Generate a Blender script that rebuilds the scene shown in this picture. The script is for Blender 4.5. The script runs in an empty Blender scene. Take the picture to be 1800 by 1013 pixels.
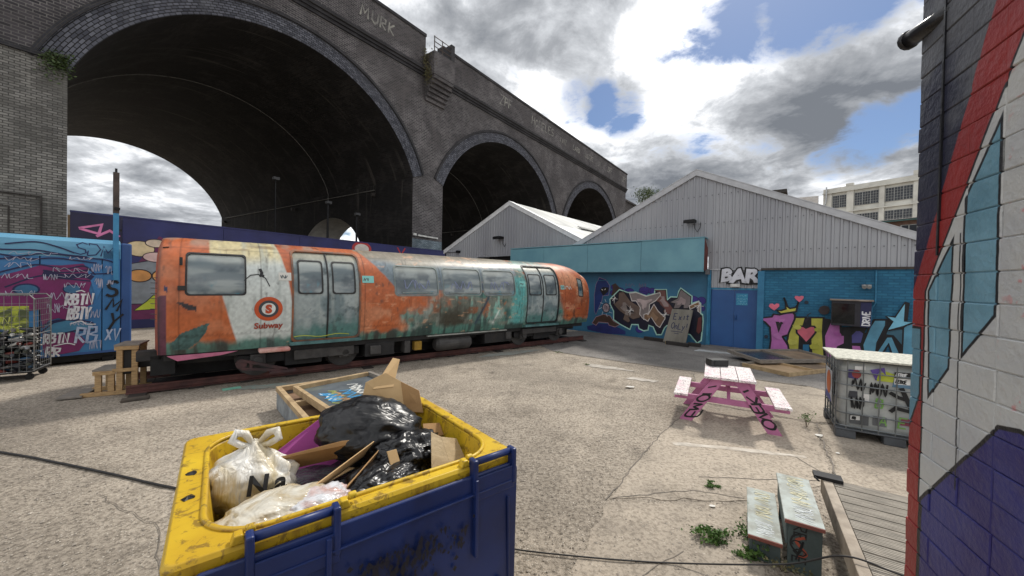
import bpy, bmesh, math, random
import numpy as np
from mathutils import Vector, Matrix
random.seed(7)
rng = np.random.default_rng(7)
R_ = math.radians
scn = bpy.context.scene
col = scn.collection

# ------------------------------------------------------------------ camera
cam_d = bpy.data.cameras.new('camera'); cam = bpy.data.objects.new('camera', cam_d); col.objects.link(cam)
cam_d.sensor_width = 36; cam_d.lens = 13.0; cam_d.clip_start = .05; cam_d.clip_end = 3000
_p, _r, EYE = .013, .02, 2.1
_F = Vector((0, math.cos(_p), -math.sin(_p))); _U = Vector((0, math.sin(_p), math.cos(_p))); _X = Vector((1, 0, 0))
_rt = _X*math.cos(_r)+_U*math.sin(_r); _up = _U*math.cos(_r)-_X*math.sin(_r)
m = Matrix((_rt, _up, -_F)).transposed().to_4x4(); m.translation = (0, 0, EYE)
cam.matrix_world = m; scn.camera = cam

# ------------------------------------------------------------------ light
SUN_AZ, SUN_EL = 32, 52          # degrees right of the view direction, above the horizon
sun_d = bpy.data.lights.new('sun', 'SUN'); sun = bpy.data.objects.new('sun', sun_d); col.objects.link(sun)
sun_d.energy = 2.3; sun_d.angle = R_(5); sun_d.color = (1, .95, .87)
sv = Vector((math.sin(R_(SUN_AZ))*math.cos(R_(SUN_EL)), math.cos(R_(SUN_AZ))*math.cos(R_(SUN_EL)), math.sin(R_(SUN_EL))))
sun.rotation_euler = (-sv).to_track_quat('-Z', 'Y').to_euler()
scn.view_settings.view_transform = 'Standard'; scn.view_settings.look = 'None'
scn.view_settings.exposure = 0.3; scn.view_settings.gamma = 1.0

def lin(c):
    return tuple(((v/255)/12.92 if v/255 <= .04045 else ((v/255+.055)/1.055)**2.4) for v in c)

class NT:
    """tiny node-tree writer"""
    def __init__(s, nt): s.nt = nt
    def n(s, t, **k):
        o = s.nt.nodes.new(t)
        for a, b in k.items(): setattr(o, a, b)
        return o
    def l(s, a, b): s.nt.links.new(a, b)
    def setin(s, sock, v):
        if isinstance(v, bpy.types.NodeSocket): s.l(v, sock)
        else: sock.default_value = v
    def math(s, op, a, b=0.0, clamp=False):
        o = s.n('ShaderNodeMath', operation=op, use_clamp=clamp); s.setin(o.inputs[0], a); s.setin(o.inputs[1], b); return o.outputs[0]
    def vmath(s, op, a, b=(0, 0, 0)):
        o = s.n('ShaderNodeVectorMath', operation=op); s.setin(o.inputs[0], a)
        if op == 'SCALE': s.setin(o.inputs[3], b)
        else: s.setin(o.inputs[1], b)
        return o.outputs['Value'] if op == 'DOT_PRODUCT' else o.outputs[0]
    def mix(s, f, a, b, mode='MIX'):
        o = s.n('ShaderNodeMix', data_type='RGBA', blend_type=mode); s.setin(o.inputs[0], f); 
        for i, v in ((6, a), (7, b)):
            if not isinstance(v, bpy.types.NodeSocket) and len(v) == 3: v = (*v, 1)
            s.setin(o.inputs[i], v)
        return o.outputs[2]
    def noise(s, vec, scale, detail=4, rough=.55, dist=0.0):
        o = s.n('ShaderNodeTexNoise'); s.setin(o.inputs['Vector'], vec); s.setin(o.inputs['Scale'], scale)
        o.inputs['Detail'].default_value = detail; o.inputs['Roughness'].default_value = rough; o.inputs['Distortion'].default_value = dist
        return o.outputs[0]
    def ramp(s, f, lo, hi, smooth=True):
        o = s.n('ShaderNodeMapRange'); o.interpolation_type = 'SMOOTHSTEP' if smooth else 'LINEAR'
        s.setin(o.inputs[0], f); s.setin(o.inputs[1], lo); s.setin(o.inputs[2], hi); return o.outputs[0]
    def vec(s, x, y, z=0.0):
        o = s.n('ShaderNodeCombineXYZ'); s.setin(o.inputs[0], x); s.setin(o.inputs[1], y); s.setin(o.inputs[2], z); return o.outputs[0]
    def sep(s, v):
        o = s.n('ShaderNodeSeparateXYZ'); s.l(v, o.inputs[0]); return o.outputs
    def bump(s, h, strength, dist=.01):
        o = s.n('ShaderNodeBump'); o.inputs['Strength'].default_value = strength; o.inputs['Distance'].default_value = dist; s.l(h, o.inputs['Height']); return o.outputs[0]

# ------------------------------------------------------------------ sky: clear sky with broken cloud, laid out over the whole dome
w = bpy.data.worlds.new('World'); scn.world = w; w.use_nodes = True
T = NT(w.node_tree); w.node_tree.nodes.clear()
sky = T.n('ShaderNodeTexSky', sky_type='NISHITA'); sky.sun_disc = False
sky.sun_elevation = R_(SUN_EL); sky.sun_rotation = R_(SUN_AZ); sky.air_density = 1.0; sky.dust_density = .6; sky.ozone_density = 1.5
tc = T.n('ShaderNodeTexCoord'); dr = tc.outputs['Generated']
dx, dy, dz = T.sep(dr)
zz = T.math('ADD', T.math('MAXIMUM', dz, 0.0), .22)
P = T.vec(T.math('DIVIDE', dx, zz), T.math('DIVIDE', dy, zz), 0.0)
big = T.noise(T.vmath('ADD', P, (3.1, 7.3, 1.9)), 1.45, 7, .58, .35)
fine = T.noise(T.vmath('ADD', P, (8.4, 2.2, 4.0)), 4.6, 8, .62, .3)
def lobe(az, el, size, amt):
    d = (math.sin(R_(az))*math.cos(R_(el)), math.cos(R_(az))*math.cos(R_(el)), math.sin(R_(el)))
    return T.math('MULTIPLY', T.ramp(T.vmath('DOT_PRODUCT', T.vmath('NORMALIZE', dr), d), math.cos(R_(size)), 1.0), amt)
def total(ls):
    r = None
    for l in ls: q = lobe(*l); r = q if r is None else T.math('ADD', r, q)
    return r
hole = total([(10.5, 26, 5, .36), (15.5, 25, 5, .42), (28, 31, 5, .36), (34, 31, 6, .42), (40, 30, 6, .42), (46, 31, 6, .38), (42, 16, 5, .4), (46, 17, 6, .46), (51, 19, 6, .4)])
thick = total([(20, 14, 11, .16), (30, 16, 13, .20), (40, 20, 10, .18), (-6, 36, 20, .16), (-48, 12, 26, .12), (4, 24, 8, -.12), (25, 25, 7, -.14), (33, 24, 5, -.1), (22, 33, 9, -.12), (44, 10.5, 8, -.12)])
nb0 = T.math('MULTIPLY', T.math('SUBTRACT', big, .5), 1.5); nf0 = T.math('MULTIPLY', T.math('SUBTRACT', fine, .5), 1.15)
dens = T.ramp(T.math('SUBTRACT', T.math('ADD', T.math('ADD', nb0, T.math('MULTIPLY', nf0, 1.3)), .76), hole), .28, .64)
body = T.math('ADD', T.math('ADD', T.math('ADD', nb0, nf0), .5), thick)
cl = T.n('ShaderNodeValToRGB'); T.l(body, cl.inputs[0])
el = cl.color_ramp.elements
el[0].position = .36; el[0].color = (1.3, 1.3, 1.3, 1)
el[1].position = 1.0; el[1].color = (.17, .185, .21, 1)
for pos, c in ((.46, (.92, .93, .95, 1)), (.58, (.58, .60, .63, 1)), (.76, (.34, .355, .38, 1))):
    k = el.new(pos); k.color = c
clear = T.mix(1.0, sky.outputs[0], (.055, .062, .072), 'MULTIPLY')
mixc = T.mix(dens, clear, cl.outputs[0])
w.cycles.sampling_method = 'MANUAL'; w.cycles.sample_map_resolution = 512
bg = T.n('ShaderNodeBackground'); T.l(mixc, bg.inputs[0]); bg.inputs[1].default_value = 1.0
wo = T.n('ShaderNodeOutputWorld'); T.l(bg.outputs[0], wo.inputs[0])

# ------------------------------------------------------------------ noise on arrays
def _h(i, j, s):
    n = (i*374761393 + j*668265263 + s*974711) & 0x7fffffff
    n = ((n ^ (n >> 13))*1274126177) & 0x7fffffff
    return ((n ^ (n >> 16)) & 0xffff)/65535.0
def vnoise(x, y, s=0):
    xi = np.floor(x).astype(np.int64); yi = np.floor(y).astype(np.int64); fx = x-xi; fy = y-yi
    fx = fx*fx*(3-2*fx); fy = fy*fy*(3-2*fy)
    a, b, c, d = _h(xi, yi, s), _h(xi+1, yi, s), _h(xi, yi+1, s), _h(xi+1, yi+1, s)
    return (a*(1-fx)+b*fx)*(1-fy)+(c*(1-fx)+d*fx)*fy
def fbm(x, y, s=0, o=4):
    r = 0; a = .5; t = 0
    for k in range(o): r = r+a*vnoise(x, y, s+k*17); t += a; a *= .5; x = x*2.03+3.1; y = y*2.03+1.7
    return r/t
def sst(v, a, b): 
    t = np.clip((v-a)/(b-a), 0, 1); return t*t*(3-2*t)

# ------------------------------------------------------------------ materials
MATS = {}
def base(name):
    m_ = bpy.data.materials.new(name); m_.use_nodes = True
    nt = m_.node_tree; T = NT(nt); b = nt.nodes['Principled BSDF']; MATS[name] = m_
    return m_, T, b
def mat(name, c, c2=None, scale=4, rough=.75, bump=.25, bscale=40, metal=0.0, spec=.5, dirt=.0, dirtc=(40, 36, 32), grain=None, bd=.004, coat=0.0):
    """plain worn surface: two tones of one colour, dirt blotches, fine relief"""
    if name in MATS: return MATS[name]
    m_, T, b = base(name); tc = T.n('ShaderNodeTexCoord').outputs['Object']
    v = tc if grain is None else T.vmath('MULTIPLY', tc, grain)
    c2 = c2 or tuple(max(0, x*.78) for x in c)
    f = T.ramp(T.noise(v, scale, 6, .6), .3, .7)
    cc = T.mix(f, lin(c), lin(c2))
    if dirt: cc = T.mix(T.math('MULTIPLY', T.ramp(T.noise(T.vmath('ADD', v, (5, 3, 9)), scale*.6, 7, .65, .4), .5, .72), dirt), cc, lin(dirtc))
    T.l(cc, b.inputs['Base Color'])
    rr = T.math('ADD', T.math('MULTIPLY', T.noise(v, scale*2.3, 4), .3), rough-.15, True); T.l(rr, b.inputs['Roughness'])
    b.inputs['Metallic'].default_value = metal; b.inputs['Specular IOR Level'].default_value = spec
    if coat: b.inputs['Coat Weight'].default_value = coat; b.inputs['Coat Roughness'].default_value = .15
    if bump: T.l(T.bump(T.noise(v, bscale, 5, .6), bump, bd), b.inputs['Normal'])
    return m_
def paint(c, rough=.6):
    """flat spray paint / lettering"""
    n = 'paint_%d_%d_%d' % tuple(c)
    return mat(n, c, tuple(x*.86 for x in c), scale=3, rough=rough, bump=.12, bscale=60, dirt=.18, dirtc=tuple(x*.5 for x in c))
def colmat(name, rough=.6, bump=.2, bscale=30, spec=.4, bd=.004, rnoise=.3):
    if name in MATS: return MATS[name]
    m_, T, b = base(name); a = T.n('ShaderNodeAttribute', attribute_name='Col')
    tc = T.n('ShaderNodeTexCoord').outputs['Object']
    T.l(a.outputs['Color'], b.inputs['Base Color'])
    T.l(T.math('ADD', T.math('MULTIPLY', T.noise(tc, 6, 5), rnoise), rough-rnoise/2, True), b.inputs['Roughness'])
    b.inputs['Specular IOR Level'].default_value = spec
    T.l(T.bump(T.noise(tc, bscale, 5, .6), bump, bd), b.inputs['Normal'])
    return m_
def brick(name, c, c2, mortar, bw=.225, bh=.078, soot=.0, sootc=(18, 17, 18), pale=0.0, palec=(120, 118, 116), msize=.012, rough=.85, bumps=.6, uv=True, big=.25, mixm=1.0, streak=0.0):
    """courses of brick from the UV map (metres)"""
    m_, T, b = base(name)
    v = T.n('ShaderNodeTexCoord').outputs['UV' if uv else 'Object']
    br = T.n('ShaderNodeTexBrick'); T.l(v, br.inputs['Vector'])
    br.inputs['Scale'].default_value = 1; br.inputs['Brick Width'].default_value = bw; br.inputs['Row Height'].default_value = bh
    br.inputs['Mortar Size'].default_value = msize; br.inputs['Mortar Smooth'].default_value = .25; br.inputs['Bias'].default_value = -.1
    br.inputs['Color1'].default_value = (*lin(c), 1); br.inputs['Color2'].default_value = (*lin(c2), 1); br.inputs['Mortar'].default_value = (*lin(mortar), 1)
    cc = br.outputs['Color']
    n1 = T.noise(v, big, 7, .62); n2 = T.noise(T.vmath('ADD', v, (9, 4, 2)), big*3.7, 6, .65)
    cc = T.mix(T.math('MULTIPLY', T.ramp(n1, .42, .66), .55), cc, T.mix(1.0, cc, (.45, .44, .46), 'MULTIPLY'))
    if pale: cc = T.mix(T.math('MULTIPLY', T.ramp(n2, .5, .74), pale), cc, lin(palec))
    if soot: cc = T.mix(T.math('MULTIPLY', T.ramp(n2, .34, .6), soot), cc, lin(sootc))
    if streak:
        st = T.noise(T.vmath('MULTIPLY', v, (2.2, .16, 1)), 1.0, 6, .6)
        cc = T.mix(T.math('MULTIPLY', T.ramp(st, .55, .75), streak), cc, lin(palec))
    T.l(cc, b.inputs['Base Color']); b.inputs['Roughness'].default_value = rough
    b.inputs['Specular IOR Level'].default_value = .35
    h = T.math('ADD', T.math('MULTIPLY', br.outputs['Fac'], -1.0), T.math('MULTIPLY', T.noise(v, 22, 4), .3))
    T.l(T.bump(h, bumps, .012), b.inputs['Normal'])
    return m_

# ------------------------------------------------------------------ mesh collector
class MB:
    def __init__(s): s.v = []; s.f = []; s.uv = []; s.c = []
    def add(s, vs, fs, uv=None, c=None):
        o = len(s.v); s.v += [tuple(map(float, q)) for q in vs]; s.f += [tuple(i+o for i in q) for q in fs]
        s.uv += list(uv) if uv is not None else [(0, 0)]*len(vs)
        if c is not None: s.c += list(c)
        return s
    def box(s, x0, x1, y0, y1, z0, z1, M=None):
        vs = [Vector((x, y, z)) for z in (z0, z1) for y in (y0, y1) for x in (x0, x1)]
        if M is not None: vs = [M @ q for q in vs]
        return s.add(vs, [(0, 2, 3, 1), (4, 5, 7, 6), (0, 1, 5, 4), (2, 6, 7, 3), (0, 4, 6, 2), (1, 3, 7, 5)])
    def bar(s, a, b, wd, th, up=(0, 0, 1)):
        """rectangular bar from a to b: wd across, th along `up`"""
        a = Vector(a); b = Vector(b); d = (b-a).normalized(); sd = d.cross(Vector(up))
        if sd.length < 1e-4: sd = d.cross(Vector((1, 0, 0)))
        sd.normalize(); u = sd.cross(d).normalized(); sd = sd*wd/2; u = u*th/2
        vs = [q+i*sd+j*u for q in (a, b) for j in (-1, 1) for i in (-1, 1)]
        return s.add(vs, [(0, 2, 3, 1), (4, 5, 7, 6), (0, 1, 5, 4), (2, 6, 7, 3), (0, 4, 6, 2), (1, 3, 7, 5)])
    def tube(s, pts, r, n=8, cap=True):
        pts = [Vector(q) for q in pts]; rs = r if isinstance(r, (list, tuple)) else [r]*len(pts)
        vs = []; fs = []; ref = None
        for i, q in enumerate(pts):
            d = (pts[min(i+1, len(pts)-1)]-pts[max(i-1, 0)]).normalized()
            if ref is None: ref = Vector((0, 0, 1)) if abs(d.z) < .9 else Vector((1, 0, 0))
            a = d.cross(ref).normalized(); ref = a.cross(d).normalized()
            for k in range(n):
                t = 2*math.pi*k/n; vs.append(q+(a*math.cos(t)+ref*math.sin(t))*rs[i])
        for i in range(len(pts)-1):
            for k in range(n): fs.append((i*n+k, i*n+(k+1) % n, (i+1)*n+(k+1) % n, (i+1)*n+k))
        if cap: fs.append(tuple(range(n))[::-1]); fs.append(tuple((len(pts)-1)*n+k for k in range(n)))
        return s.add(vs, fs)
    def prism(s, poly, y0, y1):
        """polygon in (x, z) pulled from y0 to y1"""
        n = len(poly); vs = [(x, y0, z) for x, z in poly]+[(x, y1, z) for x, z in poly]
        return s.add(vs, [tuple(range(n)), tuple(range(2*n-1, n-1, -1))]+[(i, i+n, (i+1) % n+n, (i+1) % n) for i in range(n)])
    def loft(s, rings, closed=True, cap0=False, cap1=False):
        n = len(rings[0]); vs = [q for r in rings for q in r]; fs = []
        for i in range(len(rings)-1):
            for k in range(n if closed else n-1): fs.append((i*n+k, i*n+(k+1) % n, (i+1)*n+(k+1) % n, (i+1)*n+k))
        if cap0: fs.append(tuple(range(n))[::-1])
        if cap1: fs.append(tuple((len(rings)-1)*n+k for k in range(n)))
        return s.add(vs, fs)
    def build(s, name, mt, parent=None, smooth=False, bev=0.0, bseg=2, auto=None):
        me = bpy.data.meshes.new(name); me.from_pydata(s.v, [], s.f)
        uvl = me.uv_layers.new(name='UVMap'); li = np.empty(len(me.loops), np.int32); me.loops.foreach_get('vertex_index', li)
        uvl.data.foreach_set('uv', np.array(s.uv, np.float32)[li].ravel())
        if s.c and len(s.c) == len(s.v):
            ca = me.color_attributes.new('Col', 'FLOAT_COLOR', 'POINT'); a = np.ones((len(s.v), 4), np.float32); a[:, :3] = np.array(s.c, np.float32); ca.data.foreach_set('color', a.ravel())
        me.materials.append(mt); me.update()
        if smooth: me.polygons.foreach_set('use_smooth', [True]*len(me.polygons))
        o = bpy.data.objects.new(name, me); col.objects.link(o)
        if parent is not None: o.parent = parent
        if bev: b = o.modifiers.new('bevel', 'BEVEL'); b.width = bev; b.segments = bseg; b.limit_method = 'ANGLE'; b.angle_limit = R_(40)
        return o
def thing(name, label, cat, loc=(0, 0, 0), rz=0.0, group=None):
    o = bpy.data.objects.new(name, None); col.objects.link(o); o.location = loc; o.rotation_euler = (0, 0, rz); o.empty_display_size = .2
    return tag(o, label, cat, group)
def tag(o, label, cat, group=None):
    o['label'] = label; o['category'] = cat
    if group: o['group'] = group
    return o
def kind(o, k): o['kind'] = k; return o
def part(o, label): o['label'] = label; return o
def copy_of(o, parent=None):
    c = o.copy(); col.objects.link(c); c.parent = parent
    for ch in o.children: copy_of(ch, c)
    return c

# ------------------------------------------------------------------ paint on walls: strokes, outlined shapes, hand lettering
def ribbon(pts, wd, closed=False):
    pts = [Vector((p[0], p[1])) for p in pts]; n = len(pts); L = []; Rr = []
    for i in range(n):
        if closed: a, b = pts[i-1], pts[(i+1) % n]
        else: a, b = pts[max(i-1, 0)], pts[min(i+1, n-1)]
        d1 = (pts[i]-a) if (i > 0 or closed) else (b-pts[i]); d2 = (b-pts[i]) if (i < n-1 or closed) else d1
        d1 = d1.normalized() if d1.length > 1e-6 else Vector((1, 0)); d2 = d2.normalized() if d2.length > 1e-6 else d1
        t = d1+d2; t = t.normalized() if t.length > .3 else d1
        nn = Vector((-t.y, t.x)); k = min(1.6, 1/max(.45, abs(nn.dot(Vector((-d1.y, d1.x))))))
        L.append(pts[i]+nn*wd/2*k); Rr.append(pts[i]-nn*wd/2*k)
    return L, Rr
def stroke(mb, pts, wd, fn, off, closed=False):
    L, Rr = ribbon(pts, wd, closed); n = len(L)
    vs = [fn(p.x, p.y, off) for p in L]+[fn(p.x, p.y, off) for p in Rr]
    fs = [(i, i+n, (i+1) % n+n, (i+1) % n) for i in range(n if closed else n-1)]
    mb.add(vs, fs)
def spline(pts, k=5):
    if len(pts) < 3: return pts
    out = []; P_ = [pts[0]]+list(pts)+[pts[-1]]
    for i in range(1, len(P_)-2):
        p0, p1, p2, p3 = [np.array(q, float) for q in P_[i-1:i+3]]
        for j in range(k):
            t = j/k; out.append(tuple(.5*((2*p1)+(-p0+p2)*t+(2*p0-5*p1+4*p2-p3)*t*t+(-p0+3*p1-3*p2+p3)*t**3)))
    out.append(tuple(pts[-1])); return out
def poly(mb, pts, fn, off): mb.add([fn(x, z, off) for x, z in pts], [tuple(range(len(pts)))])
def shape(name, pts, c, parent, fn, off, oc=None, ow=.04):
    mb = MB(); poly(mb, pts, fn, off); o = mb.build(name, paint(c), parent)
    if oc is not None:
        mb = MB(); stroke(mb, pts, ow, fn, off+.0012, True); mb.build('painted_outline', paint(oc), parent)
    return o
LET = {
'A': [[(0, 0), (.45, 1), (.9, 0)], [(.2, .38), (.72, .38)]], 'B': [[(0, 0), (0, 1), (.6, .95), (.65, .65), (.1, .52), (.75, .42), (.7, .08), (0, 0)]],
'C': [[(.8, .85), (.4, 1), (.05, .7), (.05, .3), (.4, 0), (.8, .15)]], 'D': [[(0, 0), (0, 1), (.5, .95), (.8, .55), (.55, .08), (0, 0)]],
'E': [[(.75, 1), (0, 1), (0, 0), (.75, 0)], [(0, .52), (.55, .52)]], 'F': [[(.75, 1), (0, 1), (0, 0)], [(0, .52), (.55, .52)]],
'G': [[(.8, .85), (.4, 1), (.05, .7), (.05, .3), (.4, 0), (.8, .2), (.8, .45), (.5, .45)]], 'H': [[(0, 0), (0, 1)], [(.75, 0), (.75, 1)], [(0, .5), (.75, .5)]],
'I': [[(.2, 0), (.2, 1)]], 'K': [[(0, 0), (0, 1)], [(.7, 1), (.05, .5), (.75, 0)]], 'L': [[(0, 1), (0, 0), (.7, 0)]],
'M': [[(0, 0), (.1, 1), (.5, .35), (.9, 1), (1, 0)]], 'N': [[(0, 0), (0, 1), (.75, 0), (.75, 1)]], 'O': [[(.4, 1), (.05, .7), (.08, .25), (.42, 0), (.78, .3), (.75, .75), (.4, 1)]],
'P': [[(0, 0), (0, 1), (.65, .92), (.65, .55), (.05, .45)]], 'R': [[(0, 0), (0, 1), (.65, .92), (.62, .58), (.08, .48), (.75, 0)]],
'S': [[(.75, .88), (.4, 1), (.05, .8), (.2, .55), (.65, .42), (.75, .15), (.4, 0), (0, .12)]], 'T': [[(0, 1), (.85, 1)], [(.42, 1), (.42, 0)]],
'U': [[(0, 1), (.03, .25), (.38, 0), (.72, .25), (.75, 1)]], 'V': [[(0, 1), (.38, 0), (.78, 1)]], 'W': [[(0, 1), (.22, 0), (.48, .65), (.75, 0), (1, 1)]],
'X': [[(0, 0), (.75, 1)], [(0, 1), (.75, 0)]], 'Y': [[(0, 1), (.4, .5), (.8, 1)], [(.4, .5), (.3, 0)]], 'Z': [[(0, 1), (.75, 1), (0, 0), (.8, 0)]],
'!': [[(.2, 1), (.17, .3)], [(.16, .1), (.16, 0)]], '4': [[(.6, 0), (.6, 1), (0, .35), (.8, .35)]], '2': [[(.05, .8), (.4, 1), (.7, .75), (0, 0), (.8, 0)]],
't': [[(.3, .9), (.3, .1), (.6, .05)], [(.05, .6), (.65, .62)]], 'x': [[(.05, .05), (.6, .6)], [(.05, .6), (.6, .05)]], 'i': [[(.2, 0), (.2, .6)]], 'n': [[(0, 0), (.02, .6)], [(.02, .45), (.3, .62), (.5, .45), (.5, 0)]],
'l': [[(.15, 0), (.15, 1)]], 'y': [[(0, .6), (.3, .1)], [(.62, .6), (.1, -.3)]],
}
def letters(mb, txt, x, z, h, wd, fn, off, slant=.12, jit=.06, gap=1.15, vert=False, rot=0.0, asp=.75, smooth=False):
    cx = 0; k = 0; ca, sa = math.cos(rot), math.sin(rot)
    for ch in txt:
        if ch == ' ': cx += h*.5; continue
        dz = random.uniform(-jit, jit)*h; sc = 1+random.uniform(-jit, jit)*1.5
        for pl in LET[ch]:
            q = []
            for (a, b) in (spline(pl, 4) if (smooth and len(pl) > 3) else pl):
                lx = cx+(a*asp+b*slant)*h*sc; lz = b*h*sc+dz
                q.append((x+lx*ca-lz*sa, z+lx*sa+lz*ca))
            stroke(mb, q, wd, fn, off+k*.0003); k += 1
        cx += (max(p[0] for pl in LET[ch] for p in pl)*asp+.22*gap)*h
def scribble(mb, x, z, w_, h_, wd, fn, off, n=9):
    pts = [(x+w_*i/n+random.uniform(-.12, .12)*w_, z+h_*(.1+.8*((i % 2) if random.random() < .8 else random.random()))) for i in range(n+1)]
    stroke(mb, spline(pts, 4), wd, fn, off)
def font_on(txt, s, z, size, c, fn, off, parent, nm, bold=.012, shear=0.0, align='CENTER'):
    cu = bpy.data.curves.new('lettering', 'FONT'); cu.body = txt; cu.size = size; cu.offset = bold; cu.shear = shear; cu.align_x = align; cu.resolution_u = 3
    o = bpy.data.objects.new('lettering', cu); col.objects.link(o); bpy.context.view_layer.update(); me = o.evaluated_get(bpy.context.evaluated_depsgraph_get()).to_mesh()
    mb = MB(); mb.add([fn(s+v.co.x, z+v.co.y, off) for v in me.vertices], [tuple(p.vertices) for p in me.polygons]); r_ = mb.build(nm, paint(c), parent); bpy.data.objects.remove(o); return r_

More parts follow.
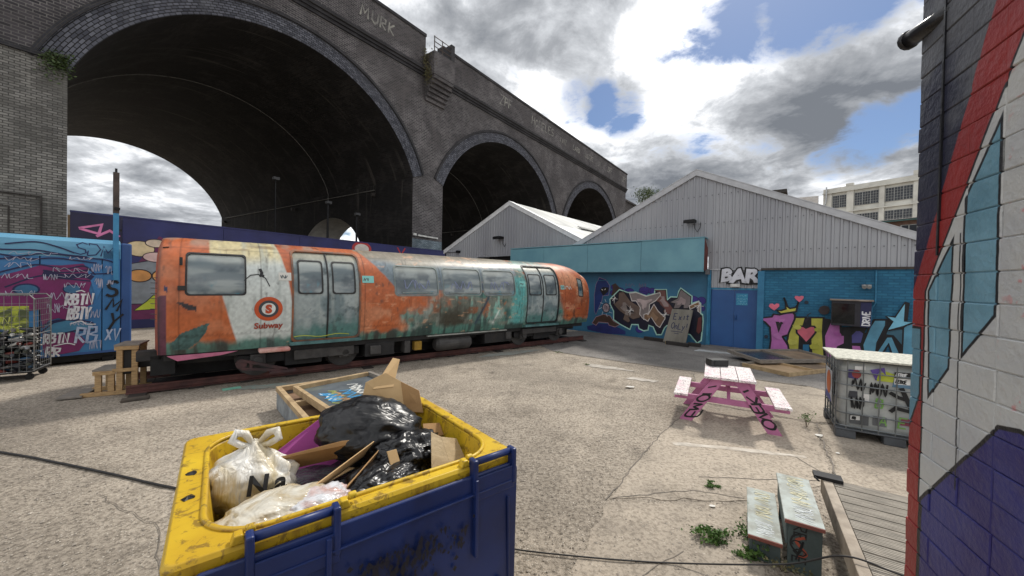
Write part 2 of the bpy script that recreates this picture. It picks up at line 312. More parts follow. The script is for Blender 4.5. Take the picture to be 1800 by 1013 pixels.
MUR={'A':{'bg':[[1.1,1.5],[1.52,1.92],[1.9,1.81],[2.22,1.84],[2.67,1.7],[2.99,1.8],[3.0,1.96],[3.44,1.97],[3.49,1.58],[3.61,1.7],[3.86,1.7],[3.9,1.92],[3.97,2.04],[4.37,1.75],[4.36,1.48],[4.59,1.57],[4.67,1.5],[4.68,1.13],[4.74,1.1],[4.77,0.86],[4.74,0.43],[4.72,0.15],[4.59,0.04],[4.46,0.18],[4.34,0.32],[3.92,0.41],[3.61,0.52],[3.5,0.59],[3.41,0.49],[3.3,0.21],[3.11,0.19],[2.97,0.48],[2.8,0.53],[2.77,0.34],[2.6,0.29],[2.4,0.36],[2.36,0.52],[2.09,0.5],[2.02,0.29],[1.6,0.46],[1.29,0.64],[1.28,1.0],[1.12,1.28]],'l1':[[1.49,1.8],[1.71,1.84],[2.01,1.47],[2.41,1.25],[2.48,1.01],[2.42,0.8],[2.14,0.71],[1.96,0.8],[2.03,0.63],[1.93,0.56],[1.7,0.68],[1.77,0.89],[1.55,1.02],[1.27,1.29],[1.48,1.48]],'l1h':[[1.84,1.32],[2.2,0.99],[1.95,0.96]],'l2':[[1.97,1.78],[2.25,1.82],[2.67,1.68],[3.2,1.85],[3.23,1.75],[3.04,1.52],[2.81,1.37],[2.79,1.03],[2.59,0.95],[2.59,0.75],[2.42,0.94],[2.44,1.21],[2.26,1.48],[2.08,1.47]],'l3':[[2.48,1.08],[2.76,0.96],[2.98,1.38],[3.15,1.12],[3.43,0.88],[3.23,0.49],[3.1,0.56],[2.86,0.9],[2.76,0.69],[2.52,0.81]],'l4':[[2.98,1.94],[3.42,1.95],[3.46,1.57],[3.75,1.23],[3.76,1.03],[3.41,1.01],[3.18,1.46],[3.04,1.52],[3.23,1.75],[3.2,1.85]],'l4h':[[3.24,1.39],[3.45,1.19],[3.28,1.13]],'l5':[[3.59,1.49],[3.86,1.65],[3.92,1.87],[3.98,2.0],[4.34,1.73],[4.33,1.48],[4.26,1.29],[4.08,1.28],[4.09,1.5],[3.93,1.27],[3.72,1.26],[3.78,1.45]],'l6':[[4.29,1.39],[4.6,1.56],[4.66,1.47],[4.67,1.16],[4.58,1.22],[4.6,1.43],[4.32,1.26]],'l7':[[4.59,0.97],[4.73,1.04],[4.73,0.49],[4.63,0.36],[4.54,0.47]],'hood':[[0.58,2.43],[0.9,2.32],[1.08,2.07],[1.03,1.67],[0.76,1.63],[0.72,1.41],[0.45,0.8],[0.37,0.94],[0.35,1.65],[0.42,2.13]],'face':[[0.61,1.88],[0.75,2.01],[1.04,2.0],[1.01,1.82],[0.78,1.63]],'arc':[[0.28,0.41],[0.46,0.69],[0.82,0.83],[1.13,0.78],[1.29,0.57],[1.56,0.45],[1.36,0.33],[1.09,0.38],[1.04,0.48],[0.59,0.48],[0.47,0.32]],'smoke':[[1.18,2.11],[1.33,2.19],[1.48,2.05],[1.67,1.87],[1.49,1.8],[1.31,1.61],[1.15,1.68],[1.22,1.9]],'arch':[[0.01,0.24],[0.59,0.42],[0.99,0.44],[1.56,0.31],[1.83,0.2],[1.83,0.06],[0.92,-0.0],[0.06,0.09]]},'B':{'P':[[6.48,1.1],[6.83,1.18],[6.87,1.27],[7.03,1.26],[7.23,1.33],[7.37,1.35],[7.42,1.29],[7.42,1.15],[7.32,0.84],[7.26,0.64],[7.12,0.57],[7.27,0.31],[7.32,0.04],[6.78,-0.01],[6.82,0.43],[6.79,0.84],[6.66,0.99]],'Ph':[[6.96,1.01],[7.09,1.02],[7.02,0.72]],'crown':[[6.96,1.4],[7.06,1.29],[7.45,1.39],[7.5,1.7],[7.43,1.52],[7.29,1.48],[7.23,1.53],[7.13,1.82],[7.19,1.46],[7.07,1.4]],'H1':[[7.43,1.21],[7.69,1.23],[7.64,0.97],[7.56,0.67],[7.55,0.07],[7.32,0.04],[7.25,0.43],[7.27,0.69],[7.36,1.0]],'Hb':[[7.69,1.23],[7.8,1.23],[7.84,0.05],[7.52,0.04],[7.56,0.62],[7.63,0.97]],'Hc':[[7.64,0.38],[7.79,0.4],[7.8,0.06],[7.64,0.06]],'H2':[[7.8,1.23],[8.11,1.25],[8.1,0.82],[8.16,0.05],[7.86,0.02],[7.82,0.5]],'heart':[[7.72,0.44],[7.59,0.6],[7.48,0.73],[7.47,0.86],[7.53,0.94],[7.63,0.95],[7.7,0.9],[7.81,0.97],[7.9,0.97],[7.95,0.88],[7.93,0.78],[7.83,0.6]],'heart1':[[6.89,1.39],[6.79,1.46],[6.74,1.52],[6.77,1.6],[6.84,1.61],[6.89,1.57],[6.94,1.62],[7.01,1.61],[7.02,1.54],[6.96,1.46]],'heart2':[[7.52,1.69],[7.44,1.77],[7.4,1.83],[7.42,1.88],[7.48,1.88],[7.51,1.86],[7.56,1.89],[7.62,1.88],[7.62,1.82],[7.58,1.75]],'dot':[[7.98,1.47],[8.03,1.58],[8.12,1.62],[8.21,1.59],[8.25,1.49],[8.21,1.38],[8.12,1.34],[8.03,1.37]],'dot2':[[7.64,1.68],[7.66,1.74],[7.7,1.75],[7.74,1.73],[7.75,1.67],[7.71,1.64],[7.67,1.64]],'dot3':[[6.64,0.52],[6.66,0.58],[6.72,0.59],[6.75,0.54],[6.73,0.47],[6.66,0.46]]},'C':{'bk1':[[8.09,1.23],[8.27,1.22],[8.18,0.73],[8.17,0.04],[8.11,0.03]],'E':[[8.27,1.17],[8.49,1.14],[8.51,0.77],[8.6,0.78],[8.6,0.52],[8.45,0.41],[8.43,0.22],[8.43,-0.02],[8.17,0.02],[8.13,0.7]],'bk2':[[8.49,0.99],[9.08,1.1],[8.99,0.82],[8.72,0.51],[8.71,0.3],[8.42,0.29],[8.45,0.41],[8.6,0.52],[8.6,0.78],[8.51,0.77]],'N1':[[8.72,0.79],[8.82,0.94],[8.92,0.95],[9.01,0.87],[8.96,0.57],[8.73,0.54]],'N2':[[8.73,0.51],[8.94,0.52],[8.99,0.32],[8.75,0.32]],'A1':[[9.2,1.27],[9.44,1.29],[9.44,1.13],[9.28,0.63],[9.26,0.31],[9.0,0.3],[8.97,0.54],[9.11,1.06]],'bk3':[[9.19,1.3],[9.64,1.32],[9.75,1.07],[9.76,0.49],[9.72,0.4],[9.57,0.84],[9.45,0.85],[9.27,0.4],[9.28,0.63],[9.44,1.13],[9.44,1.27],[9.2,1.27]],'A2':[[9.26,0.36],[9.45,0.82],[9.57,0.84],[9.73,0.38],[9.58,0.29],[9.5,0.63],[9.37,0.3]],'A2h':[[9.49,1.05],[9.75,1.05],[9.75,0.64],[9.66,0.78],[9.59,0.88],[9.45,0.89]],'A3':[[9.76,1.15],[10.0,1.27],[10.02,0.27],[9.75,0.33],[9.76,0.77]],'starS':[[9.4,1.39],[9.6,1.41],[9.78,1.82],[9.87,1.78],[9.84,1.29],[9.93,1.28],[9.76,1.08],[9.48,0.98],[9.55,1.23]],'star':[[9.45,1.39],[9.61,1.36],[9.78,1.75],[9.77,1.27],[9.93,1.27],[9.75,1.15],[9.48,1.02],[9.58,1.26]]}}

# ================================================================== GROUND
def ground_mat(name, c, c2, chip, chipc, bumpS, wear):
    m_, T, b = base(name); v = T.n('ShaderNodeTexCoord').outputs['Object']
    big = T.noise(v, .35, 7, .6, .3); mid = T.noise(T.vmath('ADD', v, (4, 8, 1)), 2.1, 7, .65); fin = T.noise(v, 26, 6, .7)
    cc = T.mix(T.ramp(big, .36, .64), lin(c), lin(c2))
    cc = T.mix(T.math('MULTIPLY', T.ramp(mid, .5, .72), .55), cc, lin(wear))
    cc = T.mix(T.math('MULTIPLY', T.ramp(fin, .45, .60), .3+.5*bumpS), cc, T.mix(1.0, cc, (.34, .33, .32), 'MULTIPLY'))
    vo = T.n('ShaderNodeTexVoronoi'); T.l(T.vmath('ADD', v, T.vmath('SCALE', T.n('ShaderNodeTexNoise').outputs[1], .01)), vo.inputs['Vector']); vo.inputs['Scale'].default_value = 34
    sp = T.math('MULTIPLY', T.ramp(vo.outputs['Distance'], .34, .12), T.ramp(T.sep(vo.outputs['Color'])[0], 1-chip, 1-chip+.1))
    cc = T.mix(T.math('MULTIPLY', sp, .75), cc, lin(chipc))
    st = T.noise(T.vmath('ADD', v, (1, 2, 7)), .55, 8, .68, .9)
    cc = T.mix(T.math('MULTIPLY', T.ramp(st, .53, .68), .6), cc, T.mix(1.0, cc, (.50, .49, .48), 'MULTIPLY'))
    T.l(cc, b.inputs['Base Color']); b.inputs['Roughness'].default_value = .92; b.inputs['Specular IOR Level'].default_value = .25
    cl2 = T.noise(T.vmath('ADD', v, (7, 1, 3)), 9.5, 5, .68)
    cc = T.mix(T.math('MULTIPLY', T.ramp(cl2, .44, .62), bumpS*.5), cc, T.mix(1.0, cc, (.52, .51, .50), 'MULTIPLY'))
    T.l(cc, b.inputs['Base Color'])
    h = T.math('ADD', T.math('MULTIPLY', fin, 1.0), T.math('MULTIPLY', sp, .35)); h = T.math('ADD', h, T.math('MULTIPLY', T.noise(v, 90, 3), .4))
    T.l(T.bump(h, bumpS, .035), b.inputs['Normal']); return m_
g_rough = ground_mat('rough_concrete', (194, 182, 166), (160, 150, 137), .4, (220, 211, 197), .8, (130, 122, 112))
g_smooth = ground_mat('smooth_concrete', (186, 174, 158), (158, 148, 135), .18, (196, 186, 172), .35, (128, 120, 110))
g_grey = ground_mat('grey_concrete', (138, 134, 130), (112, 109, 106), .1, (158, 152, 146), .35, (94, 91, 88))
mb = MB(); mb.add([(-600, -300, 0), (600, -300, 0), (600, 1500, 0), (-600, 1500, 0)], [(0, 1, 2, 3)])
ground = kind(mb.build('ground', g_rough), 'structure')
def ragged(pts, step=.12, amp=.03):
    out = []
    for i, a in enumerate(pts):
        b = pts[(i+1) % len(pts)]; n = max(2, int(math.dist(a, b)/step))
        for k in range(n):
            t = k/n; j = 0 if k == 0 else amp
            out.append((a[0]+(b[0]-a[0])*t+random.uniform(-j, j), a[1]+(b[1]-a[1])*t+random.uniform(-j, j)))
    return out
def sheet(pts, z, mt, nm='concrete_slab', amp=.03):
    q = ragged(pts, amp=amp); mb = MB(); n = len(q)
    mb.add([(x, y, z) for x, y in q]+[(x, y, -.02) for x, y in q], [tuple(range(n))]+[(i, i+n, (i+1) % n+n, (i+1) % n) for i in range(n)])
    return mb.build(nm, mt, ground)
sheet([(1.0, 3.62), (2.13, 5.19), (3.40, 6.66), (4.75, 5.75), (3.55, 4.02), (2.42, 3.62)], .006, g_smooth)
sheet([(-.35, 1.2), (.98, 3.56), (2.40, 3.56), (1.75, 2.4), (1.2, 1.2)], .005, g_smooth)
sheet([(3.46, 6.72), (4.45, 8.9), (6.4, 7.9), (6.9, 6.0), (4.80, 5.80)], .006, g_smooth)
sheet([(3.62, 3.98), (4.80, 5.70), (6.95, 5.9), (7.2, 2.6), (3.3, 3.4)], .005, g_smooth)
sheet([(1.35, 11.55), (2.61, 10.48), (4.25, 9.38), (6.45, 7.98), (7.0, 6.1), (12, 5.2), (13.4, 7.6), (9.8, 11.2), (3.2, 16.9), (0.4, 14.2)], .005, g_grey, amp=.06)
# cracks, joints
crk = mat('crack_dirt', (118, 109, 99), (94, 88, 80), bump=.5)
def crack(pts, wd):
    q = ragged(pts+pts[::-1][1:-1], .1, .018)[:max(3, int(sum(math.dist(pts[i], pts[i+1]) for i in range(len(pts)-1))/.1))]
    mb = MB(); stroke(mb, q, wd, lambda x, y, o: (x, y, o), .0095); mb.build('crack', crk, ground)
crack([(.95, 3.58), (2.13, 5.19), (3.42, 6.68)], .012); crack([(1.3, 11.5), (2.6, 10.45), (4.25, 9.35), (6.4, 7.95)], .05)
crack([(1.0, 3.6), (1.9, 3.78), (2.45, 3.6)], .009); crack([(2.1, 4.05), (3.55, 4.0), (3.6, 4.7)], .010)
crack([(3.45, 6.7), (4.8, 5.75), (3.58, 4.0)], .016); crack([(-3.9, 3.5), (-2.9, 3.05), (-2.2, 2.3)], .007)
crack([(4.8, 5.75), (6.9, 5.95)], .016); crack([(4.42, 8.9), (3.44, 6.72)], .012); crack([(1.4, 2.9), (.4, 2.3), (-.1, 1.7)], .006)
crack([(5.4, 9.9), (7.4, 11.2)], .015); crack([(2.6, 10.45), (4.8, 12.2), (5.6, 13.9)], .012)
def stain(pts, c, c2, z=.0078, amp=.05):
    q = ragged(pts, .1, amp); mb = MB(); mb.add([(x, y, z+random.uniform(0, .0004)) for x, y in q], [tuple(range(len(q)))]); mb.build('paint_stain', mat('stain_%d_%d' % (c[0], c[2]), c, c2, scale=6, rough=.9, bump=.6, bscale=60, dirt=.5, dirtc=(126, 118, 108)), ground)
stain([(-5.0, 6.9), (-4.4, 7.1), (-4.0, 7.5), (-4.7, 7.35), (-5.3, 7.05)], (128, 146, 138), (140, 136, 126))
stain([(-.9, 10.3), (.2, 10.9), (1.1, 11.8), (.4, 11.6), (-.7, 10.8)], (146, 152, 146), (140, 134, 124))
stain([(1.9, 9.5), (2.5, 9.2), (3.1, 9.0), (2.6, 9.5), (2.1, 9.8)], (186, 180, 170), (160, 152, 142))
stain([(2.2, 4.85), (3.0, 4.72), (3.7, 4.55), (3.72, 4.62), (3.0, 4.82), (2.2, 4.95)], (206, 199, 188), (180, 170, 156), amp=.02)
stain([(2.6, 8.3), (3.1, 8.0), (3.3, 8.15), (2.8, 8.45)], (196, 190, 180), (166, 158, 148))
stain([(6.0, 12.1), (6.9, 11.6), (7.2, 11.8), (6.3, 12.4)], (190, 196, 198), (150, 148, 144))
# loose chippings, too many to count
mb = MB()
oct_f = [(0, 1, 4), (1, 2, 4), (2, 3, 4), (3, 0, 4), (1, 0, 5), (2, 1, 5), (3, 2, 5), (0, 3, 5)]
for _ in range(6500):
    r_ = 1.2+6.5*random.random()**1.3; a = R_(random.uniform(-62, 50)); x, y = r_*math.sin(a), r_*math.cos(a)
    s_ = random.uniform(.004, .011)*(1.6 if random.random() < .06 else 1); t = random.uniform(0, 6.3)
    c_, n_ = math.cos(t), math.sin(t)
    vs = [(x+c_*s_*1.3, y+n_*s_*1.3, .006), (x-n_*s_, y+c_*s_, .006), (x-c_*s_*1.1, y-n_*s_*1.1, .006), (x+n_*s_*.9, y-c_*s_*.9, .006), (x, y, .006+s_*.7), (x, y, .001)]
    mb.add(vs, oct_f)
chips = kind(mb.build('loose_chippings', mat('chippings', (190, 180, 166), (120, 112, 103), scale=9)), 'stuff'); tag(chips, 'loose stone chippings scattered over the concrete yard', 'gravel')

# ================================================================== VIADUCT   local x along it, y into it
VROT = math.atan2(.7965, .6046); V0 = (-17.52, 13.30, 0)
vd = thing('brick_viaduct', 'tall dark brick railway viaduct with three round arches behind the yard', 'viaduct', V0, VROT)
b_face = brick('viaduct_brick', (96, 91, 95), (52, 50, 55), (136, 133, 130), bh=.115, bw=.31, msize=.016, soot=.5, sootc=(40, 38, 40), streak=.12, pale=.25, palec=(138, 130, 128), big=.16)
b_ring = brick('ring_brick', (112, 114, 124), (62, 64, 74), (30, 30, 32), bw=.24, bh=.115, soot=.2, pale=.25, palec=(136, 138, 142), msize=.016)
b_trim = brick('blue_brick', (64, 64, 70), (48, 48, 54), (78, 76, 74), soot=.4)
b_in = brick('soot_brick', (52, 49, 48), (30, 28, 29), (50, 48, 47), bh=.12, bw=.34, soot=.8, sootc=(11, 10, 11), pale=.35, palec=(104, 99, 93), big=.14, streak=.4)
b_white = brick('whitewashed_brick', (160, 158, 152), (112, 111, 107), (84, 82, 79), bh=.09, bw=.24, soot=.6, sootc=(70, 68, 65), big=.2, streak=.35, pale=.3, palec=(182, 180, 172), msize=.014)
ZS, ZC, ZT = 9.6, 15.2, 17.2
AR = [(.95, 16.9), (19.75, 36.4), (39.3, 55.4)]
def arch_pts(a, b, zs, zc, n=48, grow=0.0):
    c = (a+b)/2; hw = (b-a)/2; rise = zc-zs; Rr = (hw*hw+rise*rise)/(2*rise); zc0 = zc-Rr; th = math.asin(min(1, hw/Rr))
    if rise > hw: th = math.pi-th
    return [(c+(Rr+grow)*math.sin(-th+2*th*i/n), zc0+(Rr+grow)*math.cos(-th+2*th*i/n)) for i in range(n+1)], Rr, th
def quadstrip(mb, A, B, uvA, uvB):
    n = len(A); mb.add(list(A)+list(B), [(i, i+1, n+i+1, n+i) for i in range(n-1)], list(uvA)+list(uvB))
face = MB()
def wallrect(mb, s0, s1, z0, z1, y=0.0, k=1): mb.add([(s0, y, z0), (s1, y, z0), (s1, y, z1), (s0, y, z1)], [(0, 1, 2, 3)], [(s0, z0), (s1, z0), (s1, z1), (s0, z1)])
prev = -8.0
for a, b in AR+[(59.0, None)]:
    wallrect(face, prev, a, 0, ZT); 
    if b is None: break
    pts, Rr, th = arch_pts(a, b, ZS, ZC)
    quadstrip(face, [(x, 0, z) for x, z in pts], [(x, 0, ZT) for x, z in pts], pts, [(x, ZT) for x, z in pts])
    prev = b
face.add([(59, 0, 0), (59, 27, 0), (59, 27, ZT+3), (59, 0, ZT+3)], [(0, 1, 2, 3)], [(0, 0), (27, 0), (27, ZT+3), (0, ZT+3)])
face.build('spandrel_wall', b_face, vd)
SH, DP, BZS, BZC = -4.15, 27.0, 8.5, 14.2
def jamb_x(s, D): return s+SH*D/DP
for i, (a, b) in enumerate(AR):
    pts, Rr, th = arch_pts(a, b, ZS, ZC); bpts, _, _ = arch_pts(a+SH, b+SH, BZS, BZC)
    L = [0]
    for k in range(1, len(pts)): L.append(L[-1]+math.dist(pts[k], pts[k-1]))
    mb = MB(); nd = 6
    for j in range(nd):
        t0, t1 = j/nd, (j+1)/nd
        f = lambda t: [(p[0]*(1-t)+q[0]*t, DP*t, p[1]*(1-t)+q[1]*t) for p, q in zip(pts, bpts)]
        quadstrip(mb, f(t0), f(t1), [(DP*t0, l) for l in L], [(DP*t1, l) for l in L])
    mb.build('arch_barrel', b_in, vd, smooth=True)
    # jamb walls, the first pier pierced by a round-headed cross passage
    for side, s in ((0, a), (1, b)):
        mb = MB(); pierced = (i == 0 and side == 1) or (i == 1 and side == 0)
        Ds = [0, 5.0]+[9.05+4.05*math.sin(-math.pi/2+math.pi*k/20) for k in range(1, 20)]+[13.1, 20, 27] if pierced else [0, 9, 18, 27]
        for k in range(len(Ds)-1):
            q = []
            inside = pierced and Ds[k] > 4.99 and Ds[k+1] < 13.11
            for D in (Ds[k], Ds[k+1]):
                top = ZS+(BZS-ZS)*D/DP
                lo = (3.2+4.07*math.sqrt(max(0, 1-((D-9.05)/4.05)**2))) if inside else 0
                q.append((D, lo, top))
            (D0, l0, t0), (D1, l1, t1) = q
            mb.add([(jamb_x(s, D0), D0, l0), (jamb_x(s, D1), D1, l1), (jamb_x(s, D1), D1, t1), (jamb_x(s, D0), D0, t0)], [(0, 1, 2, 3)], [(D0, l0), (D1, l1), (D1, t1), (D0, t0)])
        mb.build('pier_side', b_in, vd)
    # voussoir ring and hood mould
    for nm, g0, g1, pr, mt in (('arch_ring', -.004, .84, .05, b_ring), ('hood_mould', .84, 1.0, .15, b_trim)):
        A, Ra, _ = arch_pts(a, b, ZS, ZC, 64, g0); B, Rb, _ = arch_pts(a, b, ZS, ZC, 64, g1); al = [Rr*th*2*k/64 for k in range(65)]
        mb = MB()
        quadstrip(mb, [(x, -pr, z) for x, z in A], [(x, -pr, z) for x, z in B], [(l, 0) for l in al], [(l, g1-g0) for l in al])
        quadstrip(mb, [(x, .01, z) for x, z in A], [(x, -pr, z) for x, z in A], [(l, 0) for l in al], [(l, pr) for l in al])
        quadstrip(mb, [(x, -pr, z) for x, z in B], [(x, .01, z) for x, z in B], [(l, 0) for l in al], [(l, pr) for l in al])
        mb.build(nm, mt, vd)
def uvbox(mb, x0, x1, y0, y1, z0, z1):
    for q in (((x0, y0, z0), (x1, y0, z0), (x1, y0, z1), (x0, y0, z1)), ((x0, y0, z1), (x1, y0, z1), (x1, y1, z1), (x0, y1, z1)), ((x0, y1, z0), (x1, y1, z0), (x1, y0, z0), (x0, y0, z0)),
              ((x0, y1, z0), (x0, y0, z0), (x0, y0, z1), (x0, y1, z1)), ((x1, y0, z0), (x1, y1, z0), (x1, y1, z1), (x1, y0, z1)), ((x1, y1, z0), (x0, y1, z0), (x0, y1, z1), (x1, y1, z1))):
        k = 0 if abs(q[0][0]-q[1][0]) > 1e-6 else 1
        mb.add(q, [(0, 1, 2, 3)], [(p[k]+(p[1] if abs(q[0][2]-q[2][2]) < 1e-6 else 0), p[2]) for p in q])
RF0, RF1 = 17.75, 19.75
mb = MB()
for s0, s1 in ((-8, RF0), (RF1, 59.1)):
    for z0, z1, pr in ((17.18, 17.36, .10), (17.36, 17.54, .20), (17.54, 17.72, .30)): uvbox(mb, s0, s1, -pr, .3, z0, z1)
mb.build('string_course', b_trim, vd)
mb = MB(); uvbox(mb, -8, RF0-.002, -.14, .45, 17.72, 20.02); uvbox(mb, RF1+.002, 59.1, -.14, .45, 17.72, 20.02); mb.build('parapet', b_face, vd)
mb = MB(); uvbox(mb, -8, RF0+.02, -.22, .5, 20.02, 20.22); uvbox(mb, RF1-.35, 59.15, -.22, .5, 20.02, 20.22); mb.build('coping', b_trim, vd)
mb = MB()
for k in range(6): uvbox(mb, RF0+.05-.0*k, RF1-.05, -.18*(k+1), .2, 15.5+.27*k, 15.5+.27*(k+1)-.02*(k < 5))
uvbox(mb, RF0, RF1, -1.12, .2, 17.1, 18.75); mb.build('refuge', b_face, vd)
mb = MB(); uvbox(mb, RF1-.35, RF1, -1.1, .4, 18.75, 20.0); mb.build('refuge_pier', b_trim, vd)
mb = MB()
for z in (19.05, 19.4, 19.75): mb.tube([(RF0, -1.05, z), (RF1-.35, -1.05, z)], .03, 6)
for s in (RF0+.05, RF0+.8): mb.tube([(s, -1.05, 18.7), (s, -1.05, 19.8)], .035, 6)
mb.build('railing', mat('rusty_iron', (88, 78, 72), (60, 50, 46), metal=.3, rough=.7), vd)
mb = MB(); mb.box(-8, 59, .3, 27, 17.3, 17.7); mb.box(-8, 59, 26.6, 27, 14.6, 20); mb.build('track_bed', b_trim, vd)  # unseen deck slab, added to close a light leak and cast shadows
# cross passage lining
pas = MB(); N = 28
for k in range(N):
    q = []
    for kk in (k, k+1):
        t = -math.pi/2+math.pi*kk/N; D = 9.05+4.05*math.sin(t); z = 3.2+4.07*math.cos(t)
        q += [(jamb_x(16.9, D), D, z), (jamb_x(19.75, D), D, z)]
    pas.add([q[0], q[1], q[3], q[2]], [(0, 1, 2, 3)])
for D in (5.0, 13.1): pas.add([(jamb_x(16.9, D), D, 0), (jamb_x(19.75, D), D, 0), (jamb_x(19.75, D), D, 3.2), (jamb_x(16.9, D), D, 3.2)], [(0, 1, 2, 3)])
pas.build('passage_lining', mat('pale_render', (176, 174, 168), (150, 148, 144), dirt=.3, scale=1.5), vd, smooth=True)
# left pier: whitewashed, a little proud, with an iron frame
mb = MB(); uvbox(mb, -8, .95, -.14, .05, 0, 9.95); mb.build('whitewashed_pier', b_white, vd)
mb = MB(); uvbox(mb, -8, .6, -.24, .05, 9.95, 10.1); mb.build('pier_ledge', b_trim, vd)
ir = mat('old_pipe', (70, 66, 62), (50, 46, 44), metal=.2, rough=.7)
mb = MB(); mb.tube([(-3, -.2, 4.9), (.35, -.2, 4.9), (.35, -.2, 0)], .035, 6); mb.tube([(-3, -.2, 4.45), (-.35, -.2, 4.45), (-.35, -.2, 0)], .03, 6); mb.build('wall_conduit', ir, vd)
cw = mat('pale_conduit', (126, 124, 118), (96, 94, 90), rough=.6)
for i in (0, 1):
    a, b = AR[i]; t = 9.2/DP; p0, _, _ = arch_pts(a, b, ZS, ZC, 40, -.08); p1, _, _ = arch_pts(a+SH, b+SH, BZS, BZC, 40, -.08)
    q = [(x*(1-t)+u*t, 9.2, z*(1-t)+v*t) for (x, z), (u, v) in zip(p0, p1)]
    e_ = q[-1]; q[-1] = (e_[0]-.05, e_[1], e_[2]); q.append((e_[0]-.05, 9.2, 7.5))
    mb = MB(); mb.tube(q, .022, 6); mb.build('arch_conduit', cw, vd)
    mb = MB(); mb.tube([(jamb_x(b, D)-.08, D, 9.15-.03*D) for D in (3.8, 12, 18, 18.3, 26)], .03, 6)
    mb.build('lighting_conduit', cw, vd)
    for D in (3.8, 14, 26): mb = MB(); mb.box(jamb_x(b, D)-.3, jamb_x(b, D)-.05, D-.1, D+.1, 8.65-.03*D, 8.9-.03*D); mb.build('vault_light', ir, vd)
mb = MB(); mb.bar((16.95, -.1, 5.5), (17.2, -.1, 5.5), .12, .16); mb.bar((17.35, -.1, 5.47), (19.25, -.1, 5.43), .08, .11); mb.build('tube_light', mat('white_plastic', (214, 214, 210), rough=.5), vd)
mb = MB(); uvbox(mb, 16.92, 19.73, -.03, .0, 3, 5.2); mb.build('painted_pier_foot', brick('blue_washed_brick', (150, 166, 176), (110, 128, 140), (80, 86, 92), soot=.4), vd)
# chalked lettering high on the parapet
vfn = lambda s, z, o: (s, -.14-o, z)
for txt, s, h, wd in (('MURK', 12.6, .95, .14), ('ZPF', 26.4, 1.0, .17), ('HOPELES', 31.6, 1.0, .15), ('KINZ', 37.4, .7, .12), ('LARD', 40.6, .7, .12), ('NOTRE', 44.0, .75, .12), ('DI', 48.0, .75, .13), ('ZPF', 51.2, .9, .16), ('ZPF', 57.0, .9, .16)):
    mb = MB(); letters(mb, txt, s, 18.62, h*.8, wd*.75, vfn, .006); mb.build('painted_letters', mat('chalk_white', (150, 148, 140), (92, 90, 90), scale=2, dirt=.5, dirtc=(80, 76, 76)), vd)
# lower wall running on past the end of the viaduct
mb = MB(); uvbox(mb, 59.2, 78, 1.0, 2.0, 0, 16.4); uvbox(mb, 59.2, 78, .8, 2.2, 16.402, 16.7); mb.build('retaining_wall', b_face, vd)

# ivy and weeds rooted in the brickwork
def leafm(name, c, c2): return mat(name, c, c2, scale=9, rough=.6, bump=0)
lf_green = leafm('ivy_leaf', (74, 92, 44), (44, 58, 30)); lf_dry = leafm('dry_leaf', (112, 106, 72), (70, 70, 44)); lf_weed = leafm('weed_leaf', (86, 118, 50), (52, 80, 32)); twig = mat('twig', (92, 78, 60), (64, 54, 42))
def leaves(mb, pts, s0, s1, nrm=None):
    for p in pts:
        s_ = random.uniform(s0, s1); a = Vector((random.gauss(0, 1), random.gauss(0, 1), random.gauss(0, .6))).normalized(); b = a.cross(Vector((random.gauss(0, 1), random.gauss(0, 1), random.gauss(0, 1)))).normalized()
        p = Vector(p); mb.add([p-a*s_, p+b*s_*.55+a*s_*.1, p+a*s_, p-b*s_*.55+a*s_*.1], [(0, 1, 2, 3)])
def plant(name, label, loc, n, sx, sy, sz, s0, s1, mt, droop=0.0, stems=6, cat='plant', group=None, rz=0.0):
    t = thing(name, label, cat, loc, rz, group); mb = MB(); pts = []
    cl = [(random.gauss(0, sx*.5), random.gauss(0, sy*.5), random.uniform(.1, 1)*sz) for _ in range(max(5, n//60))]
    for _ in range(n):
        c = random.choice(cl); q = [c[0]+random.gauss(0, sx*.25), c[1]+random.gauss(0, sy*.25), c[2]+random.gauss(0, abs(sz)*.14)]
        q[2] -= droop*abs(random.gauss(0, 1)); 
        if sz > 0 and not droop: q[2] = max(.01, q[2])
        pts.append(q)
    leaves(mb, pts, s0, s1); mb.build('foliage', mt, t)
    mb = MB()
    for c in cl[:stems]: mb.tube([(c[0]*.1, c[1]*.1, 0), (c[0]*.5, c[1]*.5, c[2]*.55), c], [s0*.5, s0*.35, s0*.2], 5)
    mb.build('stem', twig, t); return t
def vloc(s, D, z): 
    c_, s_ = math.cos(VROT), math.sin(VROT); return (V0[0]+s*c_-D*s_, V0[1]+s*s_+D*c_, z)
plant('ivy_plant', 'scrappy green plant rooted on the ledge of the whitewashed brick pier', vloc(.62, -.3, 9.85), 700, .42, .25, .45, .03, .07, lf_green, droop=.3, rz=VROT)
plant('ivy_plant', 'dry ivy hanging from the brick refuge on the viaduct parapet', vloc(17.7, -.5, 16.8), 900, .35, .45, 1.9, .03, .09, lf_dry, droop=.25, rz=VROT)

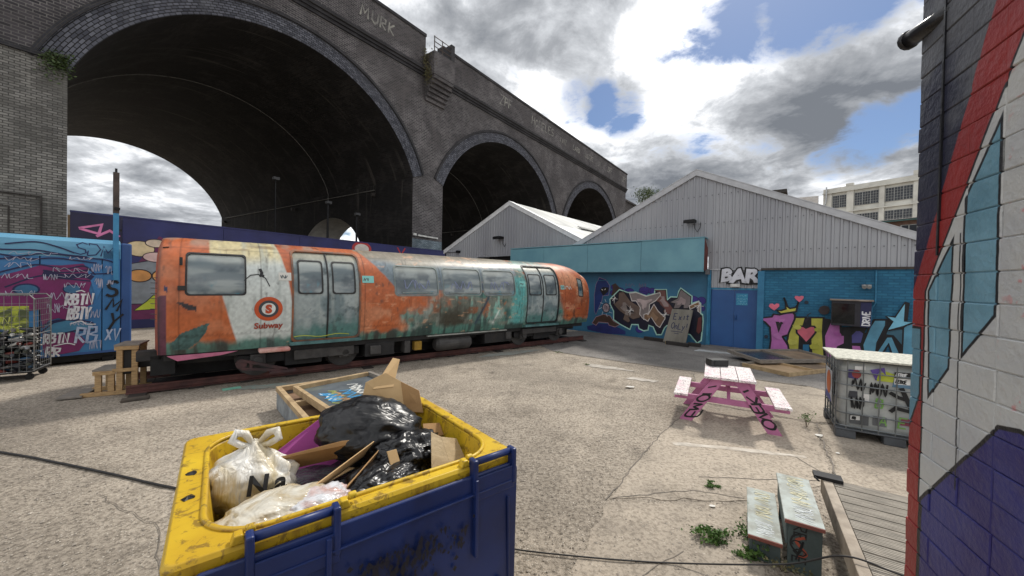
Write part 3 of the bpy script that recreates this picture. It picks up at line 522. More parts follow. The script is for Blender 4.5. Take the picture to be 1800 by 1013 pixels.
# ================================================================== HOARDING
hd = thing('hoarding', 'long navy blue timber hoarding running below the viaduct arches', 'hoarding', vloc(.95, -1.69, 0), VROT)
navy = mat('navy_paint', (44, 48, 104), (34, 36, 82), rough=.55, scale=.8, dirt=.25, dirtc=(30, 28, 50)); navy2 = mat('dark_navy_paint', (36, 32, 66), (28, 25, 54), rough=.6, scale=.8)
xs = [0, 1.27, 4.4, 7.6, 10.8, 14.0, 17.6]
for k in range(6):
    mb = MB(); mb.box(xs[k]+.006, xs[k+1]-.006, -.03 if k else -.06, .04, .05, 4.3-(0 if k else -.0)); mb.build('hoarding_panel', navy2 if k == 0 else navy, hd)
mb = MB()
for x in xs: mb.box(x-.05, x+.05, .05, .15, 0, 4.2)
mb.build('rear_post', mat('rough_timber', (140, 116, 86), (104, 84, 62), grain=(1, 1, .1), scale=12), hd)
mb = MB(); mb.box(0, 17.6, -.05, .06, 4.302, 4.36); mb.build('top_rail', navy, hd)
hfn = lambda s, z, o: (s, -.032-o, z)
def ell(cx, cz, rx, rz, n=24, a0=0, a1=2*math.pi): return [(cx+rx*math.cos(a0+(a1-a0)*k/n), cz+rz*math.sin(a0+(a1-a0)*k/n)) for k in range(n)]
# painted figure shapes in the gap between the container and the railway car
shape('painted_backdrop', [(1.3, .4), (2.8, .4), (2.8, 3.4), (2.3, 3.7), (1.7, 2.6), (1.3, 2.6)], (108, 40, 84), hd, hfn, .002)
shape('painted_face', [(1.3, 1.0), (2.7, 1.0), (2.8, 2.5), (2.2, 2.75), (1.3, 2.5)], (136, 142, 148), hd, hfn, .004, (30, 26, 50), .03)
shape('painted_goggles', ell(1.75, 2.1, .34, .24)[:], (214, 150, 84), hd, hfn, .006, (40, 30, 30), .04); shape('painted_goggles', ell(2.4, 2.1, .3, .24), (222, 160, 92), hd, hfn, .0075, (40, 30, 30), .04)
shape('painted_cloud', ell(1.75, 3.15, .42, .3), (226, 204, 160), hd, hfn, .0062, (60, 40, 50), .03); shape('painted_cloud', ell(2.25, 2.85, .42, .2), (232, 196, 190), hd, hfn, .0078, (60, 40, 50), .03); shape('painted_cloud', ell(2.2, 3.4, .3, .16), (226, 204, 180), hd, hfn, .009, (60, 40, 50), .03)
shape('painted_flash', [(1.6, .75), (2.6, .8), (2.5, 1.15), (2.15, 1.35), (1.95, 1.1)], (190, 200, 60), hd, hfn, .0066, (50, 60, 40), .03)
mb = MB(); stroke(mb, [(.2, 3.75), (.75, 3.95), (.68, 3.6), (.22, 3.74)], .08, lambda s, z, o: (s, -.062-o, z), .003); stroke(mb, [(.62, 3.5), (.95, 3.75), (1.2, 3.55)], .08, lambda s, z, o: (s, -.062-o, z), .004); mb.build('painted_tag', paint((224, 130, 180)), hd)
shape('painted_roundel', ell(11.05, 3.95, .62, .42), (190, 60, 60), hd, hfn, .003); shape('painted_roundel', ell(11.05, 3.95, .45, .28), (222, 214, 206), hd, hfn, .005)
mb = MB(); stroke(mb, [(13.5, 4.25), (13.8, 3.8), (14.1, 4.25)], .09, hfn, .004); mb.build('painted_tag', paint((186, 50, 54)), hd)
blk = mat('black_metal', (28, 28, 30), (18, 18, 20), rough=.5, metal=.4)
for s, D, zt, lab in ((12.3, 3.0, 7.2, 'black post with a floodlight head in front of the pale cross passage'), (13.9, 2.2, 6.6, 'slim black post right of the floodlight post under the big arch'), (9.2, 3.2, 8.1, 'thin dark post carrying a camera under the big arch, left of the floodlight post')):
    t = thing('lamp_post', lab, 'post', vloc(s, D, 0), VROT, None); mb = MB(); mb.tube([(0, 0, 0), (0, 0, zt)], .07 if zt < 8 else .04, 8); mb.build('pole', blk, t)
    mb = MB(); mb.box(-.16, .16, -.22, .05, zt-.02, zt+.14, Matrix.Rotation(R_(0), 4, 'X')); mb.build('lamp_head', mat('dark_lamp', (54, 54, 56), (40, 40, 42), rough=.5), t)

# ================================================================== FAR BUILDINGS
def grid_window(t, s0, s1, z0, z1, cols, rows, y, fr, gl, th=.06):
    mb = MB(); mb.box(s0, s1, y+.10, y+.14, z0, z1); wn = mb.build('window', gl, t)
    mb = MB()
    for k in range(cols+1): x = s0+(s1-s0)*k/cols; w_ = th*(2.2 if k % 3 == 0 else 1)/2; mb.box(x-w_, x+w_, y+.02, y+.10, z0, z1)
    for k in range(rows+1): z = z0+(z1-z0)*k/rows; mb.box(s0, s1, y+.03, y+.09, z-th/2, z+th/2)
    mb.build('glazing_bars', fr, wn); return wn
dg = mat('dark_glass', (46, 52, 60), (30, 34, 42), rough=.2, bump=0, scale=.7); frm = mat('window_frame_paint', (160, 162, 160), (130, 132, 130)); cream = mat('cream_render', (214, 213, 204), (190, 189, 181), scale=.4, dirt=.45, dirtc=(136, 134, 126))
k80 = 2.0; W0 = (43.76*k80, 40.16*k80); wrot = math.atan2(-.85, .53)     # local x runs towards the camera's right
wb = thing('factory_building', 'cream rendered factory with wide steel windows behind the sheds', 'building', (*W0, 0), wrot)
zf = lambda z: 2.1+(z-2.1)*k80
X = lambda s: -s*k80
mb = MB(); mb.box(X(8.3), X(-4), .3, 18, 0, zf(14.2)); mb.build('wall', cream, wb)
mb = MB(); mb.box(X(8.3), X(-4), -.1, 18, zf(14.2), zf(14.75)); mb.build('parapet', cream, wb)
mb = MB(); mb.box(X(8.35), X(-4), -.35, 0, zf(14.12), zf(14.24)); mb.box(X(8.3), X(-4), -.2, .29, zf(11.6), zf(11.75)); mb.build('cornice', cream, wb)
mb = MB()
for s0, s1 in ((8.3, 7.45), (6.0, 5.35), (3.1, 2.65), (.38, -.3)): mb.box(X(s0), X(s1), -.05, .29, 0, zf(14.12))
mb.build('pilaster', cream, wb)
mb = MB(); mb.box(X(6.1), X(5.4), -.15, .6, zf(14.755), zf(15.05)); mb.build('roof_block', cream, wb)
mb = MB(); mb.box(X(.4), X(-.5), -.15, .8, zf(14.755), zf(15.25)); mb.build('roof_block', cream, wb)
for s0, s1, n in ((7.37, 6.03, 6), (5.28, 3.15, 9), (2.6, .42, 9)):
    for z0, z1 in ((12.27, 13.77), (9.7, 11.2)): grid_window(wb, X(s0), X(s1), zf(z0), zf(z1), n, 5, .12, frm, dg)
mb = MB(); mb.tube([(X(8.1), -.3, zf(12.6)), (X(7.95), -.3, zf(13.2)), (X(7.95), -.3, zf(15))], .14, 8); mb.build('flue_pipe', mat('galvanised', (190, 192, 194), (160, 162, 164), metal=.8, rough=.4), wb)
rb = brick('red_brick', (128, 84, 66), (98, 64, 54), (150, 140, 128), soot=.3)
bb = thing('brick_workshop', 'low red brick workshop with dark roof below the cream factory', 'building', (43.76*1.25+1.5, 40.16*1.25, 0), wrot)
z5 = lambda z: 2.1+(z-2.1)*1.25
mb = MB(); uvbox(mb, -9.5, 6, 0, 9, 0, z5(10.2)); mb.build('wall', rb, bb)
dkr = mat('dark_roof', (64, 58, 54), (46, 42, 40), scale=2, bump=.5, bscale=8)
mb = MB(); mb.add([(-9.9, -.5, z5(10.2)), (6, -.5, z5(10.2)), (6, 4, z5(10.75)), (-9.9, 4, z5(10.75)), (-9.9, 8.9, z5(10.2)), (6, 8.9, z5(10.2)), (-9.9, -.5, z5(10.08)), (6, -.5, z5(10.08))], [(0, 1, 2, 3), (3, 2, 5, 4), (6, 7, 1, 0), (6, 0, 3, 4)]); mb.build('roof', dkr, bb)
mb = MB(); mb.box(-9.9, 6, -.62, -.5, z5(9.96), z5(10.1)); mb.build('gutter', mat('green_gutter', (70, 104, 100), (56, 84, 82)), bb)
for s0, s1 in ((-4.9, -3.3), (-2.6, -1.0), (-.3, 1.3)):
    grid_window(bb, s0, s1, z5(8.55), z5(9.5), 2, 1, -.16, frm, dg, .09)
rs = thing('slate_roof_house', 'weathered slate roof just left of the cream factory', 'building', (46.5, 63, 0), R_(-40))
mb = MB(); mb.add([(-7, 0, 16.0), (4, 0, 15.8), (4, 5, 18.3), (-7, 5, 18.5), (-7, 10, 16.0), (4, 10, 15.8)], [(0, 1, 2, 3), (3, 2, 5, 4), (0, 3, 4), (1, 5, 2)]); mb.build('roof', mat('slates', (98, 90, 84), (72, 68, 66), scale=1.2, bump=.8, bscale=5, dirt=.3), rs)
mb = MB(); uvbox(mb, -6.8, 3.8, .2, 9.8, 0, 15.9); mb.build('wall', rb, rs)
hb = thing('brick_stair_hut', 'small flat roofed brick hut showing above the gable ridge', 'building', (31.2, 45.6, 0), R_(-38))
mb = MB(); uvbox(mb, -2.6, 1.4, 0, 3, 0, 13.6); mb.build('wall', rb, hb); mb = MB(); mb.box(-3, 1.9, -.4, 3.4, 13.6, 14.0); mb.build('roof', dkr, hb)
mb = MB(); mb.box(.1, .9, -.03, .02, 12.2, 13.3); mb.build('window', dg, hb)
# tree beyond the end of the viaduct
tr_ = thing('tree', 'leafy tree top showing over the shed roofs beyond the viaduct end', 'tree', (22.6, 63, 0)); mb = MB(); mb.tube([(0, 0, 0), (.2, 0, 9), (.1, .1, 16)], [.35, .25, .1], 8)
cl = [(random.gauss(0, 1.1), random.gauss(0, 1.1), random.uniform(14.6, 18.4)) for _ in range(26)]
for c in cl: mb.tube([(.1, 0, 13.5), c], [.06, .02], 5)
mb.build('trunk', twig, tr_); mb = MB(); leaves(mb, [(c[0]+random.gauss(0, .42), c[1]+random.gauss(0, .42), c[2]+random.gauss(0, .36)) for c in cl for _ in range(110)], .07, .16); mb.build('crown', leafm('tree_leaf', (96, 112, 62), (60, 76, 40)), tr_)

# ================================================================== BAR BUILDING   local x along the front, y into it
FROT = math.atan2(-.657, .753); F0 = (3.38, 16.56, 0)
def floc(s, y, z): 
    c_, s_ = math.cos(FROT), math.sin(FROT); return (F0[0]+s*c_-y*s_, F0[1]+s*s_+y*c_, z)
br_ = thing('bar_building', 'bar building with blue painted front, grey corrugated gable and blue double door', 'building', F0, FROT)
teal = mat('fascia_paint', (112, 160, 172), (94, 142, 158), rough=.5, scale=.7, dirt=.3, dirtc=(80, 120, 134), bump=.08)
blue = mat('blue_wall_paint', (52, 112, 144), (42, 94, 126), rough=.55, scale=.8, dirt=.3, dirtc=(30, 80, 108), bump=.15)
blued = mat('blue_door_paint', (40, 88, 146), (34, 76, 130), rough=.45, scale=.8, dirt=.25, dirtc=(34, 110, 160), bump=.06)
clad = mat('grey_cladding', (166, 168, 172), (148, 150, 156), rough=.45, scale=.5, dirt=.35, dirtc=(112, 112, 114), grain=(1, 1, .25), bump=.05, metal=.15)
trimg = mat('grey_flashing', (186, 188, 192), (170, 172, 176), rough=.5, metal=.1, bump=.04)
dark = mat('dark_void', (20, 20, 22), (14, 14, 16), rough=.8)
conc = mat('kerb_concrete', (120, 114, 108), (96, 92, 88))
# lower wall (boarded) and its returns
mb = MB(); mb.box(-5.2, 4.87, 0, .2, 0, 2.75); mb.build('front_wall', blue, br_)
mb = MB(); mb.box(4.872, 4.985, -.03, .3, 0, 2.72); mb.build('corner_post', mat('post_paint', (64, 140, 176), (50, 120, 158)), br_)
mb = MB(); mb.box(-5.2, 4.86, -.015, -.002, 2.28, 2.31); mb.build('wall_trim', blue, br_)
for s0, s1 in ((-4.2, -2.1), (-2.09, .25), (.26, 2.6), (2.61, 4.86)):
    mb = MB(); mb.box(s0, s1, -.5, -.46, 2.68, 3.83-.02*(s1 < 3)); mb.build('fascia_panel', teal, br_, bev=.004)
mb = MB(); mb.box(-4.2, 4.862, -.52, -.0, 3.835, 3.87); mb.box(-4.2, 4.862, -.53, -.45, 2.64, 2.677); mb.build('fascia_trim', trimg if 0 else teal, br_)
mb = MB(); mb.add([(4.862, -.5, 2.68), (4.862, 0, 2.68), (4.862, 0, 3.5), (4.862, -.45, 3.83)], [(0, 1, 2, 3)]); mb.build('fascia_end', mat('rust_red', (110, 60, 54), (90, 44, 42)), br_)
mb = MB(); mb.box(4.87, 4.97, -.32, -.05, 2.55, 2.72); mb.build('gutter_outlet', mat('grey_pipe', (110, 112, 116)), br_)
mb = MB(); mb.tube([(4.93, -.1, 2.6), (4.93, -.1, .05)], .035, 8); mb.build('downpipe', mat('blue_pipe', (58, 130, 168)), br_)
# right wall, painted brick, with piers
bb_blue = brick('blue_painted_brick', (56, 120, 152), (46, 104, 138), (46, 102, 134), bh=.078, bumps=1.0, soot=.12, sootc=(26, 60, 84), big=.6, pale=.15, palec=(70, 150, 190))
mb = MB(); uvbox(mb, 6.52, 11.2, -.12, .3, 0, 2.69); mb.build('painted_brick_wall', bb_blue, br_)
mb = MB(); mb.box(6.42, 6.6, -.17, .2, 0, 2.66); mb.build('door_pier', mat('pier_paint', (58, 124, 160), (48, 108, 144), bump=.4, bscale=20), br_)
mb = MB(); mb.box(6.5, 11.2, -.16, .25, 2.692, 2.76); mb.build('wall_plate', mat('dark_timber', (70, 62, 56), (46, 42, 40)), br_)
# door bay
for s0, s1 in ((5.0, 5.715), (5.72, 6.43)):
    mb = MB(); mb.box(s0, s1, .06, .11, .03, 2.02); d = mb.build('door', blued, br_, bev=.004)
    if s0 > 5.5:
        mb = MB(); mb.box(5.77, 5.80, .01, .06, .98, 1.16); mb.tube([(5.785, .0, 1.0), (5.785, -.03, 1.07), (5.785, .0, 1.14)], .012, 6); mb.build('door_handle', blued, d)
        mb = MB(); mb.box(5.78, 6.12, .05, .058, 1.5, 1.9); nt = mb.build('door_notice', mat('notice_blue', (60, 142, 178), (50, 126, 164)), d)
mb = MB(); mb.box(4.985, 6.42, .04, .14, 2.022, 2.09); mb.build('door_head', mat('post_paint', (0, 0, 0)), br_)
nfn = lambda s, z, o: (s, .05-o, z)
mb = MB()
for z in (1.79, 1.69, 1.60, 1.52): scribble(mb, 5.81, z, .28, .06, .01, nfn, .002+z*.0005, 12)
mb.build('notice_lettering', paint((130, 190, 214)), br_)
mb = MB(); mb.add([(4.9, -.6, .012), (6.5, -.6, .012), (6.5, .06, .03), (4.9, .06, .03)], [(0, 1, 2, 3)]); mb.build('door_sill', conc, br_)
# corrugated sheeting: one object per sheet, ribs pressed in
def corr_sheet(parent, s0, s1, y, zlo, ztop, mt, pitch=.2, depth=.035, nm='cladding_sheet'):
    prof = []; x = s0
    while x < s1-1e-6:
        for dx, dy in ((0, 0), (.11, 0), (.13, -depth), (.18, -depth)):
            if x+dx < s1: prof.append((x+dx, y+dy))
        x += pitch
    prof.append((s1, y)); mb = MB(); n = len(prof)
    mb.add([(px, py, zlo(px)) for px, py in prof]+[(px, py, ztop(px)) for px, py in prof], [(i, i+1, n+i+1, n+i) for i in range(n-1)])
    return mb.build(nm, mt, parent)
roofL = lambda s: 6.34-.479*(4.42-s); roofR = lambda s: 6.34-.49*(s-4.42)
top = lambda s: (roofL(s) if s < 4.42 else roofR(s))-.05
s = -1.0
while s < 11.0:
    e_ = min(s+1.0, 11.0); mid = (s+e_)/2
    lo = (lambda q: 3.2) if mid < 4.9 else ((lambda q: 2.09) if mid < 6.4 else (lambda q: 2.72))
    if s < 4.8 < e_: e_ = 4.88
    elif abs(s-4.88) < .01: e_ = 5.7
    elif abs(s-5.7) < .01: e_ = 6.5
    corr_sheet(br_, s, e_, .03 if int(s*3) % 2 else .034, lo, top, clad); s = e_
# sheet laps
mb = MB(); mb.box(4.95, 11.0, -.03, -.012, 2.72, 2.75); mb.build('drip_flashing', trimg, br_)
# fixing bolts in rows
mb = MB()
for z0 in (3.35, 4.4, 5.4):
    for k in range(60):
        q = -1+.2*k+.155
        if top(q) > z0+.15 and not (q < 4.9 and z0 < 3.9): mb.box(q-.014, q+.014, -.014, 0, z0-.014, z0+.014)
fb = mb.build('fixing_bolts', mat('bolt_grey', (96, 98, 102)), br_); kind(fb, 'stuff')
for nm, pts in (('verge_flashing', [(4.42, 6.36), (-1.2, 6.36-.479*5.62)]), ('verge_flashing', [(4.42, 6.36), (11.2, 6.36-.49*6.78)])):
    (x0, z0), (x1, z1) = pts; mb = MB(); mb.prism([(x0, z0+.03), (x1, z1+.03), (x1, z1-.17), (x0, z0-.17)], -.06, .02); mb.prism([(x0, z0+.032), (x1, z1+.032), (x1, z1+.06), (x0, z0+.06)], -.07, .25); mb.build(nm, trimg, br_)
rf = mat('sheet_roof', (176, 178, 176), (150, 152, 150), scale=.6, rough=.6, dirt=.4, dirtc=(120, 120, 116))
mb = MB(); mb.add([(4.42, .1, 6.36), (-1.1, .1, 6.36-.479*5.52), (-1.1, 16, 6.36-.479*5.52), (4.42, 16, 6.36), (11.2, .1, 6.36-.49*6.78), (11.2, 16, 6.36-.49*6.78)], [(0, 1, 2, 3), (0, 3, 5, 4)]); mb.build('roof', rf, br_)
mb = MB(); mb.box(11.0, 11.2, .3, 16, 0, 3.0); mb.box(-5.2, -5.0, .2, 16, 0, 2.7); mb.build('side_wall', blue, br_)
# lamp, conduit and fittings on the front
def floodlight(parent, s, y, z, k=1.0):
    mb = MB(); mb.box(s-.17*k, s+.17*k, y-.32*k, y-.02, z, z+.1*k, None); mb.box(s-.2*k, s+.2*k, y-.36*k, y-.3*k, z-.03*k, z+.08*k); o = mb.build('floodlight', blk, parent, bev=.01)
    mb = MB(); mb.tube([(s+.1*k, y, z-.02), (s+.12*k, y-.05, z-.2*k), (s+.2*k, y-.03, z-.34*k), (s+.28*k, y, z-.2*k), (s+.3*k, y, z)], .012*k, 6); mb.build('cable', blk, o); return o
floodlight(br_, 4.3, -.02, 4.45)
mb = MB(); mb.tube([(9.21, -.16, 2.66), (9.21, -.16, 1.75), (9.14, -.16, 1.6), (9.12, -.16, 1.1)], .02, 8); mb.build('conduit', mat('blue_pipe', (58, 130, 168)), br_)
mb = MB(); mb.box(8.92, 9.12, -.24, -.12, 2.18, 2.26); mb.tube([(8.97, -.26, 2.22), (8.97, -.34, 2.18)], .05, 8); mb.tube([(9.07, -.26, 2.22), (9.07, -.34, 2.18)], .05, 8); mb.build('twin_spotlight', mat('grey_lamp', (150, 150, 148)), br_)
mb = MB(); mb.box(5.62, 5.9, -.1, .0, 2.13, 2.23); mb.build('bulkhead_light', mat('white_plastic', (214, 214, 210)), br_)
# ---- paint on the front
ffn = lambda s, z, o: (s, -.002-o, z)
MA = MUR['A']; ch = (28, 24, 38); mint = (176, 224, 210)
for (cx, cz, rx, rz) in ((1.25, 2.02, .12, .11), (1.55, 1.88, .16, .12), (1.95, 1.86, .2, .13), (2.6, 1.92, .24, .14), (2.9, 1.9, .16, .12), (2.5, 1.78, .2, .1), (4.35, 1.55, .3, .22), (4.7, 1.6, .14, .14), (2.42, .33, .16, .14), (1.2, 1.78, .1, .1), (4.72, 1.32, .1, .1)):
    shape('painted_bubble', ell(cx, cz, rx, rz, 16), (58, 46, 132), br_, ffn, .002+random.uniform(0, .0015), (36, 30, 96), .02)
shape('painted_ribbon', MA['arch'], (40, 48, 110), br_, ffn, .004)
shape('painted_hood', MA['hood'], (28, 54, 118), br_, ffn, .0045, (150, 130, 160), .02); shape('painted_mask', MA['face'], (14, 14, 20), br_, ffn, .0062)
mb = MB(); stroke(mb, [(.70, 1.92), (.76, 1.87)], .03, ffn, .0072); stroke(mb, [(.84, 1.89), (.89, 1.94)], .03, ffn, .0072); mb.build('painted_eye', paint((230, 228, 220)), br_)
shape('painted_smoke', MA['smoke'], (66, 50, 46), br_, ffn, .0055)
shape('painted_arch', MA['arc'], (74, 52, 44), br_, ffn, .0062, (176, 140, 150), .022)
shape('painted_medal', ell(.93, 1.12, .17, .2, 20), (178, 160, 168), br_, ffn, .0075, (24, 22, 28), .03)
mb = MB(); scribble(mb, .82, 1.0, .22, .24, .022, ffn, .0095, 7); mb.build('painted_line', paint((40, 32, 44)), br_)
mb = MB()
for a in range(8): stroke(mb, [(.93+.2*math.cos(a*.785), 1.12+.24*math.sin(a*.785)), (.93+.34*math.cos(a*.785+.2), 1.12+.38*math.sin(a*.785+.2))], .02, ffn, .0068+.0003*a)
mb.build('painted_sparkle', paint((200, 214, 226)), br_)
shape('painted_shadow_letters', MA['bg'], (20, 20, 44), br_, ffn, .008, mint, .045)
for k, (key, c) in enumerate((('l1', (112, 94, 84)), ('l3', (126, 98, 76)), ('l4', (118, 76, 70)), ('l2', (138, 128, 126)), ('l5', (128, 118, 118)), ('l6', (136, 104, 70)), ('l7', (104, 44, 44)))):
    shape('painted_letter', MA[key], c, br_, ffn, .011+.003*k, (222, 214, 210) if k % 2 else (24, 20, 26), .03)
shape('painted_counter', MA['l1h'], ch, br_, ffn, .034); shape('painted_counter', MA['l4h'], ch, br_, ffn, .034)
def centre(p): return (sum(q[0] for q in p)/len(p), sum(q[1] for q in p)/len(p))
for k, (key, c) in enumerate((('l1', (150, 138, 132)), ('l3', (160, 128, 100)), ('l4', (160, 140, 138)), ('l2', (190, 172, 170)), ('l5', (168, 150, 150)))):
    c0 = centre(MA[key]); shape('painted_highlight', [(c0[0]+(x-c0[0])*.5, c0[1]+(z-c0[1])*.42) for x, z in MA[key]], c, br_, ffn, .034+.0012*k)
for (x, z) in ((1.31, 1.52), (2.02, 1.07), (4.62, 1.4), (3.42, 1.0)):
    mb = MB(); stroke(mb, [(x-.16, z), (x, z+.012), (x+.16, z)], .02, ffn, .042); stroke(mb, [(x, z-.2), (x+.01, z), (x, z+.2)], .02, ffn, .0425); stroke(mb, [(x-.07, z-.08), (x, z), (x+.07, z+.08)], .03, ffn, .043); mb.build('painted_sparkle', paint((232, 228, 224)), br_)
mb = MB(); scribble(mb, 1.75, 2.0, .4, .2, .02, ffn, .003); scribble(mb, 2.35, 2.0, .3, .22, .02, ffn, .0035); mb.build('painted_tag', paint((104, 104, 140)), br_)
# right wall piece
rfn = lambda s, z, o: (s, -.122-o, z)
Bm = MUR['B']; Cm = MUR['C']; bkc = (20, 18, 24); pk = (186, 108, 176); ylw = (188, 184, 74); lb = (98, 162, 190)
lay = [('B', 'Hb', bkc, None), ('C', 'bk1', bkc, None), ('C', 'bk2', bkc, None), ('C', 'bk3', bkc, None), ('B', 'Hc', (36, 110, 150), None), ('C', 'A3', lb, bkc), ('C', 'A1', lb, bkc), ('C', 'A2', lb, bkc), ('C', 'A2h', (60, 104, 124), None), ('C', 'N1', (88, 84, 152), bkc), ('C', 'N2', pk, bkc), ('C', 'E', pk, bkc),
       ('B', 'H1', ylw, bkc), ('B', 'H2', ylw, bkc), ('B', 'P', pk, bkc), ('B', 'Ph', (56, 46, 52), bkc), ('B', 'crown', (206, 198, 82), bkc), ('B', 'heart', (206, 100, 118), bkc), ('B', 'heart1', (232, 116, 140), None), ('B', 'heart2', (232, 116, 140), None), ('B', 'dot', (56, 44, 46), None), ('B', 'dot2', (30, 46, 66), None), ('B', 'dot3', (30, 46, 66), None), ('C', 'starS', bkc, None), ('C', 'star', (128, 196, 222), None)]
for k, (g_, key, c, oc) in enumerate(lay): shape('painted_shape', MUR[g_][key], c, br_, rfn, .003+.0021*k, oc, .05)
for key, g_, c in (('P', 'B', (196, 122, 186)), ('E', 'C', (176, 92, 166)), ('H1', 'B', (196, 194, 88)), ('H2', 'B', (178, 176, 64))):
    p = MUR[g_][key]; c0 = centre(p); shape('painted_highlight', [(x+random.uniform(-.03, .03), z+random.uniform(-.03, .03)) for x, z in ell(c0[0]-.05, c0[1]-.28, .12, .09, 12)], c, br_, rfn, .058)
    shape('painted_highlight', [(x+random.uniform(-.03, .03), z+random.uniform(-.03, .03)) for x, z in ell(c0[0]+.02, c0[1]+.22, .09, .06, 12)], c, br_, rfn, .0585)
mb = MB(); stroke(mb, [(6.98, .93), (7.13, 1.0)], .03, rfn, .06); stroke(mb, [(7.75, 1.2), (7.68, 1.08)], .05, rfn, .06); stroke(mb, [(7.82, 1.38), (7.72, 1.3), (7.78, 1.2)], .02, rfn, .061); mb.build('painted_arrow', paint((40, 34, 40)), br_)
# BAR in white block letters outlined black
for chh, s, z, h in (('B', 5.46, 2.33, .58), ('A', 5.83, 2.29, .64), ('R', 6.21, 2.30, .62)):
    bfn_ = lambda s_, z_, o: (s_+.016*math.sin(z_*22), -.03-o, z_+.02*math.sin(s_*15))
    font_on(chh, s, z, h, (18, 18, 20), bfn_, .004, br_, 'bar_letter_outline', .078, .1); part(font_on(chh, s, z, h, (214, 216, 224), bfn_, .010, br_, 'bar_letter', .032, .1), 'white painted letter %s above the door' % chh)
# screen box on the right wall
tv = thing('outdoor_screen', 'black boxed screen with white tag hanging on the blue brick wall', 'screen', floc(8.7, -.13, 1.43), FROT)
bx = mat('screen_box', (36, 34, 44), (26, 24, 34), rough=.5); mb = MB(); mb.box(-.42, .42, -.36, .0, -.36, .36); mb.build('cabinet', bx, tv, bev=.008)
mb = MB(); mb.box(-.46, .46, -.42, .0, .362, .40); mb.build('cabinet_lid', mat('pale_board', (166, 152, 140), (130, 118, 108)), tv)
mb = MB(); mb.box(-.40, .08, -.368, -.361, -.3, .28); mb.build('screen', mat('screen_glass', (10, 10, 13), (8, 8, 10), rough=.12, bump=0), tv)
mb = MB(); mb.box(.20, .42, -.37, -.361, -.36, .33); mb.build('sign_strip', paint((34, 36, 84)), tv)
mb = MB(); letters(mb, 'DRIVE', -.31, -.39, .15, .03, lambda a, b, o: (.0-b, -.371-o, a), .002, slant=0, gap=.35, asp=.7); mb.build('sign_lettering', paint((232, 232, 236)), tv)
# leaning notice board and timber blocks
nb = thing('notice_board', 'grey plywood board reading Exit Only leaning on the blue wall', 'sign', floc(4.0, -.62, .04), FROT+R_(8)); nb.rotation_euler = (R_(-16), 0, FROT+R_(2))
ply = mat('grey_ply', (128, 124, 114), (104, 100, 92), scale=3, grain=(1, 1, .2), bump=.3, dirt=.3)
mb = MB(); mb.add([(-.42, -.03, 0), (.36, -.03, 0), (.50, -.03, 1.26), (-.22, -.03, 1.26), (-.42, .03, 0), (.36, .03, 0), (.50, .03, 1.26), (-.22, .03, 1.26)], [(0, 1, 2, 3), (7, 6, 5, 4), (0, 4, 5, 1), (1, 5, 6, 2), (2, 6, 7, 3), (3, 7, 4, 0)]); mb.build('board', ply, nb, bev=.004)
mb = MB(); bfn = lambda s, z, o: (s, -.033-o, z)
letters(mb, 'Exit', -.14, .86, .24, .03, bfn, .001, asp=.65); letters(mb, 'OnLy!', -.2, .52, .22, .026, bfn, .001, asp=.62, gap=.8); stroke(mb, [(-.18, .42), (.22, .41)], .022, bfn, .001); stroke(mb, [(-.06, .35), (.1, .34)], .02, bfn, .001); mb.build('lettering', paint((36, 40, 74)), nb)
for (x, y, L, rz, lab, c) in ((5.89, 13.08, .78, -.86, 'dark timber block with a pale end in front of the leaning board', (52, 48, 46)), (5.48, 14.1, .82, -.86, 'dark timber batten on the ground left of the leaning board', (50, 44, 42)), (6.45, 12.98, .4, -.7, 'short dark block tucked under the leaning board', (46, 44, 44))):
    t = thing('timber_block', lab, 'timber', (x, y, 0), rz); mb = MB(); mb.box(-L/2, L/2, -.07, .07, 0.004, .13); mb.build('block', mat('dark_block_%d' % c[1], c), t, bev=.006)
    if 'pale' in lab: mb = MB(); mb.box(-L/2-.012, -L/2, -.06, .06, .01, .12); mb.build('cut_end', mat('pale_end', (196, 172, 120)), t)

# ================================================================== SMALL SHED left of the bar
sh = thing('corrugated_shed', 'smaller grey corrugated gable shed behind the far end of the railway car', 'shed', floc(0, .8, 0), FROT)
sL = lambda s: 6.62-.436*(-5.45-s); sR = lambda s: 6.62-.515*(s+5.45)
stop = lambda s: (sL(s) if s < -5.45 else sR(s))-.05
s = -11.0
while s < -.7:
    e_ = min(s+1.0, -.6); mid = (s+e_)/2
    lo = (lambda q: 3.62) if -7.6 < mid < -2.5 else (lambda q: 0.0)
    corr_sheet(sh, s, e_, 0 if int(s*3) % 2 else .004, lo, stop, clad); s = e_
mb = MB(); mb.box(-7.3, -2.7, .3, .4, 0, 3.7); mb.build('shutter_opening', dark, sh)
for (x0, z0, x1, z1) in ((-5.45, 6.62, -11.2, 6.62-.436*5.75), (-5.45, 6.62, -.4, 6.62-.515*5.05)):
    mb = MB(); mb.prism([(x0, z0+.03), (x1, z1+.03), (x1, z1-.17), (x0, z0-.17)], -.06, .02); mb.prism([(x0, z0+.032), (x1, z1+.032), (x1, z1+.07), (x0, z0+.07)], -.08, .3); mb.build('verge_flashing', mat('white_flashing', (222, 224, 226), (200, 202, 204), rough=.5), sh)
rsh = mat('pale_sheet_roof', (190, 192, 190), (160, 162, 158), scale=.5, rough=.55, dirt=.45, dirtc=(126, 128, 124))
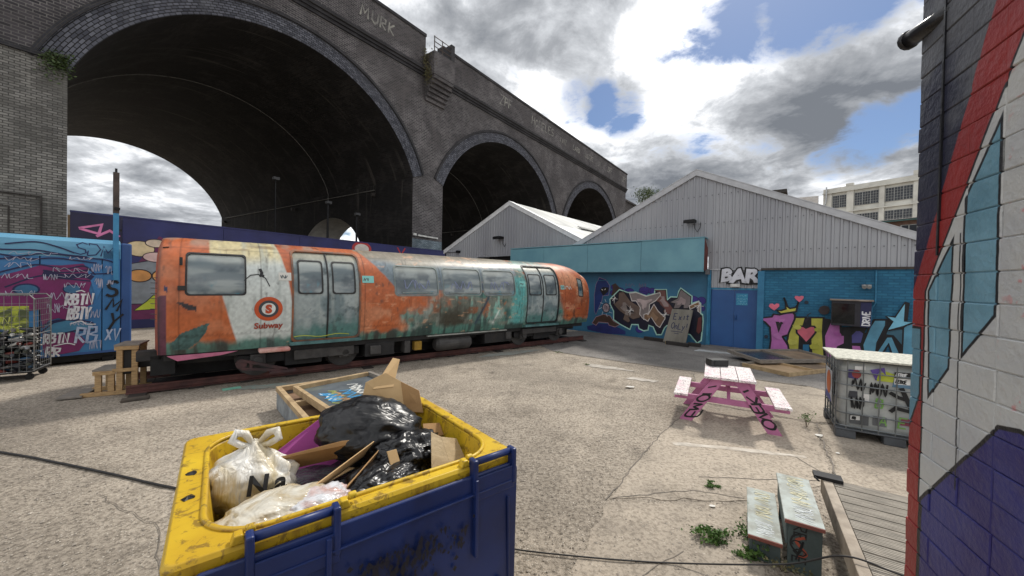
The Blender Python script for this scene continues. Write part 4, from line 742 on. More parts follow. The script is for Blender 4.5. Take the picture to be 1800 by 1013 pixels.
for k in range(7):
    for j in range(2):
        y0, y1 = .2+2.2*k, .2+2.2*k+2.19; a0, a1 = (0, 2.7) if j == 0 else (2.72, 5.2)
        z0_, z1_ = 6.64-.515*a0, 6.64-.515*a1; dz = random.uniform(0, .02)
        mb = MB(); mb.add([(-5.45+a0, y0, z0_+dz), (-5.45+a1, y0, z1_+dz), (-5.45+a1, y1, z1_+dz), (-5.45+a0, y1, z0_+dz), (-5.45+a0, y0, z0_-.05), (-5.45+a1, y0, z1_-.05), (-5.45+a1, y1, z1_-.05), (-5.45+a0, y1, z0_-.05)], [(0, 1, 2, 3), (4, 5, 1, 0), (5, 6, 2, 1), (6, 7, 3, 2), (7, 4, 0, 3)]); mb.build('roof_sheet', rsh if (k+j) % 3 else rf, sh)
mb = MB(); mb.add([(-5.45, .1, 6.6), (-11.1, .1, 6.6-.436*5.65), (-11.1, 16, 6.6-.436*5.65), (-5.45, 16, 6.6)], [(0, 1, 2, 3)]); mb.build('roof_slope', rsh, sh)
for (y0, a, l) in ((3.2, 2.6, 3.6), (5.0, 3.2, 3.2), (6.4, 2.9, 3.0), (8.5, 2.4, 3.4)):
    mb = MB(); mb.bar((-5.45+a, y0, 6.74-.515*a), (-5.45+a-.3, y0+l, 6.74-.515*(a-.3)), .35, .04, (.46, 0, .89)); mb.build('loose_batten', mat('weathered_board', (96, 96, 92), (196, 196, 192), scale=1.2), sh)
mb = MB(); mb.box(-11.1, -10.9, .1, 16, 0, 4.1); mb.box(-.8, -.6, .1, 16, 0, 4.0); mb.build('side_wall', clad, sh)
floodlight(sh, -6.05, 0, 4.6, 1.3)
mb = MB(); mb.tube([(-10.9, -.06, 4.0), (-9.8, -.06, 4.02)], .02, 6); mb.box(-9.85, -9.55, -.16, -.04, 3.95, 4.1); mb.build('security_light', blk, sh)

# ================================================================== CONTAINER at the left
CROT = math.atan2(.805, .593); C0 = (-9.62, 9.36, 0)
ct = thing('storage_container', 'blue steel storage container covered in graffiti, left of the railway car', 'container', C0, CROT)
cblue = mat('container_blue', (60, 122, 172), (48, 102, 154), rough=.45, scale=.7, dirt=.3, dirtc=(40, 80, 130), bump=.08); cblue2 = mat('container_dark_blue', (48, 86, 142), (38, 70, 120), rough=.5, scale=.8, dirt=.3, dirtc=(70, 90, 120))
xs = [-6.5, -4.6, -3.0, -1.44, -.51, -.2]
for k in range(5):
    mb = MB(); mb.box(xs[k]+.008, xs[k+1]-.008, 0, .08, .22, 2.5 if k < 4 else 2.7); mb.build('side_panel', cblue, ct, bev=.01)
for x in xs[1:]: mb = MB(); mb.box(x-.008, x+.008, .03, .08, .22, 2.5); mb.build('panel_seam', mat('seam_dark', (24, 34, 60)), ct)
mb = MB()
q = [(0, .04), (-.012, .012), (0, 0)]
prof = [(0, 2.5), (0, 2.74), (.02, 2.86), (.08, 2.93), (.2, 2.96), (2.4, 2.96), (2.4, 2.5)]
mb.add([(-6.5, y, z) for y, z in prof]+[(-.2, y, z) for y, z in prof], [(i, i+7, i+8, i+1) for i in range(6)]+[tuple(range(7)), tuple(range(13, 6, -1))]); mb.build('roof_rail', mat('container_light_blue', (104, 162, 190), (84, 142, 176), rough=.45, scale=.8), ct, smooth=False)
mb = MB(); mb.box(-.198, 0, .015, 2.4, .2, 2.9); mb.build('end_wall', cblue2, ct, bev=.04, bseg=3)
mb = MB(); mb.box(-6.5, -.21, .09, 2.4, .2, 2.49); mb.build('inner_shell', cblue2, ct)
mb = MB(); mb.box(-6.5, 0, .1, 2.3, .06, .2)
for x in (-1.9, -3.6, -5.5, -.4): mb.box(x-.1, x+.1, .05, .3, 0, .1)
mb.build('skid_base', blk, ct)
mb = MB(); mb.box(-6.5, -.2, -.012, -.001, .22, .27); mb.build('bottom_rail', cblue2, ct)
cfn = lambda s, z, o: (s, -.002-o, z)
mg = (122, 38, 98)
shape('painted_shape', [(-3.2, 1.9), (-1.96, 2.04), (-1.74, 2.14), (-1.41, 2.3), (-1.14, 2.3), (-.81, 2.36), (-.65, 2.08), (-.72, 1.73), (-.65, 1.42), (-.83, 1.29), (-1.01, 1.02), (-1.18, 1.1), (-1.32, 1.05), (-1.4, .86), (-1.44, 1.31), (-1.96, 1.21), (-3.2, 1.3)], mg, ct, cfn, .0135)
shape('painted_shape', [(-1.4, .53), (-1.38, .33), (-1.13, .27), (-.87, .31), (-.76, .52), (-.87, .71), (-1.09, .83), (-1.4, .86)], mg, ct, cfn, .0137)
shape('painted_shape', [(-1.42, .8), (-1.25, 1.0), (-.95, 1.08), (-.66, .95), (-.62, .78), (-.9, .8), (-1.2, .72)], (70, 136, 172), ct, cfn, .0155, (30, 30, 80), .03)
shape('painted_shape', ell(-1.62, 1.75, .17, .12), (52, 104, 140), ct, cfn, .0155, (30, 30, 80), .03); shape('painted_shape', ell(-.98, 1.76, .13, .10), (58, 110, 148), ct, cfn, .0158, (30, 30, 80), .02)
shape('painted_shape', [(-.75, 2.2), (-.52, 2.35), (-.48, 1.9), (-.6, 1.5), (-.66, 1.8)], (64, 128, 186), ct, cfn, .0152)
nv = paint((30, 32, 78)); mb = MB()
for pl in ([(-3, 2.6), (-1.96, 2.6), (-1.5, 2.62), (-1.1, 2.55), (-.75, 2.52)], [(-3, 2.3), (-1.96, 2.4), (-1.4, 2.55), (-.8, 2.5), (-.4, 2.45), (-.26, 2.3), (-.4, 2.15), (-.7, 2.12)], [(-2, 2.1), (-1.5, 2.3), (-1.1, 2.22), (-.8, 2.3), (-.62, 2.1)], [(-1.9, 2.72), (-1.5, 2.8), (-1.2, 2.72), (-.95, 2.6)], [(-1.9, 1.8), (-1.45, 2.05), (-1.1, 2.0), (-.7, 1.95)], [(-1.5, .85), (-1.2, 1.05), (-.7, .98)], [(-1.96, 2.5), (-1.6, 2.42), (-1.2, 2.46), (-.6, 2.38)], [(-1.4, 2.18), (-1.1, 2.14), (-.7, 2.22)]): stroke(mb, spline(pl, 6), .03, cfn, .0175+.0012*random.random())
mb.build('painted_swirl', nv, ct)
stroke_b = MB(); stroke(stroke_b, spline([(-1.4, 2.12), (-1.1, 2.05), (-.8, 2.08), (-.66, 2.02)], 5), .11, cfn, .0165); stroke_b.build('painted_band', nv, ct)
mb = MB(); letters(mb, 'SDM', -.95, 2.56, .27, .022, lambda s, z, o: (s, -.002-o+max(0, z-2.72)*.18, z), .006, asp=.85, gap=.5); mb.build('painted_tag', paint((30, 40, 92)), ct)
wt = paint((226, 226, 230)); mb = MB(); letters(mb, 'RBTN', -1.08, 1.39, .25, .042, cfn, .021, asp=.42, gap=.45, slant=.1); mb.build('painted_tag', wt, ct)
mb = MB(); letters(mb, 'RBTV', -1.05, 1.05, .27, .042, cfn, .021, asp=.3, gap=.4, slant=.12); mb.build('painted_tag', wt, ct); mb = MB(); stroke(mb, spline([(-1.01, .95), (-.85, 1.01), (-.75, .93), (-.61, .92)], 4), .025, cfn, .023); mb.build('painted_underline', wt, ct); mb = MB(); stroke(mb, [(-.92, 1.7), (-.84, 1.73), (-.78, 1.69)], .022, cfn, .023); mb.build('painted_halo', wt, ct)
mb = MB(); letters(mb, 'RBTN', -1.39, .53, .22, .036, cfn, .021, asp=.42, gap=.4, slant=.1); stroke(mb, spline([(-1.25, .47), (-1.05, .51), (-.93, .46)], 4), .022, cfn, .023); mb.build('painted_tag', wt, ct)
mb = MB(); letters(mb, 'RR', -1.36, .23, .20, .034, cfn, .021, asp=.6, gap=.5); mb.build('painted_tag', wt, ct)
fw_ = mat('faded_white', (140, 160, 192), (184, 192, 210), scale=8); mb = MB(); letters(mb, 'RB', -.93, .48, .36, .045, cfn, .024, asp=.5, gap=.5); mb.build('painted_tag', fw_, ct); mb = MB(); letters(mb, 'XV', -.46, .5, .28, .032, cfn, .024, asp=.45, gap=.5); mb.build('painted_tag', fw_, ct)
blk_p = paint((22, 22, 28)); mb = MB(); letters(mb, 'S', -.45, 1.58, .37, .06, cfn, .0215, asp=.62, smooth=True); mb.build('painted_tag', blk_p, ct); mb = MB(); letters(mb, 'M', -.45, 1.27, .27, .045, cfn, .0215, asp=.66, rot=-.25); mb.build('painted_tag', blk_p, ct); mb = MB(); letters(mb, 'Y', -.47, .80, .38, .05, cfn, .0215, asp=.6, rot=-.2); mb.build('painted_tag', blk_p, ct)
mb = MB()
for (x, z, w_, h_) in ((-1.9, 2.36, .4, .10), (-1.9, 2.22, .36, .12), (-1.95, 1.98, .4, .12), (-1.3, 2.14, .55, .12), (-1.2, 2.02, .5, .1), (-1.4, 1.95, .2, .16), (-1.1, 1.78, .35, .14), (-1.3, 1.5, .3, .2), (-1.35, 1.2, .2, .26), (-.68, 2.15, .18, .24), (-.45, 2.1, .14, .24), (-.62, 1.75, .12, .3), (-.7, .3, .2, .25), (-1.2, 1.3, .25, .1), (-1.9, 2.5, .7, .08), (-1.05, 2.44, .4, .08), (-.45, 1.86, .12, .14), (-1.9, 1.6, .4, .14), (-.7, 1.05, .15, .25), (-1.0, .9, .3, .1)): scribble(mb, x, z, w_, h_, .0085, cfn, .024+random.random()*.003, 11)
kind(mb.build('painted_scribble', paint((186, 186, 206)), ct), 'stuff')
pst = thing('steel_post', 'tall square post, blue below and rusty brown above, beside the blue container', 'post', (-9.78, 9.12, 0), CROT)
mb = MB(); mb.box(-.045, .045, -.06, .03, 1.98, 3.62); mb.build('painted_shaft', mat('post_blue', (70, 142, 184), (56, 122, 166)), pst); mb = MB(); mb.box(-.05, .05, -.065, .035, 3.622, 4.62); mb.build('bare_shaft', mat('brown_rust', (88, 76, 70), (62, 54, 50), bump=.5), pst)
for q in ((-.04, .06, -.1, -.066, 3.7, 3.76), (-.02, .02, -.02, .02, 4.622, 4.72), (.046, .1, -.04, 0, 3.18, 3.24), (-.045, .045, .031, .05, 1.98, 2.6)): mb = MB(); mb.box(*q); mb.build('bracket', blk, pst)
# ================================================================== roll cage of empty spray cans
cg = thing('roll_cage', 'wire roll cage full of used spray cans at the left edge', 'cage', (-9.95, 7.33, 0), R_(35))
wire = mat('zinc_wire', (150, 150, 148), (112, 112, 112), metal=.7, rough=.45)
mb = MB()
for a, b in (((-.42, -.36), (.42, -.36)), ((-.42, .36), (.42, .36))): mb.tube([(a[0], a[1], .18), (a[0], a[1], 1.6), (a[0]+.06, a[1], 1.68), (b[0]-.06, b[1], 1.68), (b[0], b[1], 1.6), (b[0], b[1], .18), (a[0], a[1], .18)], .014, 8)
for x in (-.42, .42):
    for z in (.2, .9, 1.6): mb.tube([(x, -.36, z), (x, .36, z)], .011, 6)
mb.build('frame', wire, cg)
mb = MB()
for k in range(1, 9): mb.tube([(-.42+.84*k/9, -.36, .18), (-.42+.84*k/9, -.36, 1.67)], .0035, 5)
for k in range(1, 12): mb.tube([(-.42, -.362, .18+1.45*k/12), (.42, -.362, .18+1.45*k/12)], .0035, 5)
for k in range(1, 8): mb.tube([(.42, -.36+.72*k/8, .18), (.42, -.36+.72*k/8, 1.6)], .0035, 5)
for k in range(1, 12): mb.tube([(.42, -.36, .18+1.45*k/12), (.42, .36, .18+1.45*k/12)], .0035, 5)
mb.build('wire_mesh', wire, cg)
mb = MB(); mb.box(-.42, .42, -.36, .36, .15, .175); mb.build('base_tray', blk, cg); mb = MB(); mb.box(-.40, .40, -.06, -.05, .18, 1.02); mb.build('dark_backing', dark, cg)  # dark sheet added behind the cans so no light shows through the gaps
for x in (-.34, .34):
    for y in (-.28, .28): mb = MB(); mb.tube([(x, y-.02, .065), (x, y+.02, .065)], .062, 12); mb.box(x-.02, x+.02, y-.03, y+.03, .07, .15); mb.build('castor', blk, cg)
gm, T, b = base('tagged_board'); v = T.n('ShaderNodeTexCoord').outputs['Object']
T.l(T.mix(T.ramp(T.noise(v, 5, 6, .7, 1.0), .42, .58), lin((176, 186, 60)), lin((74, 84, 52))), b.inputs['Base Color']); b.inputs['Roughness'].default_value = .6
bd_ = thing('tagged_board', 'yellow green tagged board resting on the spray cans inside the cage', 'board', (-9.95, 7.33, 1.0), R_(35)); mb = MB(); mb.box(-.38, .33, -.31, -.29, -.06, .46); mb.build('board', gm, bd_)
mb = MB(); letters(mb, 'OBS', -.3, .3, .12, .018, lambda a, c, o: (a, -.312-o, c), .001); letters(mb, 'HEN', -.2, .12, .13, .016, lambda a, c, o: (a, -.312-o, c), .001); letters(mb, 'ATS', -.02, -.03, .11, .018, lambda a, c, o: (a, -.312-o, c), .001); mb.build('lettering', paint((222, 228, 120)), bd_)
canc = [(40, 40, 44), (150, 150, 152), (70, 74, 80), (196, 196, 192), (128, 60, 54), (60, 90, 120), (90, 96, 92), (52, 50, 56)]
protos = []
for k, c in enumerate(canc):
    mb = MB(); n = 10; rings = [[(r*math.cos(6.2832*i/n), r*math.sin(6.2832*i/n), z) for i in range(n)] for z, r in ((0, .031), (.003, .033), (.15, .033), (.163, .026), (.168, .02))]
    mb.loft(rings, cap0=True, cap1=True); o = mb.build('spray_can', mat('can_%d' % k, c, tuple(x*.6 for x in c), scale=14, rough=.35, metal=.5, dirt=.3), None, smooth=False)
    mb = MB(); mb.tube([(0, 0, .168), (0, 0, .185)], .011, 8); mb.build('nozzle', mat('can_cap', (214, 210, 204)), o); protos.append(o)
cgM = Matrix.Translation((-9.95, 7.33, 0)) @ Matrix.Rotation(R_(35), 4, 'Z'); nn = 0
cann = ['black', 'silver', 'charcoal', 'white', 'dull red', 'blue grey', 'grey green', 'dark plum']
for layer in range(15):
    for ix in range(5):
        for iy in range(2):
            if layer > 12 and (ix+iy) % 2: continue
            k = random.randrange(8) if nn >= 8 else nn; o = protos[k] if nn < 8 else copy_of(protos[k])
            x = -.34+.17*ix+random.uniform(-.05, .05); y = -.315+(.12 if iy else 0.0)+.03*random.random(); z = .22+.056*layer+random.uniform(-.02, .02)
            yaw = random.gauss(0, .45); 
            if random.random() < .18: yaw = math.pi/2+random.gauss(0, .2)
            o.matrix_world = cgM @ Matrix.Translation((max(-.37, min(.36, x)), max(-.3, y) if abs(yaw) < 1 else -.32, z)) @ Matrix.Rotation(yaw, 4, 'Z') @ Matrix.Rotation(random.gauss(0, .35), 4, 'Y') @ Matrix.Rotation(R_(90), 4, 'Y') @ Matrix.Translation((0, 0, -.085))
            tag(o, 'used %s spray can in the heap inside the wire roll cage' % cann[k], 'spray can', 'spray cans in the roll cage'); nn += 1
# ================================================================== pallet steps
timber = mat('pallet_wood', (190, 158, 112), (150, 120, 84), scale=9, grain=(1, 1, 6), bump=.4, bscale=20, dirt=.35, dirtc=(100, 84, 66)); greyw = mat('grey_wood', (142, 134, 124), (108, 102, 96), scale=8, grain=(1, 5, 5), bump=.5, bscale=20, dirt=.3, dirtc=(80, 74, 68))
ps = thing('pallet_steps', 'two rough timber steps knocked together beside the railway car end', 'steps', (-6.98, 6.42, 0), R_(30))
for (x0, x1, z) in ((-.20, .06, .46), (.065, .36, .88)):
    for k in range(3):
        y0 = .01+.17*k; mb = MB(); mb.box(x0-.02, x1+.02, y0, y0+.164, z-.028, z); mb.build('tread_board', greyw, ps, bev=.004)
    for y in (.02, .44):
        for x in (x0+.01, x1-.09): mb = MB(); mb.box(x, x+.08, y, y+.055, .07, z-.03); mb.build('upright', timber, ps, bev=.003)
        mb = MB(); mb.box(x0-.01, x1+.012, y-.024, y-.002, z-.095, z-.03); mb.build('rail', timber, ps, bev=.003)
mb = MB(); mb.box(.032, .36, -.004, .018, .40, .46); mb.build('rail', timber, ps, bev=.003)
for y in (.0, .44): mb = MB(); mb.box(-.36, .42, y, y+.075, .004, .068); mb.build('base_rail', timber, ps, bev=.003)
mb = MB(); mb.box(-.62, -.32, -.05, .55, .02, .045); mb.build('footboard', greyw, ps)
lb_ = thing('offcut_board', 'short dark board lying by the rail end at the pallet steps', 'board', (-6.32, 6.22, .003), R_(40)); mb = MB(); mb.box(-.17, .17, -.09, .09, 0, .035); mb.build('board', mat('wet_wood', (86, 76, 66), (60, 54, 48)), lb_, bev=.004)

# ================================================================== RAILWAY CAR   local x along it, y away from the camera, near rail at y = 0
TROT = math.atan2(.627, .779); T0 = (-6.43, 6.65, 0)
tk = thing('railway_track', 'short length of rusty narrow gauge track under the railway car', 'track', T0, TROT)
rail_m = mat('rusty_rail', (104, 66, 60), (70, 46, 44), rough=.7, metal=.2, bump=.3, dirt=.3, dirtc=(60, 50, 48))
for y in (0, 1.22):
    mb = MB(); pr = [(-.07, 0), (.07, 0), (.07, .015), (.012, .03), (.012, .095), (.034, .105), (.034, .135), (-.034, .135), (-.034, .105), (-.012, .095), (-.012, .03), (-.07, .015)]
    n = len(pr); mb.add([(-.35, y+a, z+.03) for a, z in pr]+[(11.75, y+a, z+.03) for a, z in pr], [(i, (i+1) % n, (i+1) % n+n, i+n) for i in range(n)]+[tuple(range(n))[::-1], tuple(range(n, 2*n))]); mb.build('rail', rail_m, tk)
slp = mat('old_sleeper', (52, 46, 42), (36, 32, 30), bump=.6)
for k in range(16): mb = MB(); x = -.3+.78*k; mb.box(x, x+.22, -.12 if k % 5 else -.3, 1.6, .006, .032); mb.build('sleeper', slp, tk)
mb = MB(); mb.box(-.35, 11.8, .1, 1.15, .004, .02); kind(mb.build('track_bed', mat('dark_bed', (46, 43, 41), (30, 28, 27), bump=1, bscale=50, bd=.02), tk), 'stuff')  # near-black strip between the rails

car = thing('railway_car', 'worn orange and white underground railway car standing in the yard', 'railway car', T0, TROT)
CY = .61; SX0, SX1 = .08, 11.68
PR = spline([(1.03, .72), (1.09, .9), (1.145, 1.25), (1.168, 1.6), (1.155, 1.9), (1.11, 2.15), (1.02, 2.38), (.86, 2.58), (.6, 2.745), (.3, 2.835), (0, 2.86)], 14)
PW = np.array([p[0] for p in PR]); PZ = np.array([p[1] for p in PR])
def ends(s):
    u = np.clip((np.asarray(s, float)-10.15)/1.43, 0, 1); v = np.clip((.32-np.asarray(s, float))/.24, 0, 1)
    return 1-.15*u**2.2-.05*u**8-.07*v**2.5, 1-.10*u**2.0-.04*u**8-.012*v**2
def surf(s, z, off=0.0):
    wv = float(np.interp(z, PZ, PW)); d = .01; dw = (float(np.interp(min(z+d, 2.86), PZ, PW))-float(np.interp(z-d, PZ, PW)))/(2*d)
    nl = math.hypot(1, dw); hw, hz_ = ends(s)
    return (s, CY-(wv*float(hw)+off/nl), .72+(z-.72)*float(hz_)-off*dw/nl)
def L3(c): return np.array(lin(c))
def pip(s, z, pg):
    r = np.zeros(s.shape, bool); n = len(pg)
    for i in range(n):
        x0, y0 = pg[i]; x1, y1 = pg[(i+1) % n]
        c = ((y0 > z) != (y1 > z)) & (s < (x1-x0)*(z-y0)/((y1-y0) if y1 != y0 else 1e-9)+x0); r ^= c
    return r
def lerp(c, t, w_): return c*(1-w_[..., None])+np.asarray(t)*w_[..., None]
def livery(s, z):
    n1 = fbm(s*1.3, z*1.3, 1); n2 = fbm(s*4.5, z*4.5, 5, 5); st = fbm(s*10, z*1.1, 9); fi = fbm(s*24, z*24, 13, 3); w1 = fbm(s*.9+4, z*2.6, 21)
    orange = L3((180, 96, 54)); c = np.zeros(s.shape+(3,))+orange
    c = lerp(c, L3((150, 80, 52)), sst(n1, .42, .7)*.8); c = lerp(c, L3((198, 138, 104)), sst(fbm(s*2.3, z*2.3, 81, 5), .5, .7)*(.35+.45*sst(s, 3.2, 4.2)))
    xl = np.interp(z, [.8, 1.77, 2.6, 2.8], [1.2, .95, .76, .75])+(n2-.5)*.02; xr = np.interp(z, [.8, 1.35, 2.2, 2.8], [2.2, 2.13, 1.98, 1.84])+(n2-.5)*.02
    white = lerp(np.zeros(s.shape+(3,))+L3((196, 202, 198)), L3((190, 178, 138)), sst(z+(n1-.5)*.3, 2.3, 2.6)); white = lerp(white, L3((150, 158, 154)), sst(st, .55, .8)*.6); white = lerp(white, L3((128, 108, 78)), sst(fbm(s*3, z*14, 31), .6, .8)*sst(z, 2.35, 2.6)*.8)
    cm = sst(s-xl, -.014, .014)*sst(xr-s, -.014, .014); c = c*(1-cm[..., None])+white*cm[..., None]
    zl = np.interp(s, [3.5, 4.28], [2.78, 1.86]); band = sst(z+(n2-.5)*.06, np.maximum(zl, 1.84)-.02, np.maximum(zl, 1.84)+.03)*(s > 3.45)*(1-sst(s+(n2-.5)*.5+(z-2.4)*-.9, 7.9, 8.4))
    gb = lerp(np.zeros(s.shape+(3,))+L3((112, 126, 134)), L3((84, 98, 112)), sst(n2, .4, .7)); gb = lerp(gb, L3((134, 128, 114)), sst(z+(n1-.5)*.3, 2.45, 2.62))
    c = lerp(c, gb, band)
    roof = sst(z+(n1-.5)*.2, 2.56, 2.72)*sst(s, 3.3, 4.2)*(1-sst(s+(n1-.5)*2, 6.8, 8.2)); c = lerp(c, L3((130, 122, 108)), roof)
    c = lerp(c, L3((146, 138, 126)), sst(n2, .5, .68)*sst(z, 2.6, 2.75)*.6)
    # scoured teal and grey overpaint along the lower middle
    tw = sst(s+(n1-.5)*3.0+(1.45-z)*1.1+(n2-.5)*1.2, 4.5, 5.3)*(1-sst(s+(n2-.5)*.4+(z-1.5)*.3, 9.8, 10.1))*(1-sst(z+(n2-.5)*.16, 1.80, 1.9)*(s < 8.05))
    te = lerp(np.zeros(s.shape+(3,))+L3((84, 130, 120)), L3((58, 92, 90)), sst(st, .42, .62)); te = lerp(te, L3((118, 122, 112)), sst(w1, .46, .64)*.9); te = lerp(te, L3((158, 168, 160)), sst(fbm(s*3.1, z*1.4, 83, 5), .48, .64)*.75); te = lerp(te, L3((132, 182, 170)), sst(fbm(s*8, z*1.6, 41), .62, .78)*.8); te = lerp(te, L3((176, 104, 66)), sst(n2, .60, .72)*sst(z, 1.0, 1.3)*.85)
    dk = np.exp(-((s-5.85)/.55)**2-((z-1.12)/.42)**2)*1.3; te = lerp(te, L3((58, 56, 46)), np.clip(dk+(n2-.5), 0, 1))
    c = lerp(c, te, tw)
    up = np.exp(-((s-8.1)/.3)**2)*sst(2.35-z, -.1, .2); c = lerp(c, L3((88, 160, 158)), np.clip(up*1.3+(n2-.5)*1.2, 0, 1)*sst(up, .1, .4))
    fin = np.exp(-((s-6.75+(z-1.3)*-.55)/.05)**2)*(z < 1.75)*(z > .8); c = lerp(c, L3((44, 66, 80)), fin)
    fin = np.exp(-((s-7.25+(z-1.1)*-.5)/.03)**2)*(z < 1.3)*(z > .8); c = lerp(c, L3((220, 226, 220)), fin*.8)
    # grime along the foot, scratches
    ft = sst(1.0-z+(n2-.5)*.28, 0.02, .16)*(1-sst(s, 10.9, 11.4)*0); c = lerp(c, lerp(np.zeros(s.shape+(3,))+L3((74, 120, 110)), L3((46, 66, 64)), sst(st, .4, .65)), ft*.95)
    c = lerp(c, L3((52, 46, 42)), sst(n2, .68, .78)*.55*(s > 9.8)); c = lerp(c, L3((62, 58, 54)), sst(fbm(s*14, z*5, 51), .68, .8)*.5)
    c = lerp(c, L3((236, 180, 140)), sst(fbm(s*5, z*16, 61), .69, .8)*.35*(s > 2))
    for pg, pc in (([(.32, 1.65), (.41, 1.65), (.60, 1.57), (.59, 1.49), (.50, 1.50)], (48, 46, 50)), ([(.30, .97), (.37, 1.09), (.56, 1.18), (.78, 1.27), (.72, 1.09), (.62, .93), (.48, .81), (.28, .81), (.25, .94)], (62, 92, 90)), ([(.17, 1.95), (.22, 1.9), (.21, 1.83), (.17, 1.86)], (40, 52, 84))):
        mk = pip(s+(n2-.5)*.03, z, pg); c[mk] = L3(pc)*(.6+.9*fi[mk])[:, None]
    mk = (s < .2) & (z < 1.75+(n2-.5)*.2); c[mk] = L3((96, 54, 70))
    c = lerp(c, L3((44, 40, 42)), sst(.13-s, 0, .04)*.6)
    # black squiggle and seams
    for sx in (.36, 1.55, 3.52, 5.44, 6.75, 8.22, 10.15): c = lerp(c, c*.4, np.exp(-((s-sx)/.011)**2)*(.5+.7*n2))
    for zx in (1.02, 2.63): c = lerp(c, c*.45, np.exp(-((z-zx)/.009)**2)*.7)
    riv = np.exp(-(((s*14) % 1-.5)/.18)**2)*np.exp(-((z-1.05)/.012)**2); c = lerp(c, c*.5, riv*.8)
    run = sst(fbm(s*16, z*.5, 91), .6, .75)*sst(1.75-z, -.05, .05)*sst(z, .9, 1.6); c = lerp(c, c*.55, run*.5)
    c = c*(.72+.56*fi[..., None])*(.9+.2*n1[..., None]); return np.clip(c, 0, 1)
ns = 760; S_ = SX0+(SX1-SX0)*np.linspace(0, 1, ns)
arc = np.r_[0, np.cumsum(np.hypot(np.diff(PW), np.diff(PZ)))]; tn_ = np.linspace(0, arc[-1], 118); PWc = np.interp(tn_, arc, PW); PZc = np.interp(tn_, arc, PZ)
PWf = np.r_[PWc, -PWc[::-1][1::4]]; PZf = np.r_[PZc, PZc[::-1][1::4]]; nt_ = len(PWf)
SS, WW = np.meshgrid(S_, PWf, indexing='ij'); _, ZZ = np.meshgrid(S_, PZf, indexing='ij'); hw, hz_ = ends(SS)
dent = (fbm(SS*1.7, ZZ*1.7, 71)-.5)*.012
X_ = np.stack([SS, CY-WW*hw-dent*np.sign(WW)*(SS > .4), .72+(ZZ-.72)*hz_], -1).reshape(-1, 3)
CLR = livery(SS, ZZ).reshape(-1, 3)
HOLES = [(.45, 1.30, 1.78, 2.53, .06), (4.22, 5.36, 1.745, 2.47, .10), (5.52, 6.70, 1.74, 2.465, .10), (6.80, 7.94, 1.735, 2.46, .10), (10.86, 11.16, 1.72, 2.36, .05)]
DOORS = [(2.10, 2.735, .80, 2.70), (2.755, 3.40, .80, 2.70), (8.45, 9.14, .84, 2.66), (9.16, 9.82, .84, 2.66)]
ii, jj = np.meshgrid(np.arange(ns-1), np.arange(nt_-1), indexing='ij'); sm = (S_[ii]+S_[ii+1])/2; zm = (PZf[jj]+PZf[jj+1])/2; keep = np.ones(ii.shape, bool); near = PWf[jj] > 0
for (a, b, z0, z1, *_) in HOLES: keep &= ~(near & (sm > a+.012) & (sm < b-.012) & (zm > z0+.012) & (zm < z1-.012))
for (a, b, z0, z1) in ((2.10, 3.40, .80, 2.70), (8.45, 9.82, .84, 2.66)): keep &= ~(near & (sm > a) & (sm < b) & (zm > z0) & (zm < z1))
i0 = (ii*nt_+jj)[keep]; FS = np.stack([i0, i0+1, i0+nt_+1, i0+nt_], -1)
mb = MB(); mb.v = [tuple(q) for q in X_.tolist()]; mb.f = [tuple(q) for q in FS.tolist()]; mb.uv = [(0, 0)]*len(mb.v); mb.c = CLR.tolist()
trm = colmat('car_paint', rough=.42, bump=.12, bscale=25, spec=.45); body_o = mb.build('body_shell', trm, car, smooth=True)
for e_, k in ((0, ns*0), (1, ns-1)):
    ring = [tuple(X_[k*nt_+j]) for j in range(nt_)]; mb = MB(); cx = sum(q[0] for q in ring)/nt_
    inner = [(q[0]+(.10 if e_ else -.05), CY+(q[1]-CY)*.8, .72+(q[2]-.72)*.93) for q in ring]; mb.loft([ring, inner], closed=True); n = len(inner); mb.add(inner, [tuple(range(n)) if not e_ else tuple(range(n))[::-1]]); mb.build('cab_end', mat('cab_end_paint', (176, 84, 44), (120, 62, 56), dirt=.5, dirtc=(70, 50, 60)), car, smooth=False)
dk_in = mat('car_interior', (52, 54, 56), (38, 38, 40)); mb = MB(); mb.box(.3, 11.0, -.30, 1.4, .8, .84); mb.box(.3, 11.0, .0, .03, .84, 2.55); mb.build('interior_partition', dk_in, car)
rub = mat('window_rubber', (38, 38, 38), (26, 26, 28), rough=.6); ali = mat('dull_aluminium', (134, 142, 140), (104, 114, 112), metal=.2, rough=.45, dirt=.3, dirtc=(80, 110, 104))
def rrect(a, b, z0, z1, r, n=5):
    o = []
    for cx, cz, t0 in ((b-r, z1-r, 0), (a+r, z1-r, 90), (a+r, z0+r, 180), (b-r, z0+r, 270)):
        for k in range(n+1): t = R_(t0+90*k/n); o.append((cx+r*math.cos(t), cz+r*math.sin(t)))
    return o
def dense(pg, step=.06):
    o = []
    for i, a in enumerate(pg):
        b = pg[(i+1) % len(pg)]; k = max(1, int(math.dist(a, b)/step))
        for j in range(k): o.append((a[0]+(b[0]-a[0])*j/k, a[1]+(b[1]-a[1])*j/k))
    return o
def ring_on(a, b, z0, z1, r, wd, off, mt, parent, nm):
    cen = ((a+b)/2, (z0+z1)/2); O = dense(rrect(a, b, z0, z1, r)); n = len(O)
    I = [(x-(wd if x > cen[0] else -wd)*min(1, abs(x-cen[0])/((b-a)/2-r*.6))**6, z-(wd if z > cen[1] else -wd)*min(1, abs(z-cen[1])/((z1-z0)/2-r*.6))**6) for x, z in O]
    mb = MB(); mb.add([surf(x, z, off) for x, z in O]+[surf(x, z, off) for x, z in I]+[surf(x, z, off-.03) for x, z in I], [(i, (i+1) % n, (i+1) % n+n, i+n) for i in range(n)]+[(i+n, (i+1) % n+n, (i+1) % n+2*n, i+2*n) for i in range(n)]); return mb.build(nm, mt, parent)
